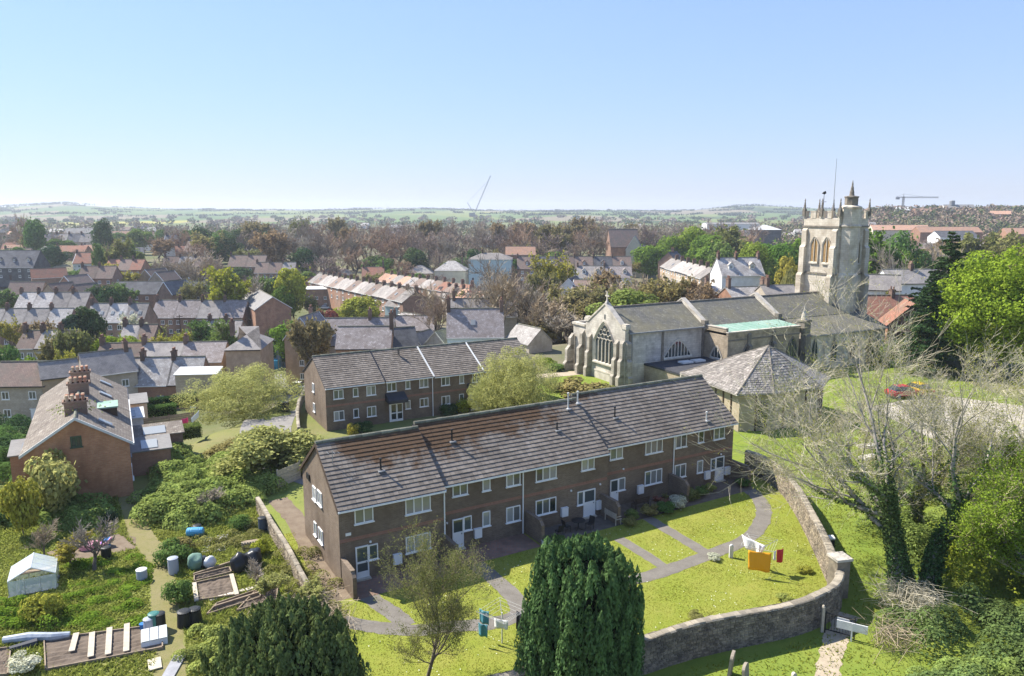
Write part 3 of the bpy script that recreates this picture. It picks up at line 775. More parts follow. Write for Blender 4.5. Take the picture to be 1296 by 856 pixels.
def buttress(parent, loc, rz, w, stages, m=None, cap=None):
    """stepped buttress against a wall: stages = [(z_top, projection)] from the ground up, each with a sloped weathering"""
    mb = MB(); z = -2.0
    for i, (zt, pr) in enumerate(stages):
        nx = stages[i + 1][1] if i + 1 < len(stages) else .02
        zs_ = zt + (pr - nx) * 1.1
        mb.prism([(-w / 2, 0.02, z), (-w / 2, -pr, z), (-w / 2, -pr, zt), (-w / 2, -nx, zs_), (-w / 2, .02, zs_)], (w, 0, 0))
        z = zt
    return mb.build("buttress", m or stone_pale, parent, loc, rz)
def gable_roof(parent, s0, s1, y0, y1, ev, rg, m, th=.14, oh=.25, name="roof"):
    mid = (y0 + y1) / 2; sl = (rg - ev) / (mid - y0); ye = y0 - oh; ze = ev - oh * sl
    return MB().prism([(s0, ye, ze), (s0, mid, rg), (s0, 2 * mid - ye, ze), (s0, 2 * mid - ye, ze - th), (s0, mid, rg - th), (s0, ye, ze - th)], (s1 - s0, 0, 0)).build(name, m, parent)
CR = R_(28)
CH = thing("church", "large medieval stone church with square pinnacled west tower and traceried east window", "church", (14.37, 93.98, 0), CR)
W_ = 9.0; EV, RG = 7.1, 9.75; S1, S2, S3 = 13.2, 27.0, 40.6
def body(s0, s1, m, nm):
    MB().prism([(s0, 0, -6), (s0, 0, EV), (s0, W_ / 2, RG - .1), (s0, W_, EV), (s0, W_, -6)], (s1 - s0, 0, 0)).build(nm, m, CH)
body(.5, S1, stone_pale, "chancel_wall"); body(S1 + .003, S3 + .3, stone_brown, "nave_wall")
for s0, s1 in ((.5, S1 - .3), (S1 + .3, S2 - .3), (S2 + .3, S3 + .2)):
    rf = gable_roof(CH, s0, s1, 0, W_, EV, RG, church_slate)
    MB().tube([(s0, W_ / 2, RG + .02), (s1, W_ / 2, RG + .02)], .13, 7).build("ridge", stone_dark, rf)
MB().box(.5, S1 - .3, -.40, -.24, EV - .28, EV - .12).build("gutter", lead_m, CH)
# side wall patch of later repair, string course
MB().box(1.3, 5.8, -.012, .1, 2.9, 6.75).build("repaired_masonry", brickmat("patched pale masonry", (.47, .44, .40), (.60, .57, .52), (.36, .33, .3), bw=.75, rh=.3, dirt=(.33, .31, .28), dsc=1.2, rnd=0), CH)
# gable parapets with copings and kneelers
def parapet(s, th, up, m=stone_pale, base=None):
    mb = MB(); b = EV - .6 if base is None else base
    mb.prism([(s - th / 2, -.15, b), (s - th / 2, -.15, EV + up * .6), (s - th / 2, W_ / 2, RG + up), (s - th / 2, W_ + .15, EV + up * .6), (s - th / 2, W_ + .15, b)], (th, 0, 0))
    g = mb.build("gable_parapet", m, CH)
    for sg in (0, 1):
        y0, y1 = (-.25, W_ / 2) if sg == 0 else (W_ + .25, W_ / 2)
        MB().prism([(s - th / 2 - .07, y0, EV + up * .6 + .0), (s - th / 2 - .07, y0, EV + up * .6 + .16), (s - th / 2 - .07, y1, RG + up + .2), (s - th / 2 - .07, y1, RG + up + .01)], (th + .14, 0, 0)).build("coping", stone_dress, g)
        yk = -.35 if sg == 0 else W_ - .35
        MB().box(s - th / 2 - .09, s + th / 2 + .09, yk, yk + .7, EV + up * .35, EV + up * .6 + .42).build("kneeler", stone_dark, g)
    return g
eg = MB().prism([(0, 0, -6), (0, 0, EV + .55), (0, .9, EV + .62), (0, W_ / 2, RG + .42), (0, W_ - .9, EV + .62), (0, W_, EV + .55), (0, W_, -6)], (.55, 0, 0)).build("east_wall", stone_pale, CH)
for y0, y1 in ((.8, W_ / 2), (W_ - .8, W_ / 2)):
    MB().prism([(-.1, y0, EV + .5), (-.1, y0, EV + .78), (-.1, y1, RG + .66), (-.1, y1, RG + .42)], (.78, 0, 0)).build("coping", stone_dress, eg)
for y0 in (-.25, W_ - .75): MB().box(-.1, .72, y0, y0 + 1.0, EV + .35, EV + .78).box(-.02, .64, y0 + .1, y0 + .9, EV + .78, EV + .98).build("kneeler", stone_dress, eg)
MB().box(-.06, .06, -.09, .09, 0, 1.5).box(-.05, .05, -.42, .42, .85, 1.02).lathe([(.3, -.05), (.2, .2), (.1, .35)], 8).build("gable_cross", stone_dress, CH, (.28, W_ / 2, RG + .6))
arch_window(CH, (-.01, 4.42, 0), -PI / 2, 4.1, 2.35, 5.1, 7.5, lights=5, ring=.36, proud=.26, pane=glass_green, tracery=1, mul=.12, slope=.12)
MB().box(-.14, .1, 2.1, 6.8, 1.0, 1.2).box(-.10, .1, 2.2, 6.7, -1.5, 1.0).build("sill_course", stone_dress, CH)
MB().box(-.05, .0, 4.42, 4.6, 8.2, 8.85).build("slit_window", glass_green, CH)
for t, st in [(7.75, [(1.2, .95), (3.3, .75), (5.4, .45)]), (1.55, [(1.2, .95), (3.3, .75), (5.4, .45)]), (9.5, [(1.2, 1.2), (3.6, .95), (5.6, .5)]), (.35, [(1.2, .9), (3.3, .65), (5.6, .35)]), (12.2, [(1.0, 1.5), (3.0, 1.15), (4.6, .6)])]:
    buttress(CH, (0, t, 0), -PI / 2, .62, st, stone_butt)
buttress(CH, (.45, 0, 0), 0, .7, [(1.2, .8), (3.3, .6), (5.6, .35)], stone_butt)
MB().tube([(1.0, -.16, 0), (1.0, -.16, EV - .3)], .08, 8).build("downpipe", lead_m, CH)
# lower north block beside the east wall
MB().box(.25, 9, W_ + .001, 12.5, -6, 6.55).build("vestry_wall", stone_pale, CH)
MB().box(.05, .75, W_ + .4, 12.6, 6.55, 6.85).box(.75, 9, 12.1, 12.6, 6.55, 6.85).build("vestry_coping", stone_dress, CH)
# coped gables that divide the roofs
parapet(S1, .55, .42); parapet(S2, .55, .42, base=EV - .5)
# side wall window with many lights
arch_window(CH, (8.65, -.01, 0), 0, 4.3, 3.15, 3.35, 5.25, lights=8, ring=.26, proud=.14, pane=glass_green, sharp=.95, stone=plain("cream window stone", (.66, .62, .52), .85, (.5, .46, .38), 2), mul=.12)
for s, up in ((.8, 7), (6.05, 6.8), (12.9, 6.6)): MB().box(s - .16, s + .16, -.13, .02, 2.0, up).build("pilaster", stone_dark, CH)
# south aisle with flat copper roof
AD = 4.45
MB().box(S1, S2 - .6, -AD, -.002, -3, 6.2).build("aisle_wall", stone_brown, CH)
MB().prism([(S1 + .35, -AD + .35, 6.56), (S1 + .35, -AD + .35, 6.6), (S1 + .35, -.02, 7.0), (S1 + .35, -.02, 6.56)], (S2 - S1 - .65, 0, 0)).build("copper_roof", copper_m, CH)
for k in range(1, 12): MB().prism([(S1 + .35 + k * 1.1, -AD + .36, 6.58), (S1 + .35 + k * 1.1, -AD + .36, 6.65), (S1 + .35 + k * 1.1, -.03, 7.05), (S1 + .35 + k * 1.1, -.03, 6.9)], (.05, 0, 0)).build("roof_seam", copper_m, CH)
MB().box(S1 - .04, S2 - .55, -AD - .06, -AD + .3, 6.2, 6.6).box(S1 - .04, S1 + .3, -AD + .301, -.3, 6.55, 7.1).build("aisle_parapet", stone_brown, CH)
MB().box(S1 - .1, S2 - .5, -AD - .12, -AD + .34, 6.601, 6.72).box(S1 - .1, S1 + .36, -AD + .341, -.3, 7.101, 7.22).build("parapet_coping", stone_dress, CH)
MB().box(S1 - .05, S2 - .6, -AD - .09, -AD, 5.5, 5.66).build("string_course", stone_dark, CH)
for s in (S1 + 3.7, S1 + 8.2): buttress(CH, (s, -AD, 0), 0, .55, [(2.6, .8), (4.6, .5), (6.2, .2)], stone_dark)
arch_window(CH, (S1 - .01, -2.45, 0), -PI / 2, 1.8, 3.0, 3.3, 4.45, lights=3, ring=.2, proud=.12, pane=glass_green, stone=stone_dress, sharp=.9)
for s in (16.85, 21.2, 25.1):
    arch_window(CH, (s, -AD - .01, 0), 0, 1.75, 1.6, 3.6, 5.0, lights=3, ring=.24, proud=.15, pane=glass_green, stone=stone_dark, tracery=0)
# pinnacled buttress between the aisles
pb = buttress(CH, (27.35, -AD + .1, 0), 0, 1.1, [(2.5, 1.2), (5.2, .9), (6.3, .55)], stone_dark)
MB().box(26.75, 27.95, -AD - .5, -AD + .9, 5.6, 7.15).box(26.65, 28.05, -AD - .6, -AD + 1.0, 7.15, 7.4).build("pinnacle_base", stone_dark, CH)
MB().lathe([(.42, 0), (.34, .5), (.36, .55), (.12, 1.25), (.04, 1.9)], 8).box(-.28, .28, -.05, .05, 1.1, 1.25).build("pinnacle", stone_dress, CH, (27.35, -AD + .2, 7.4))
# west aisle under a lean-to slate roof
MB().prism([(28.0, -AD, -3), (28.0, -AD, 5.15), (28.0, -.01, 6.85), (28.0, -.01, -3)], (16.7, 0, 0)).build("aisle_wall", stone_pale, CH)
lr = MB().prism([(28.02, -AD - .25, 5.13), (28.02, -.02, 6.98), (28.02, -.02, 6.86), (28.02, -AD - .25, 5.01)], (17.0, 0, 0)).build("aisle_roof", church_slate, CH)
MB().box(28.02, 45.0, -AD - .38, -AD - .24, 4.94, 5.08).build("gutter", lead_m, CH)
MB().box(43.2, 45.0, -.02, 5, -3, 6.2).build("west_porch_wall", stone_brown, CH)
MB().prism([(45.15, -.02, 6.98), (43, -.02, 6.98), (43, 3, 7.05), (45.15, 3, 7.05)], (0, 0, .12)).build("porch_roof", church_slate, CH)
for s in (29.6, 33.65, 37.6, 41.55):
    arch_window(CH, (s, -AD - .01, 0), 0, 1.15, .9, 3.1, 4.6, lights=2, ring=.16, proud=.12, pane=glass_green, stone=stone_dress, tracery=0)
for s in (31.6, 35.6, 39.6, 43.6): buttress(CH, (s, -AD, 0), 0, .45, [(1.8, .7), (3.8, .4)], stone_pale)
# north aisle hidden behind the ridge
MB().box(S1, 44, W_ + .002, 13, -6, 6.2).build("north_aisle_wall", stone_brown, CH)

# tower
T0, T1 = S3, S3 + 6.6; TY0, TY1 = 1.75, 8.35
TW = MB().box(T0 - .15, T1 + .15, TY0 - .15, TY1 + .15, -6, 12.6).box(T0, T1, TY0, TY1, 12.6, 21.1).build("tower", stone_tower, CH)
for z, pr, hh in ((12.5, .28, .26), (19.75, .16, .24), (16.9, .05, .16)):
    if z == 16.9: continue
    MB().box(T0 - pr, T1 + pr, TY0 - pr, TY1 + pr, z, z + hh).build("string_course", stone_dark, TW)
def merlons():
    out = []
    n = 5
    for k in range(n):
        w = 6.6 / (2 * n - 1)
        a = T0 + 2 * k * w; b = TY0 + 2 * k * w
        out += [(a, a + w, TY0 - .04, TY0 + .28), (a, a + w, TY1 - .28, TY1 + .04)]
        if 0 < k < n - 1: out += [(T0 - .04, T0 + .28, b, b + w), (T1 - .28, T1 + .04, b, b + w)]
    return out
for a, b, c_, d in merlons():
    MB().box(a, b, c_, d, 21.101, 22.1).box(a - .06, b + .06, c_ - .06, d + .06, 22.101, 22.25).build("merlon", stone_tower, TW)
def pinnacle(x, y, z, s=1.0):
    MB().box(-.2 * s, .2 * s, -.2 * s, .2 * s, 0, .9 * s).lathe([(.24 * s, .9 * s), (.16 * s, 1.05 * s), (.13 * s, 1.3 * s), (.15 * s, 1.34 * s), (.09 * s, 1.6 * s), (.11 * s, 1.64 * s), (.05 * s, 1.95 * s), (.09 * s, 2.0 * s), (.02, 2.3 * s)], 8).build("pinnacle", stone_dark, TW, (x, y, z))
for x, y in [(T0, TY0), (T0, TY1), (T1, TY0), (T1, TY1), (T0, 5.05), (T1, 5.05), (T0 + 3.3, TY1)]:
    pinnacle(x, y, 21.4, 1.2)
for t in (5.95, 3.65):
    arch_window(TW, (T0 - .01, t, 0), -PI / 2, 1.2, 14.3, 17.1, 18.05, lights=2, ring=.2, proud=.2, stone=stone_dress, pane=plain("belfry louvres", (.34, .22, .095), .9, (.25, .155, .07), 3), mul=.09, sharp=.9)
arch_window(TW, (T0 + 4.45, TY0 - .01, 0), 0, 1.25, 14.2, 17.0, 18.2, lights=2, ring=.26, proud=.2, stone=stone_dress, pane=plain("shaded louvres", (.20, .165, .11), .9, (.15, .12, .08), 3), mul=.14, sharp=.9)  # darker copy of the louvre colour, shade of this face painted in
MB().box(T0 - .03, T0 + .02, 5.05, 5.4, 11.2, 12.1).build("slit_window", glass_green, TW)
for x, y, rz in [(T0 + .5, TY1 - .01, PI), (T0, TY1 - .45, -PI / 2), (T1 - .5, TY0, 0), (T0, TY0 + .55, -PI / 2)]:
    b = buttress(TW, (x, y, 0), rz, .9, [(12.2, 1.0), (16.6, .65), (19.2, .35)], stone_tower)
# stair turret
tx, ty = T0 + 1.9, TY0 - .35
def octo(r, z0, z1, r1=None): return [(r, z0), (r1 or r, z1)]
MB().lathe([(1.75, -6), (1.75, 12.6), (1.55, 12.9), (1.55, 19.8), (1.7, 19.9), (1.7, 20.1), (1.5, 20.2), (1.5, 22.6), (1.62, 22.65), (1.62, 22.85), (.95, 23.1)], 8, (tx, ty, 0)).build("stair_turret", stone_tower, TW)
MB().lathe([(.95, 23.1), (.95, 24.2), (1.05, 24.25), (1.05, 24.4), (.5, 24.5)], 8, (tx, ty, 0)).build("turret_lantern", stone_dark, TW)
MB().lathe([(.42, 24.4), (.3, 24.9), (.34, 24.95), (.2, 25.5), (.24, 25.55), (.1, 26.1), (.14, 26.15), (.02, 26.8)], 8, (tx, ty, 0)).build("turret_spire", stone_dark, TW)
pole = MB().tube([(0, 0, 0), (0, 0, 9.2)], [.06, .03], 6).build("flagpole", grey_metal, TW, (T0 + 1.2, 4.0, 20.9))
wv = MB().tube([(0, 0, 0), (0, 0, 4.2)], [.05, .035], 6).box(-.5, .5, -.025, .025, 2.6, 2.66).box(-.025, .025, -.5, .5, 2.6, 2.66).prism([(-.5, 0, 3.9), (.1, 0, 3.75), (.5, 0, 3.95), (.3, 0, 4.3), (-.1, 0, 4.15)], (0, .04, 0)).build("weathervane", black_paint, TW, (T0 + .9, 5.6, 21.0))
# flat roofed link between chancel and hall
MB().box(3.2, 16.5, -7.2, -.02, -2, 2.55).build("link_wall", stone_brown, CH)
MB().box(3.1, 16.6, -7.3, -.015, 2.55, 2.8).build("link_roof", felt_m, CH)
for s in (7.3, 9.4): MB().box(s, s + 1.7, -2.8, -1.7, 2.8, 3.0).build("rooflight", offwhite, CH)
MB().box(3.0, 16.7, -7.4, -7.2, 2.4, 2.95).build("fascia", stone_dress, CH)

# ------------------------------------------------------------------ church hall with a many sided roof
HC = Vector((27.6, 79.4, 0))
HL = thing("church_hall", "low octagonal stone church hall under a broad pyramid of stone tiles", "hall", tuple(HC))
hv = [(-8.4, 4.6), (-4.9, -5.7), (-.9, -5.1), (5.0, -2.6), (8.0, 2.5), (4.5, 7.5), (-3, 8.5)]
ev_h, ap = 4.05, 8.05
ins = [(x * .9, y * .9) for x, y in hv]
mb = MB(); n = len(hv)
mb.add([(x, y, -1) for x, y in ins] + [(x, y, ev_h + .1) for x, y in ins], [(i, (i + 1) % n, n + (i + 1) % n, n + i) for i in range(n)] + [tuple(range(n, 2 * n))])
mb.build("wall", brickmat("pale hall stone", (.38, .31, .21), (.44, .37, .26), (.34, .28, .2), bw=.9, rh=.45, ms=.01, dirt=(.37, .31, .23), rnd=0), HL)
mb = MB()
mb.add([(x, y, ev_h) for x, y in hv] + [(x, y, ev_h - .15) for x, y in hv] + [(0, 0, ap)], [(i, (i + 1) % n, 2 * n) for i in range(n)] + [(n + i, n + (i + 1) % n, (i + 1) % n, i) for i in range(n)] + [tuple(range(2 * n - 1, n - 1, -1))])
hr = mb.build("roof", hall_tile, HL)
for i in range(n):
    x, y = hv[i]
    MB().tube([(x, y, ev_h + .03), (0, 0, ap + .02)], .08, 6).build("hip", stone_dark, hr)
    a, b = Vector((*ins[i], 0)), Vector((*ins[(i + 1) % n], 0)); d = b - a
    for k in range(1, max(2, round(d.length / 1.5))):
        q = a + d * k / max(2, round(d.length / 1.5)); ang = math.atan2(d.y, d.x)
        MB().box(-.09, .09, -.08, .04, -1, ev_h - .05).build("wall_rib", wood_dark, HL, tuple(q), ang)
def hall_tiles():
    """raised stone tiles over the roof, in courses"""
    r = np.random.default_rng(5); Vs, Fs, T = [], [], []
    for i in (0, 1, 2):
        a = np.array([*hv[i], ev_h]); b = np.array([*hv[(i + 1) % n], ev_h]); c_ = np.array([0, 0, ap])
        nrm = np.cross(b - a, c_ - a); nrm /= np.linalg.norm(nrm); nrm *= np.sign(nrm[2])
        h_ = np.linalg.norm(c_ - (a + b) / 2); rows = int(h_ / .33)
        for k in range(rows):
            f0, f1 = k / rows, (k + 1.1) / rows
            p0, p1 = a + (c_ - a) * f0, b + (c_ - b) * f0; q0, q1 = a + (c_ - a) * min(f1, 1), b + (c_ - b) * min(f1, 1)
            m_ = max(1, int(np.linalg.norm(p1 - p0) / .42))
            for j in range(m_):
                o = .35 * (k % 2) / m_
                u0, u1 = min(j / m_ + o + .008, .995), min((j + 1) / m_ + o - .012, 1)
                if u1 <= u0: continue
                li = .05 + r.uniform(-.012, .02)
                base = len(Vs)
                Vs += [p0 + (p1 - p0) * u0 + nrm * li, p0 + (p1 - p0) * u1 + nrm * li, q0 + (q1 - q0) * u1 + nrm * .012, q0 + (q1 - q0) * u0 + nrm * .012, p0 + (p1 - p0) * u0, p0 + (p1 - p0) * u1]
                Fs += [(base, base + 1, base + 2, base + 3), (base + 4, base + 5, base + 1, base)]; t = r.uniform(0, 1); T += [t, t]
    m = plain("stone roof tile", (.31, .28, .245), .95, (.235, .21, .18), 1.2, tint=.4)
    o = link("roof_tiles", np_mesh("roof_tiles", Vs, Fs, m, T), hr); o['kind'] = 'stuff'
hall_tiles()
MB().box(-.5, .5, -.05, .05, .3, 3.0).build("window", glass_green, HL, ((ins[1][0] * .3 + ins[2][0] * .7), (ins[1][1] * .3 + ins[2][1] * .7) - .06, 0), math.atan2(ins[2][1] - ins[1][1], ins[2][0] - ins[1][0]))

# ------------------------------------------------------------------ trees
def nrm(v): return v / np.maximum(np.linalg.norm(v, axis=-1, keepdims=True), 1e-9)
def tubes(P0, P1, R0, R1, k):
    """k-sided tubes round many segments at once"""
    n = len(P0)
    d = nrm(P1 - P0)
    a = np.where(np.abs(d[:, 2:3]) < .9, np.array([[0, 0, 1.]]), np.array([[1., 0, 0]]))
    x = nrm(np.cross(d, a)); y = np.cross(d, x)
    q = 2 * PI * np.arange(k) / k
    ring = x[:, None] * np.cos(q)[None, :, None] + y[:, None] * np.sin(q)[None, :, None]
    V = np.concatenate([P0[:, None] + ring * R0[:, None, None], P1[:, None] + ring * R1[:, None, None]], 1)
    i = np.arange(k); j = (i + 1) % k
    F = np.stack([i, j, j + k, i + k], 1)[None] + (np.arange(n) * 2 * k)[:, None, None]
    return V.reshape(-1, 3), F.reshape(-1, 4)
def grow(r, base, d0, L0, r0, levels, seg=3, up=.10, jit=.16):
    """levels: (children per branch, first point along the parent, length factor, angle, radius factor). Returns segments by level and the twig ends."""
    pos = np.array([base], float); dr = nrm(np.array([d0], float)); Ln = np.array([L0], float); Ra = np.array([r0], float)
    out, tips = [], None
    for li in range(len(levels) + 1):
        pts = [pos]; d = dr.copy(); ns = seg if li < 3 else 2
        ds = []
        tp = .55 if li < len(levels) else .25
        for k in range(ns):
            d = nrm(d + r.normal(0, jit, d.shape) + np.array([0, 0, up]))
            ds.append(d); pts.append(pts[-1] + d * (Ln / ns)[:, None])
        rr = [Ra * (1 - (1 - tp) * k / ns) for k in range(ns + 1)]
        out.append((np.concatenate(pts[:-1]), np.concatenate(pts[1:]), np.concatenate(rr[:-1]), np.concatenate(rr[1:])))
        if li == len(levels): tips = np.stack(pts[1:], 1); break
        nch, tmin, lf, ang, rf = levels[li]
        N = len(pos); idx = np.repeat(np.arange(N), nch); M = len(idx)
        t = r.uniform(tmin, 1, M); t[::nch] = 1.0
        pa = np.stack(pts, 1); da = np.stack(ds, 1)
        kk = np.minimum((t * ns).astype(int), ns - 1); fr = t * ns - kk
        p = pa[idx, kk] * (1 - fr)[:, None] + pa[idx, kk + 1] * fr[:, None]
        dd = da[idx, kk]
        az = r.uniform(0, 2 * PI, M) + np.tile(np.arange(nch) * 2 * PI / nch, N)
        a = np.where(np.abs(dd[:, 2:3]) < .95, np.array([[0, 0, 1.]]), np.array([[1., 0, 0]]))
        x = nrm(np.cross(dd, a)); y = np.cross(dd, x)
        an = ang * r.uniform(.6, 1.3, M); an[::nch] *= .45
        nd = dd * np.cos(an)[:, None] + (x * np.cos(az)[:, None] + y * np.sin(az)[:, None]) * np.sin(an)[:, None]
        lr = Ra[idx] * (1 - .45 * t)
        pos, dr, Ln, Ra = p, nrm(nd), Ln[idx] * lf * r.uniform(.65, 1.2, M), lr * rf * r.uniform(.75, 1.05, M)
    return out, tips
def leaf_quads(r, C, size, flat=.0, aspect=.6, droop=0, upright=0, N=None, nj=.55, A=None):
    """one diamond-shaped leaf (or spray) at each point; N: the way its face looks, A: the way it grows"""
    n = len(C)
    if N is None:
        a = nrm(r.normal(0, 1, (n, 3)) + np.array([0, 0, upright - droop])); b = nrm(np.cross(a, r.normal(0, 1, (n, 3)) + np.array([0, 0, flat])))
    else:
        nn = nrm(N + r.normal(0, nj, (n, 3)))
        a = (A + r.normal(0, .25, (n, 3))) if A is not None else r.normal(0, 1, (n, 3))
        a = nrm(a - nn * (a * nn).sum(1)[:, None]); b = np.cross(nn, a)
    s = size * r.uniform(.6, 1.35, n)[:, None]
    V = np.stack([C - a * s * .5, C + b * s * aspect * .5, C + a * s * .5, C - b * s * aspect * .5], 1)
    return V.reshape(-1, 3), np.arange(4 * n).reshape(-1, 4), r.uniform(0, 1, n)
def join(parts):
    V, F, T, o = [], [], [], 0
    for v, f, t in parts:
        V.append(v); F.append(f + o); T.append(t); o += len(v)
    return np.concatenate(V), np.concatenate(F), np.concatenate(T)
bark = plain("grey brown bark", (.17, .14, .11), .95, (.11, .09, .07), 3, bmp=.5, rnd=.15)
bark_pale = plain("pale grey bark", (.34, .31, .26), .95, (.22, .20, .165), 3, bmp=.4, rnd=.05)
twig_mats = {k: plain("twigs " + k, c, .95, rnd=.14, tint=.3) for k, c in dict(brown=(.29, .225, .165), grey=(.34, .29, .22), tan=(.40, .32, .215), purple=(.255, .195, .16), russet=(.32, .215, .14), pale=(0.435, 0.390, 0.277)).items()}
LM = dict(
    fresh=leafmat("fresh green leaves", (0.181, 0.268, 0.038), (0.131, 0.210, 0.032)),
    lime=leafmat("lime green leaves", (0.290, 0.341, 0.041), (0.217, 0.290, 0.036)),
    olive=leafmat("olive budding leaves", (0.290, 0.268, 0.094), (0.217, 0.217, 0.072)),
    mid=leafmat("mid green leaves", (.175, .255, .065), (.13, .20, .055)),
    dark=leafmat("dark evergreen leaves", (.085, .135, .05), (.06, .105, .04), trans=.3),
    blue=leafmat("blue green conifer needles", (0.052, 0.087, 0.055), (0.038, 0.065, 0.041), trans=.3),
    yellow=leafmat("yellow green leaves", (0.392, 0.362, 0.065), (0.304, 0.304, 0.051)),
    tawny=leafmat("tawny budding leaves", (0.319, 0.246, 0.123), (0.232, 0.196, 0.094)),
    newlime=leafmat("new lime leaves", (.27, .355, .036), (.20, .29, .03), rnd=0, hue=0),
    straw=leafmat("straw green willow leaves", (.46, .46, .17), (.37, .38, .13), trans=.5, rnd=.05, hue=.01),
    red=leafmat("red young leaves", (0.290, 0.102, 0.080), (0.217, 0.072, 0.058)),
    blossom=leafmat("pale blossom", (0.600, 0.600, 0.522), (0.464, 0.493, 0.290)),
    yew=leafmat("yew needles", (.155, .215, .075), (.10, .15, .052), trans=.3, tint=.5, rnd=.03),
    ivy=leafmat("ivy leaves", (.085, .145, .045), (.13, .19, .06), trans=.3, tint=.5),
    bramble=leafmat("bramble leaves", (.23, .30, .075), (.33, .37, .10), tint=.45))
VAR = {}
def seg_mesh(nm, segs, k0, mat):
    parts = []
    for li, (a, b, c_, d) in enumerate(segs):
        k = max(3, k0 - 2 * li)
        v, f = tubes(a, b, c_, d, k); parts.append((v, f, np.full(len(f), .5)))
    V, F, T = join(parts)
    return np_mesh(nm, V, F, mat, T, smooth=True)
def make_bare(key, seed, h=10.0, spread=.62, levels=None, twr=.030, leaf=0, leaf_s=.22, fork=.30, budge=0, lm='olive', tw='brown', up=.12):
    r = np.random.default_rng(seed)
    lv = levels or [(4, .45, .78, spread, .62), (4, .3, .62, .62, .55), (4, .2, .62, .62, .55), (5, .1, .62, .7, .6)]
    seg, tips = grow(r, (0, 0, -.3), (r.normal(0, .04), r.normal(0, .04), 1), h * fork, h * .021, lv, up=up)
    seg = [(a, b, np.maximum(c_, twr * .55), np.maximum(d, twr * .4)) for a, b, c_, d in seg]
    top = max(s[1][:, 2].max() for s in seg); wid = np.percentile(np.abs(seg[-1][1][:, :2]), 97) * 2
    tm = seg_mesh("trunk", seg[:3], 8, bark)
    v, f, t = [], [], []
    parts = []
    for a, b, c_, d in seg[3:]:
        vv, ff = tubes(a, b, c_, d, 3); parts.append((vv, ff, np.repeat(r.uniform(0, 1, len(a)), 3)))
    V, F, T = join(parts); mi = np.zeros(len(F), int)
    mats = [twig_mats[tw]]
    if leaf:
        tp = tips.reshape(-1, 3)
        C = tp[r.integers(0, len(tp), leaf)] + r.normal(0, .12, (leaf, 3))
        lv_, lf_, lt = leaf_quads(r, C, leaf_s)
        F = np.concatenate([F, lf_ + len(V)]); V = np.concatenate([V, lv_]); T = np.concatenate([T, lt]); mi = np.concatenate([mi, np.ones(len(lf_), int)])
        mats.append(LM[lm])
    cm = np_mesh("crown", V, F, mats, T, mi)
    VAR[key] = (tm, cm, top, wid)
def make_leafy(key, seed, h=10.0, w=8.0, n=9000, size=.42, lm='fresh', clumps=34, base=.16, inner=1400, flat=.4, col=0, cs_=(.18, .32), rd=(.50, .86), asp=.72):
    """a crown of many overlapping leafy boughs round a branching frame"""
    r = np.random.default_rng(seed)
    seg, tips = grow(r, (0, 0, -.3), (0, 0, 1), h * .38, h * .024, [(5, .5, .8, .7, .6), (4, .4, .62, .6, .55), (3, .3, .55, .6, .5)])
    zc = h * (base + 1) / 2; rz_ = h * (1 - base) / 2
    cl = nrm(r.normal(0, 1, (clumps, 3))); cl[:, 2] = cl[:, 2] * .9 + .12
    rad = r.uniform(*rd, clumps)
    prof = 1.0 if not col else 1
    cc = cl * rad[:, None] * np.array([w / 2, w / 2, rz_]) + np.array([0, 0, zc])
    cs = r.uniform(*cs_, clumps) * w * .72
    per = (cs ** 2 / (cs ** 2).sum() * n).astype(int)
    C, Nn = [], []
    for c0, s_, m in zip(cc, cs, per):
        u = nrm(r.normal(0, 1, (m, 3))); q = u * (s_ * r.uniform(.86, 1.04, m))[:, None] * np.array([1, 1, .72])
        q = q + r.normal(0, .04 * s_, q.shape)
        C.append(q + c0); Nn.append(u + np.array([0, 0, .25]) + .35 * nrm(c0 - np.array([0, 0, zc])))
    C.append(r.normal(0, .28, (inner, 3)) * np.array([w * .62, w * .62, h * .5]) + np.array([0, 0, zc])); Nn.append(nrm(r.normal(0, 1, (inner, 3))))
    C = np.concatenate(C); Nn = np.concatenate(Nn); k_ = C[:, 2] > h * .08; C = C[k_]; Nn = Nn[k_]
    lv_, lf_, lt = leaf_quads(r, C, size, N=Nn, nj=.5, aspect=asp)
    seg = [(a, b, c_, d) for a, b, c_, d in seg]
    sc = np.array([w * .42 / 4.5, w * .42 / 4.5, 1])
    seg = [(a * sc, b * sc, c_, d) for a, b, c_, d in seg]
    VAR[key] = (seg_mesh("trunk", seg[:4], 8, bark), np_mesh("crown", lv_, lf_, LM[lm], lt), C[:, 2].max(), np.percentile(np.abs(C[:, :2]), 98) * 2)
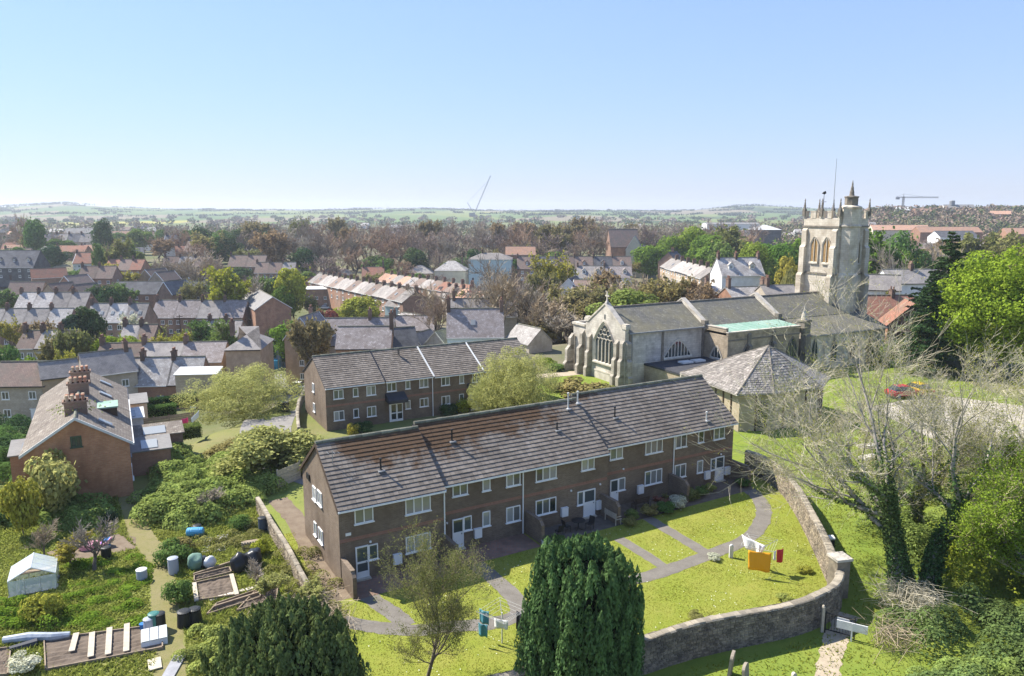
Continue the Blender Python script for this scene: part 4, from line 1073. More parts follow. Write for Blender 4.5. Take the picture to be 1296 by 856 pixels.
def make_conifer(key, seed, h=12.0, w=6.0, lm='blue', n=9000, tiers=26, droop=.35):
    r = np.random.default_rng(seed)
    C, A = [], []
    Vs = []
    P0, P1, R0, R1 = [], [], [], []
    for k in range(tiers):
        f = k / tiers; z = h * (.10 + .88 * f); ln = w / 2 * (1 - f) ** .8 * r.uniform(.75, 1.15) + .15
        m = max(4, int(9 * (1 - f) + 4))
        for j in range(m):
            az = r.uniform(0, 2 * PI); l2 = ln * r.uniform(.7, 1.12)
            d = np.array([math.cos(az), math.sin(az), 0]); tip = np.array([0, 0, z]) + d * l2 + np.array([0, 0, l2 * r.uniform(-droop, .15)])
            P0.append([0, 0, z]); P1.append(tip); R0.append(.05); R1.append(.015)
            q = max(6, int(n / tiers / m * l2 / (w * .25)))
            t = r.uniform(.25, 1.03, q)
            side = np.cross(d, [0, 0, 1]); off = r.normal(0, .16, q) * l2 * (1.15 - t) * 1.6
            c0 = np.array([0, 0, z]) + (tip - np.array([0, 0, z]))[None] * t[:, None] + side[None] * off[:, None] + np.array([0, 0, 1]) * (r.normal(0, .07, q) - np.abs(off) * .25)[:, None]
            C.append(c0)
    C = np.concatenate(C)
    lv_, lf_, lt = leaf_quads(r, C, .38, flat=.7, aspect=.42)
    tv, tf = tubes(np.array([[0, 0, -.3]] + P0), np.array([[0, 0, h * .97]] + P1), np.array([h * .02] + R0), np.array([.03] + R1), 6)
    VAR[key] = (np_mesh("trunk", tv, tf, bark, smooth=True), np_mesh("crown", lv_, lf_, LM[lm], lt), h, w)
LV_FAR = [(5, .4, .78, .7, .62), (5, .28, .66, .65, .55), (5, .15, .64, .65, .55), (7, .05, .66, .75, .6)]
make_bare('bare0', 1, levels=LV_FAR, twr=.05, tw='brown')
make_bare('bare1', 2, levels=LV_FAR, twr=.05, tw='purple', spread=.5)
make_bare('bare2', 3, levels=LV_FAR, twr=.05, tw='grey', spread=.8, fork=.24)
make_bare('bare3', 4, levels=[(6, .35, .8, .5, .6), (5, .25, .62, .55, .55), (5, .15, .62, .6, .55), (7, .05, .64, .7, .6)], twr=.05, tw='tan', fork=.34)
make_bare('bud0', 5, levels=LV_FAR, twr=.045, tw='tan', leaf=6500, leaf_s=.34, lm='olive')
make_bare('bud1', 6, levels=LV_FAR, twr=.045, tw='grey', leaf=7500, leaf_s=.36, lm='tawny', spread=.75)
make_bare('bud2', 7, levels=LV_FAR, twr=.045, tw='grey', leaf=9000, leaf_s=.36, lm='fresh', spread=.7)
make_leafy('leafy0', 11, 10, 8.5, 8000, .46); make_leafy('leafy1', 12, 10, 7.0, 7000, .46, clumps=26); make_leafy('leafy2', 13, 10, 9.5, 9000, .46, clumps=44)
make_leafy('dark0', 14, 10, 8.5, 7500, .44, lm='dark', clumps=30, base=.04); make_leafy('dark1', 15, 10, 6.0, 6000, .42, lm='dark', clumps=24, base=.02)
make_conifer('con0', 16, 12, 5.5); make_conifer('con1', 17, 12, 7.5, tiers=20, droop=.5)
make_leafy('bush0', 21, 3, 4.0, 2600, .26, lm='mid', clumps=20, base=-.1, inner=300); make_leafy('bush1', 22, 3, 3.4, 2400, .24, lm='olive', clumps=14, base=-.05, inner=300); make_leafy('bush2', 23, 3, 5.0, 3200, .26, lm='bramble', clumps=30, base=-.2, inner=400)
KINDN = dict(bare="bare_tree", bud="budding_tree", leafy="leafy_tree", dark="evergreen_tree", con="conifer_tree", bigcon="conifer_tree", willow="willow_tree", bigfresh="leafy_tree", scrub="scrub_tree")
def tree(name, label, key, x, y, height, width=None, mats=None, group=None, rz=None, cat='tree', z=None, twig=None):
    tm, cm, th, tw = VAR[key]
    if name == 'tree': name = KINDN.get(key.rstrip('0123456789'), 'tree')
    sz = height / th; sx = (width / tw) if width else sz
    t = thing(name, label, cat, (x, y, h1(x, y) if z is None else z), random.uniform(0, 6.28) if rz is None else rz, group)
    t.scale = (sx, sx, sz)
    a = link("trunk", tm, t); c_ = link("crown", cm, t)
    if mats or twig:
        for i, ms in enumerate(c_.data.materials):
            m = twig_mats.get(twig) if (ms.name.startswith("twigs")) else (LM.get(mats))
            if m: c_.material_slots[i].link = 'OBJECT'; c_.material_slots[i].material = m
    return t
def tpx(name, label, key, u, vtop, y, wpx, mats=None, group=None, cat='tree', twig=None):
    """a tree that stands at distance y, its top at photo pixel (u, vtop), its crown wpx pixels wide"""
    x, _, zt = GY(u, vtop, y)
    D = y * cP + (CAMZ - zt) * sP
    g = h1(x, y)
    return tree(name, label, key, x, y, max(zt - g, 1.0), wpx / FPX * D, mats, group, cat=cat, twig=twig, z=g)

# ------------------------------------------------------------------ houses of the town
HW = {}
def far_window(w, h, pane, bars=1, frame=None):
    k = (round(w, 1), round(h, 1), pane.name, bars)
    if k not in HW:
        mb = MB(); f = .09
        mb.box(-w / 2, w / 2, -.05, .02, 0, f).box(-w / 2, w / 2, -.05, .02, h - f, h).box(-w / 2, -w / 2 + f, -.05, .02, f, h - f).box(w / 2 - f, w / 2, -.05, .02, f, h - f)
        if bars: mb.box(-.035, .035, -.045, .02, f, h - f)
        mb.box(-w / 2 - .08, w / 2 + .08, -.12, .02, -.08, 0)
        mb.box(-w / 2 + f, w / 2 - f, -.02, .01, f, h - f, 1)
        HW[k] = mb.mesh("window", [frame or white_paint, pane])
    return HW[k]
POTM = {}
brick_stack = brickmat("sooty stack brick", (.17, .10, .075), (.23, .15, .11), (.2, .17, .14), dirt=(.10, .075, .06), rnd=.2)
pot_dark = plain("sooty pot", (.26, .14, .095), .85, (.2, .12, .09), 3, rnd=.25)
def chimney(parent, x, y, zbase, h, pots, w=.55, d=1.1, m=None, along=True, potm=None):
    m = m or brick_town
    mb = MB(); a, b = (w, d) if along else (d, w)
    mb.box(-a / 2, a / 2, -b / 2, b / 2, -1.2, h).box(-a / 2 - .07, a / 2 + .07, -b / 2 - .07, b / 2 + .07, h - .22, h)
    c_ = mb.build("chimney", m, parent, (x, y, zbase))
    if 'p' not in POTM: POTM['p'] = MB().lathe([(.13, 0), (.11, .35), (.14, .4), (.14, .48), (.08, .5)], 8).mesh("chimney_pot", pot_dark)
    for k in range(pots):
        q = (k - (pots - 1) / 2) * (b - .25) / max(pots - 1, 1)
        link("chimney_pot", POTM['p'], c_, (0, q, h) if along else (q, 0, h))
    return c_
def house(name, label, x, y, rot, Ln, D, he, rise, wall, roof, base=None, ez=None, chim=(), rows=((1.0, 1.1), (3.5, 1.05)), nwin=3, gw=1, cat='house', group=None, hip=0.0, dorm=0, sky_=0, door=1, pane=None, ridge=True, oh=.28, ww=1.0, verge=None, winm=None):
    """local x along the front, front wall faces -y; the origin is the front corner at ground level"""
    rz = R_(rot)
    if 52 <= rot <= 100 and x < 900: x, y = x + D * math.sin(rz), y - D * math.cos(rz)      # gable towards the viewer: the point given is its other corner
    if base is None: base = h1(x, y)
    if ez is not None: he = ez - base
    t = thing(name, label, cat, (x, y, base), rz, group)
    lo = -3.0
    mid = D / 2; rg = he + rise
    sl = rise / mid; ye, ze = -oh, he - oh * sl
    if hip <= 0:
        MB().prism([(0, 0, lo), (0, 0, he), (0, mid, rg - .08), (0, D, he), (0, D, lo)], (Ln, 0, 0)).build("wall", wall, t)
        MB().prism([(-.15, ye, ze), (-.15, mid, rg), (-.15, D + oh, ze), (-.15, D + oh, ze - .13), (-.15, mid, rg - .13), (-.15, ye, ze - .13)], (Ln + .3, 0, 0)).build("roof", roof, t)
        if ridge: MB().tube([(-.15, mid, rg + .02), (Ln + .15, mid, rg + .02)], .11, 6).build("ridge", ridge_m, t)
    else:
        MB().box(0, Ln, 0, D, lo, he).build("wall", wall, t)
        hx = hip * mid
        mb = MB(); o = oh
        mb.add([(-o, -o, ze), (Ln + o, -o, ze), (Ln + o, D + o, ze), (-o, D + o, ze), (hx, mid, rg), (Ln - hx, mid, rg)], [(0, 1, 5, 4), (1, 2, 5), (2, 3, 4, 5), (3, 0, 4), (3, 2, 1, 0)])
        mb.build("roof", roof, t)
    MB().box(-.1, Ln + .1, ye - .09, ye + .02, ze - .16, ze - .03).build("gutter", offwhite if random.random() < .5 else black_paint, t)
    for k, c_ in enumerate(chim):
        cx, ch, np_ = c_[0] * Ln, c_[1], c_[2]
        chimney(t, cx, c_[3] * D if len(c_) > 3 else mid, rg, ch * .85, np_, w=.6, m=brick_stack)
    pn = pane or glass
    if nwin:
        for zi, (z, hh) in enumerate(rows):
            if z + hh > he: continue
            for k in range(nwin):
                sx = Ln * (k + .5) / nwin
                if zi == 0 and door and k == nwin // 2:
                    MB().box(-.45, .45, -.05, .02, 0, 2.0).box(-.55, .55, -.12, .02, 2.0, 2.12).build("door", random.choice([white_paint, wood_dark, lead_m]), t, (sx, -.003, .05)); continue
                w_ = ww if nwin > 1 else 1.3
                o = link("window", far_window(w_, hh, pn), t, (sx, -.003, z))
                if winm: pass
    if gw:
        for z, hh in rows[:]:
            if z + hh > he + .3: continue
            link("window", far_window(.9, hh, pn), t, (-.003, mid, z), -PI / 2)
            link("window", far_window(.9, hh, pn), t, (Ln + .003, mid, z), PI / 2)
    for k in range(dorm):
        sx = Ln * (k + .5) / dorm; y0 = mid * .32; z0 = he + sl * y0
        d_ = MB().prism([(-.65, y0, z0 - .4), (.65, y0, z0 - .4), (.65, y0, z0 + 1.1), (0, y0, z0 + 1.75), (-.65, y0, z0 + 1.1)], (0, 2.0, 0)).build("dormer", render_cream if k % 2 else wall, t, (sx, 0, 0))
        MB().prism([(-.85, y0 - .15, z0 + 1.02), (0, y0 - .15, z0 + 1.88), (.85, y0 - .15, z0 + 1.02), (.85, y0 - .15, z0 + .92), (0, y0 - .15, z0 + 1.76), (-.85, y0 - .15, z0 + .92)], (0, 2.3, 0)).build("dormer_roof", roof, d_)
        link("window", far_window(.8, 1.0, pn), d_, (0, y0 - .003, z0 + .05))
    for k in range(sky_):
        sx = Ln * (k + .6) / (sky_ + .3); y0 = mid * .45; z0 = he + sl * y0
        M_ = Matrix.Translation((sx, y0, z0 + .06)) @ Matrix.Rotation(math.atan(sl), 4, 'X')
        MB().box(-.4, .4, -.55, .55, -.02, .08, 0, M=M_).box(-.32, .32, -.46, .46, .08, .1, 1, M=M_).build("skylight", [grey_metal, glass_net], t)
    if verge:
        for xx in (-.2, Ln + .05):
            for ya, yb in ((ye, mid), (D - ye, mid)):
                MB().prism([(xx, ya, ze - .16), (xx, ya, ze + .06), (xx, yb, rg + .06), (xx, yb, rg - .16)], (.15, 0, 0)).build("bargeboard", verge, t)
    return t
ORD = ['first', 'second', 'third', 'fourth', 'fifth', 'sixth', 'seventh', 'eighth', 'ninth', 'tenth', 'eleventh', 'twelfth', 'thirteenth', 'fourteenth', 'fifteenth', 'sixteenth', 'seventeenth', 'eighteenth', 'nineteenth', 'twentieth']
def row_px(what, uL, vE, y, uR, n, rot, D, risepx, wall, roofs, he=None, frm='from the left end', nm='terraced_house', group=None, chim=1, **kw):
    """a row of n houses whose eaves run from photo pixel (uL, vE) at distance y to column uR"""
    x0, _, ez = GY(uL, vE, y)
    d = np.array([math.cos(R_(rot)), math.sin(R_(rot))])
    k = (uR - 648) / FPX
    # length so that the far end meets column uR
    a0 = x0; den = d[0] - k * d[1] * cP
    Dd = y * cP + (CAMZ - ez) * sP
    Ln = (k * Dd - x0) / den
    rise = risepx / FPX * Dd
    if n > 1: rise = min(rise, D * .5)
    for i in range(n):
        q = np.array([x0, y]) + d * Ln * i / n
        w = Ln / n
        roof = roofs[i % len(roofs)]; wl = wall[i % len(wall)] if isinstance(wall, list) else wall
        lab = what if n == 1 else f"{ORD[i]} house {frm} of {what}"
        cm = ((.02, 1.2, 4),) if chim == 1 else (((.02, 1.2, 4), (.98, 1.2, 3)) if chim == 2 else ())
        if callable(chim): cm = chim(i)
        gb = min(h1(*q), h1(*(q + d * w)))
        house(nm, lab, q[0], q[1], rot, w - .01, D, 5, rise, wl, roof, base=max(gb, ez - 5.6) if he is None else ez - he, ez=ez, chim=cm, group=group, **kw)
sp, sd, sg, sb, pu = slate_pale, slate_dark, slate_grey, slate_brown, slate_purple
W2 = dict(nwin=2, gw=0)
row_px("the slate terrace at the left edge", -30, 413, 185, 84, 4, 2, 8, 20, brick_town, [sg, sg, sg, sp], group="slate terrace at the left edge", **W2)
row_px("the pale slate terrace behind the left edge", 18, 389, 205, 107, 4, 3, 8, 17, brick_town, [sp, sp, sg, sg], group="pale slate terrace", **W2)
row_px("the short terrace with many rooflights", 108, 407, 182, 181, 3, 2, 8, 21, brick_town, [sg, sp, sg], group="short terrace with rooflights", sky_=2, **W2)
row_px("the long brick terrace with white windows", 191, 401, 205, 307, 4, -1, 8.5, 19, brick_town, [pu, pu, sg, pu], group="long brick terrace with white windows", nwin=3, gw=0)
row_px("long dark slate roofed brick schoolhouse with a gabled cross wing", 140, 372, 262, 257, 1, 1, 10, 14, brick_town, [sd], nm='schoolhouse', nwin=9, gw=0, chim=0, door=0)
house('house', 'brick gabled wing with white bargeboards at the middle of the dark slate schoolhouse', *GY(199, 371, 255)[:2], 62, 9, 7.5, 4.5, 4.0, brick_town, sd, ez=GY(199, 371, 255)[2], verge=white_paint, nwin=2, gw=0)
row_px("dark roofed brown brick house before the red roofed close", 6, 378, 245, 50, 1, 2, 8, 20, brick_buff, [sb], nm='house', nwin=4, chim=0)
for i, (u, v, y, rot, ln, de, wl, rf, lab) in enumerate([
        (50, 374, 232, -28, 8, 9, brick_buff, sb, "buff gabled house leftmost of the three stepped gables"),
        (72, 362, 244, -28, 8, 8, brick_red, sb, "orange brick gabled house in the middle of the stepped gables"),
        (82, 374, 226, -28, 8, 8, brick_town, sb, "low brown gabled house nearest of the three stepped gables"),
        (175, 352, 285, -30, 9, 8, brick_buff, sb, "brown gabled house with pale verges behind the schoolhouse"),
        (189, 354, 275, -30, 8, 7, brick_buff, sb, "smaller brown gabled house beside the schoolhouse roof"),
        (40, 352, 290, 4, 12, 8, brick_town, tile_red, "dark red roofed house behind the stepped gables")]):
    X = GY(u, v, y)
    house('house', lab, X[0], X[1], rot + 30 if i == 5 else rot + 95, ln, de, 5, de * .42, wl, rf, ez=X[2], nwin=2, verge=offwhite if i in (1, 3, 4) else None, group="gabled houses of the close")
row_px("big navy slate block with dormers at the left edge", -30, 338, 320, 42, 1, 0, 12, 20, sd, [sd], nm='apartment_block', cat='building', nwin=6, chim=0, dorm=4)
row_px("the red roofed pair near the copper beech", 92, 333, 345, 155, 2, 4, 9, 18, [render_white, brick_red], [tile_red], group="red roofed pair", nwin=2, verge=white_paint)
row_px("low brown terrace seen through bare trees", 288, 337, 330, 334, 2, 0, 9, 13, brick_town, [sb], group="low brown terrace", nwin=2)
row_px("brown bungalow beneath the far dark wood", 0, 325, 380, 34, 1, 0, 9, 10, brick_buff, [sb], nm='bungalow', nwin=3)
row_px("the dark roofed far row below the copse", 20, 306, 450, 115, 6, 3, 9, 10, render_cream, [sd, sg], group="dark roofed far row", nwin=1, gw=0)
row_px("the far row with glinting pale roofs", 80, 296, 640, 118, 3, 0, 10, 7, brick_town, [sheet_grey], group="far row with glinting roofs", nwin=1, gw=0, chim=0)
row_px("dark house with white gables among the far trees", 206, 312, 440, 258, 1, 5, 12, 14, render_white, [sd], nm='house', nwin=4, verge=white_paint, dorm=2)
row_px("brown roofed house behind the white gabled far house", 232, 318, 400, 252, 1, -20, 9, 14, brick_buff, [sb], nm='house', nwin=2)
row_px("the brown pair before the red roofed pair", 98, 352, 268, 142, 2, 2, 8, 15, brick_town, [sb], group="brown pair", nwin=2)
row_px("the small red tiled row", 132, 341, 305, 178, 3, -3, 8, 12, brick_red, [tile_red, sb], group="small red tiled row", nwin=2)
row_px("the brown row beyond the bare trees", 205, 337, 330, 262, 3, 2, 8, 12, brick_buff, [sb, sg], group="brown row beyond the bare trees", nwin=2)
row_px("the low row above the cream barn", 322, 345, 310, 372, 3, 1, 8, 12, brick_town, [sb, sb, sg], group="low row above the barn", nwin=2)
row_px("the brick row behind the hipped house", 258, 425, 165, 300, 2, -2, 7, 17, brick_town, [pu, sg], group="brick row behind the hipped house", nwin=2)
row_px("the slate pair by the blossom tree", 150, 432, 148, 192, 2, 3, 7, 18, brick_town, [sg, sb], group="slate pair in the gardens", nwin=2)
row_px("the brown cottages at the left edge", 20, 440, 135, 88, 3, 3, 7, 18, stone_town, [sb, sg], group="brown cottages below the left edge terrace", nwin=2)
row_px("the slate cottages before the red street", 600, 398, 190, 652, 3, -2, 7, 15, brick_town, [sg, pu], group="slate cottages before the red street", nwin=2)
# middle left: lichened terraces
row_px("the lichened pale roofed terrace", 131, 487, 112, 252, 3, 5, 7.0, 36, brick_red, [sp, sp, sp], group="lichened pale roofed terrace", nwin=2, gw=0, chim=1)
row_px("the brown roofed terrace behind the lichened one", 118, 459, 124, 280, 3, 5, 7.5, 20, brick_buff, [sb, sg, pu], group="brown roofed terrace", nwin=2, gw=0, chim=1)
X = GY(285, 442, 122)
house('house', 'brown brick house with a hipped grey slate roof at the end of the lane', X[0], X[1], 6, 5.6, 10, 5.4, 3.0, brick_buff, sg, ez=X[2], hip=.9, nwin=0, gw=0, chim=((.1, 1.4, 3, .3),), group=None)
X = GY(-12, 487, 100)
house('cottage', 'low cottage with a rusty red brown tiled roof at the left edge', X[0], X[1], 3, 7.2, 6, 4.5, 2.6, stone_town, sb, ez=X[2], nwin=2)
X = GY(52, 478, 100)
house('outhouse', 'small grey roofed outhouse beside the rusty roofed cottage', X[0], X[1], 35, 4.5, 4, 3, 1.8, brick_buff, sg, ez=X[2], nwin=1)
X = GY(108, 475, 108)
house('house', 'grey slate roofed house behind the near chimney pots', X[0], X[1], 40, 7, 6, 4.5, 2.8, stone_town, sg, ez=X[2], nwin=2, chim=((.9, 1.4, 3),))
# long cream barn
X = GY(317, 388, 252)
X2 = GY(369, 403, 205)
house('barn', 'long barn with grey ribbed roof, pale side wall and brick gable', X2[0], X2[1], 118, 30, 9.5, 4, 3.2, brick_red, sheet_grey, ez=GY(347, 388, 207)[2], nwin=0, gw=0, verge=offwhite)
# streets of small terraces climbing away
def street(what, ua, va, ya, ub, vb, yb, n, D, rise, walls, roofs, group, flip=0, **kw):
    """ridge line from photo pixel a at distance ya to b at yb; one house per chimney"""
    A = np.array(GY(ua, va, ya)); B = np.array(GY(ub, vb, yb)); d = (B - A)[:2]; Ln = np.linalg.norm(d); rot = math.degrees(math.atan2(d[1], d[0]))
    e = d / Ln; nn = np.array([-e[1], e[0]])
    for i in range(n):
        t = i / n; q = A[:2] + e * Ln * t - nn * D / 2; rzz = A[2] + (B[2] - A[2]) * (t + .5 / n)
        house('terraced_house', f"{ORD[i]} house from the far end of {what}", q[0], q[1], rot, Ln / n - .01, D, 5, rise, walls[i % len(walls)], roofs[(i * 7 // 3) % len(roofs)], base=rzz - rise - 5, ez=rzz - rise, chim=((.98, 1.3, 4),), group=group, nwin=kw.get('nwin', 1), gw=0, rows=((1.0, 1.2), (3.4, 1.1)), sky_=1 if i % 3 == 1 else 0, door=0, dorm=kw.get('dorm', 0) if i % 2 == 0 else 0)
street("the stepped slate street", 404, 346, 290, 527, 368, 214, 15, 8.5, 2.9, [brick_town, brick_red, brick_town], [sg, sp, sb, pu, sg, sp, sp], "near stepped street")
street("the orange roofed street behind", 488, 346, 300, 598, 361, 240, 11, 8, 2.6, [brick_red, render_cream], [tile_orange, sb, tile_orange, tile_red, sg], "orange roofed street")
street("the red street by the blue house", 560, 362, 255, 640, 372, 215, 8, 7, 2.8, [brick_red, render_cream], [sb, tile_red, sg, tile_orange], "gabled red street", dorm=1)
street("the back row with white roofs", 384, 346, 330, 440, 340, 345, 5, 8, 2.2, [brick_town], [sp, sg], "back row with white roofs")
X = GY(384, 366, 268)
house('shed', 'flat white roofed workshop at the end of the stepped street', X[0], X[1], 8, 9, 8, 4, .6, brick_town, offwhite, ez=X[2], nwin=3, gw=0, chim=())
X = GY(383, 360, 300); house('house', 'red gabled house with rust roof at the far corner of the streets', X[0], X[1], 70, 9, 8, 5, 3.2, brick_red, tile_red, ez=X[2], nwin=2)
X = GY(458, 350, 310); house('house', 'dark red tiled house with tall brick chimney above the orange street', X[0], X[1], 6, 9, 8, 5, 3.6, brick_red, tile_red, ez=X[2], nwin=3, chim=((.95, 3.2, 4), (.05, 1.2, 2)))
X = GY(513, 346, 330); house('house', 'wide hipped slate roofed villa with pale walls', X[0], X[1], 2, 12, 10, 5, 3.2, render_cream, sg, ez=X[2], hip=1, nwin=4, gw=0)
X = GY(550, 342, 315); house('house', 'cream hipped roof villa with grey green slates', X[0], X[1], -4, 13, 10, 5, 3.6, render_cream, sp, ez=X[2], hip=1, nwin=4, gw=0, chim=((.1, 2.2, 4), (.85, 1.8, 3)))
X = GY(593, 329, 300); house('villa', 'tall pale blue rendered house with shallow slate roof', X[0], X[1], -3, 17, 11, 9.0, 2.2, render_blue, sg, ez=X[2] + .3, hip=.9, nwin=5, gw=0, rows=((1, 1.5), (4, 1.5), (6.6, 1.3)), chim=((.3, 1.5, 4),), group=None)
X = GY(640, 322, 330); house('house', 'orange tiled house behind the pale blue one', X[0], X[1], 0, 13, 9, 5, 3.2, brick_red, tile_orange, ez=X[2], nwin=3)
row_px("the dark brown roofed row with dormers", 655, 340, 300, 800, 6, 1, 9, 16, [brick_town, brick_town, render_white], [sb, sd, sb], group="dark brown roofed row", nwin=2, dorm=1, chim=1, gw=0)
X = GY(773, 312, 360); house('hall', 'big old hall with steep red brown roof and cross gable', X[0], X[1], 5, 14, 11, 6, 8.0, brick_town, sb, ez=X[2], nwin=3)
X = GY(792, 316, 352); house('house', 'dark slate gable with white trim joined to the old hall', X[0], X[1], 80, 10, 8, 5, 6.4, render_cream, sd, ez=X[2], nwin=2, verge=offwhite)
row_px("the white rendered pair below the brown row", 731, 351, 255, 800, 2, -2, 9, 13, render_white, [sg, pu], group="white rendered pair", nwin=3, dorm=2, gw=1)
# near centre
X = GY(393, 440, 140); X2 = GY(376, 440, 146)
house('house', 'stone house with steep brown tiled roof and two gabled dormers', GY(385, 430, 140)[0], 140, 3, 16.5, 9, 6, 4.4, stone_town, pu, ez=GY(385, 436, 140)[2], nwin=3, dorm=2, chim=((.03, 2.4, 3), (.72, 1.8, 4)), gw=1)
house('house', 'tall gabled end of the stone house beside the lane', GY(376, 434, 144)[0], 136, 80, 8, 6.5, 6, 4.0, brick_buff, pu, ez=GY(380, 426, 138)[2], nwin=2, verge=offwhite)
X = GY(425, 440, 118); house('house', 'brick wing with a broad purple grey slate roof and heavy chimney', X[0], X[1], 3, 8.6, 6.5, 4.5, 2.9, brick_red, pu, ez=X[2], nwin=3, gw=0, door=0, chim=((1.0, 2.6, 5),))
X = GY(492, 440, 122); house('house', 'dark slated gable behind the brick wing', X[0], X[1], 20, 5, 6, 4, 2.8, stone_town, sd, ez=X[2], nwin=1)
X = GY(505, 441, 128); house('house', 'grey slate house with a stone faced gable beside the dark gable', X[0], X[1], 65, 6, 5.5, 4, 2.7, stone_town, sg, ez=X[2], nwin=1, verge=stone_dress)
X = GY(533, 440, 126); house('house', 'mossy stone gabled cottage by the white walled house', X[0], X[1], 60, 6, 6, 4, 3.0, stone_town, church_slate, ez=X[2], nwin=1, verge=stone_dress)
X = GY(486, 418, 165); house('house', 'brown roofed back range with a brick stack', X[0], X[1], 5, 11, 7, 5, 2.7, brick_town, pu, ez=X[2], nwin=3, chim=((.2, 1.6, 4),))
X = GY(498, 411, 185); house('cottage', 'white slated cottage with a cream gable among the terraces', X[0], X[1], -38, 6.5, 6, 4, 2.8, render_cream, sp, ez=X[2], nwin=1)
X = GY(487, 386, 218); house('outhouse', 'pale blue grey gabled outhouse below the terraces', X[0], X[1], -35, 6, 5, 3, 1.8, render_blue, sg, ez=X[2], nwin=1, gw=0)
X = GY(566, 425, 121); house('house', 'white walled house with a lichened purple slate roof and rooflight', X[0], X[1], 3, 9.2, 7, 5, 4.0, plain("pale aqua wall", (.62, .74, .74), .85, (.55, .68, .68), 1), pu, ez=X[2], nwin=3, rows=((1, 1.1), (3.3, 1.0)), chim=((.02, 2.0, 2), (.98, 1.6, 2)), sky_=1, gw=1, pane=glass_green)
X = GY(570, 400, 145); house('house', 'slate roofed house with a brown hip behind the rooflight house', X[0], X[1], 3, 13, 7, 5, 3.0, stone_town, sg, ez=X[2], nwin=2, chim=((.05, 1.8, 4),))
X = GY(622, 392, 165); house('house', 'timbered grey gable with pale trim beneath the tall bare trees', X[0], X[1], 75, 7, 7, 5, 3.4, render_cream, sg, ez=X[2], nwin=1, verge=offwhite)
X = GY(640, 410, 150); house('house', 'stone gabled house beside the churchyard lane', X[0], X[1], 8, 9, 7, 5.4, 3.8, stone_town, sb, ez=X[2], nwin=3, chim=((.95, 1.5, 2),))
X = GY(667, 409, 152); house('house', 'pale stone gable with a single dark window above the outbuilding', X[0], X[1], 75, 8, 5.8, 5, 4.0, stone_pale, sb, ez=X[2] + .4, nwin=1)
X = GY(699, 431, 119); house('outbuilding', 'small stone outbuilding with weathered pale slate roof by the church', X[0], X[1], 124, 6.5, 4.6, 3.0, 2.1, stone_town, sp, ez=X[2], nwin=0, gw=0)
X = GY(700, 372, 190); house('house', 'white gabled house with dark slates seen past the church gable', X[0], X[1], 72, 9, 8, 5, 4.0, render_white, sd, ez=X[2], nwin=1, verge=white_paint)
X = GY(722, 374, 186); house('house', 'brown slated house next to the white gable', X[0], X[1], -18, 9, 8, 5, 3.6, render_cream, sb, ez=X[2], nwin=2, verge=offwhite)
X = GY(672, 358, 230); house('house', 'small white fronted house with dark gable beneath the pale tree', X[0], X[1], 60, 8, 7, 4.5, 3.0, render_white, sg, ez=X[2], nwin=1)
# right of the church roof
street("the slate terrace before the green trees", 850, 327, 268, 905, 340, 222, 7, 8, 2.8, [brick_buff, stone_town], [sg, sp, sg], "slate terrace before the green trees", nwin=2)
X = GY(833, 331, 285); house('house', 'dark gabled house at the far end of the slate terrace', X[0], X[1], 55, 8, 8, 6, 3.6, brick_town, sd, ez=X[2], nwin=2, chim=((.5, 1.5, 3),))
X = GY(914, 350, 195); house('house', 'tall white house with a grey mansard roof and brick gable end', X[0], X[1], 6, 11.5, 8.5, 5.6, 4.2, render_white, sp, ez=X[2] + .4, nwin=4, dorm=2, rows=((1, 1.3), (3.4, 1.3)), chim=((.03, 1.6, 3), (.45, 1.4, 5), (.98, 1.4, 4)))
X = GY(884, 377, 160); house('cottage', 'low white cottage with hipped grey slate roof and white chimney', X[0], X[1], 4, 8, 7, 4, 2.2, render_white, sp, ez=X[2], hip=.9, nwin=3, gw=0, chim=((.35, 2.0, 2),))
X = GY(930, 380, 150); house('house', 'pale slate roof with a tall brick stack just above the nave ridge', X[0], X[1], 12, 11, 8, 4.5, 2.2, brick_red, sp, ez=X[2], nwin=2, chim=((.05, 2.2, 4), (.75, 1.8, 4)), gw=0)
X = GY(972, 376, 148); house('house', 'grey roofed house with a square chimney beside the tower', X[0], X[1], 8, 7, 7, 4, 2.0, stone_town, sg, ez=X[2], nwin=2, chim=((.2, 1.8, 4),), gw=0)
X = GY(1127, 358, 165); house('cottage', 'long white cottage with grey slate roof and one central chimney', X[0], X[1], 4, 12.5, 7, 3.4, 2.7, render_white, sg, ez=X[2], nwin=5, rows=((.9, 1.2),), chim=((.52, 1.5, 5),), gw=0)
X = GY(1098, 365, 150); house('house', 'white gable with a slate roof close behind the church tower', X[0], X[1], -20, 6, 5, 4, 2.6, render_white, sg, ez=X[2], nwin=0, gw=0)
X = GY(1100, 410, 128); house('house', 'red brick house with a rusty tiled roof and white windows beside the tower foot', X[0], X[1], 3, 9.5, 8, 5, 3.9, brick_red, tile_red, ez=X[2] + .6, nwin=3, chim=((.62, 1.2, 2),), gw=0)
X = GY(1124, 411, 120); house('house', 'brick gabled wing with dark verges and a pair of white windows', X[0], X[1], 75, 7, 7.5, 4, 3.6, brick_red, tile_red, ez=X[2], nwin=0, gw=1, verge=wood_dark)
# blue fronted house at the head of the lane
X = GY(333, 444, 158); bh = house('house', 'narrow blue painted house with a grey gable at the head of the lane', X[0], X[1], 85, 8, 3.8, 4.6, 1.8, plain("slate blue boards", (.16, .25, .33), .7, (.12, .2, .28), 2), sg, ez=X[2], nwin=0, gw=0, verge=offwhite)
link("window", far_window(.9, 1.6, glass_net), bh, (-.003, 1.9, 3.0), -PI / 2)
MB().box(-1.4, 0, .2, 3.6, -1, 2.2).build("porch", plain("bright blue porch", (.05, .30, .46), .6), bh)
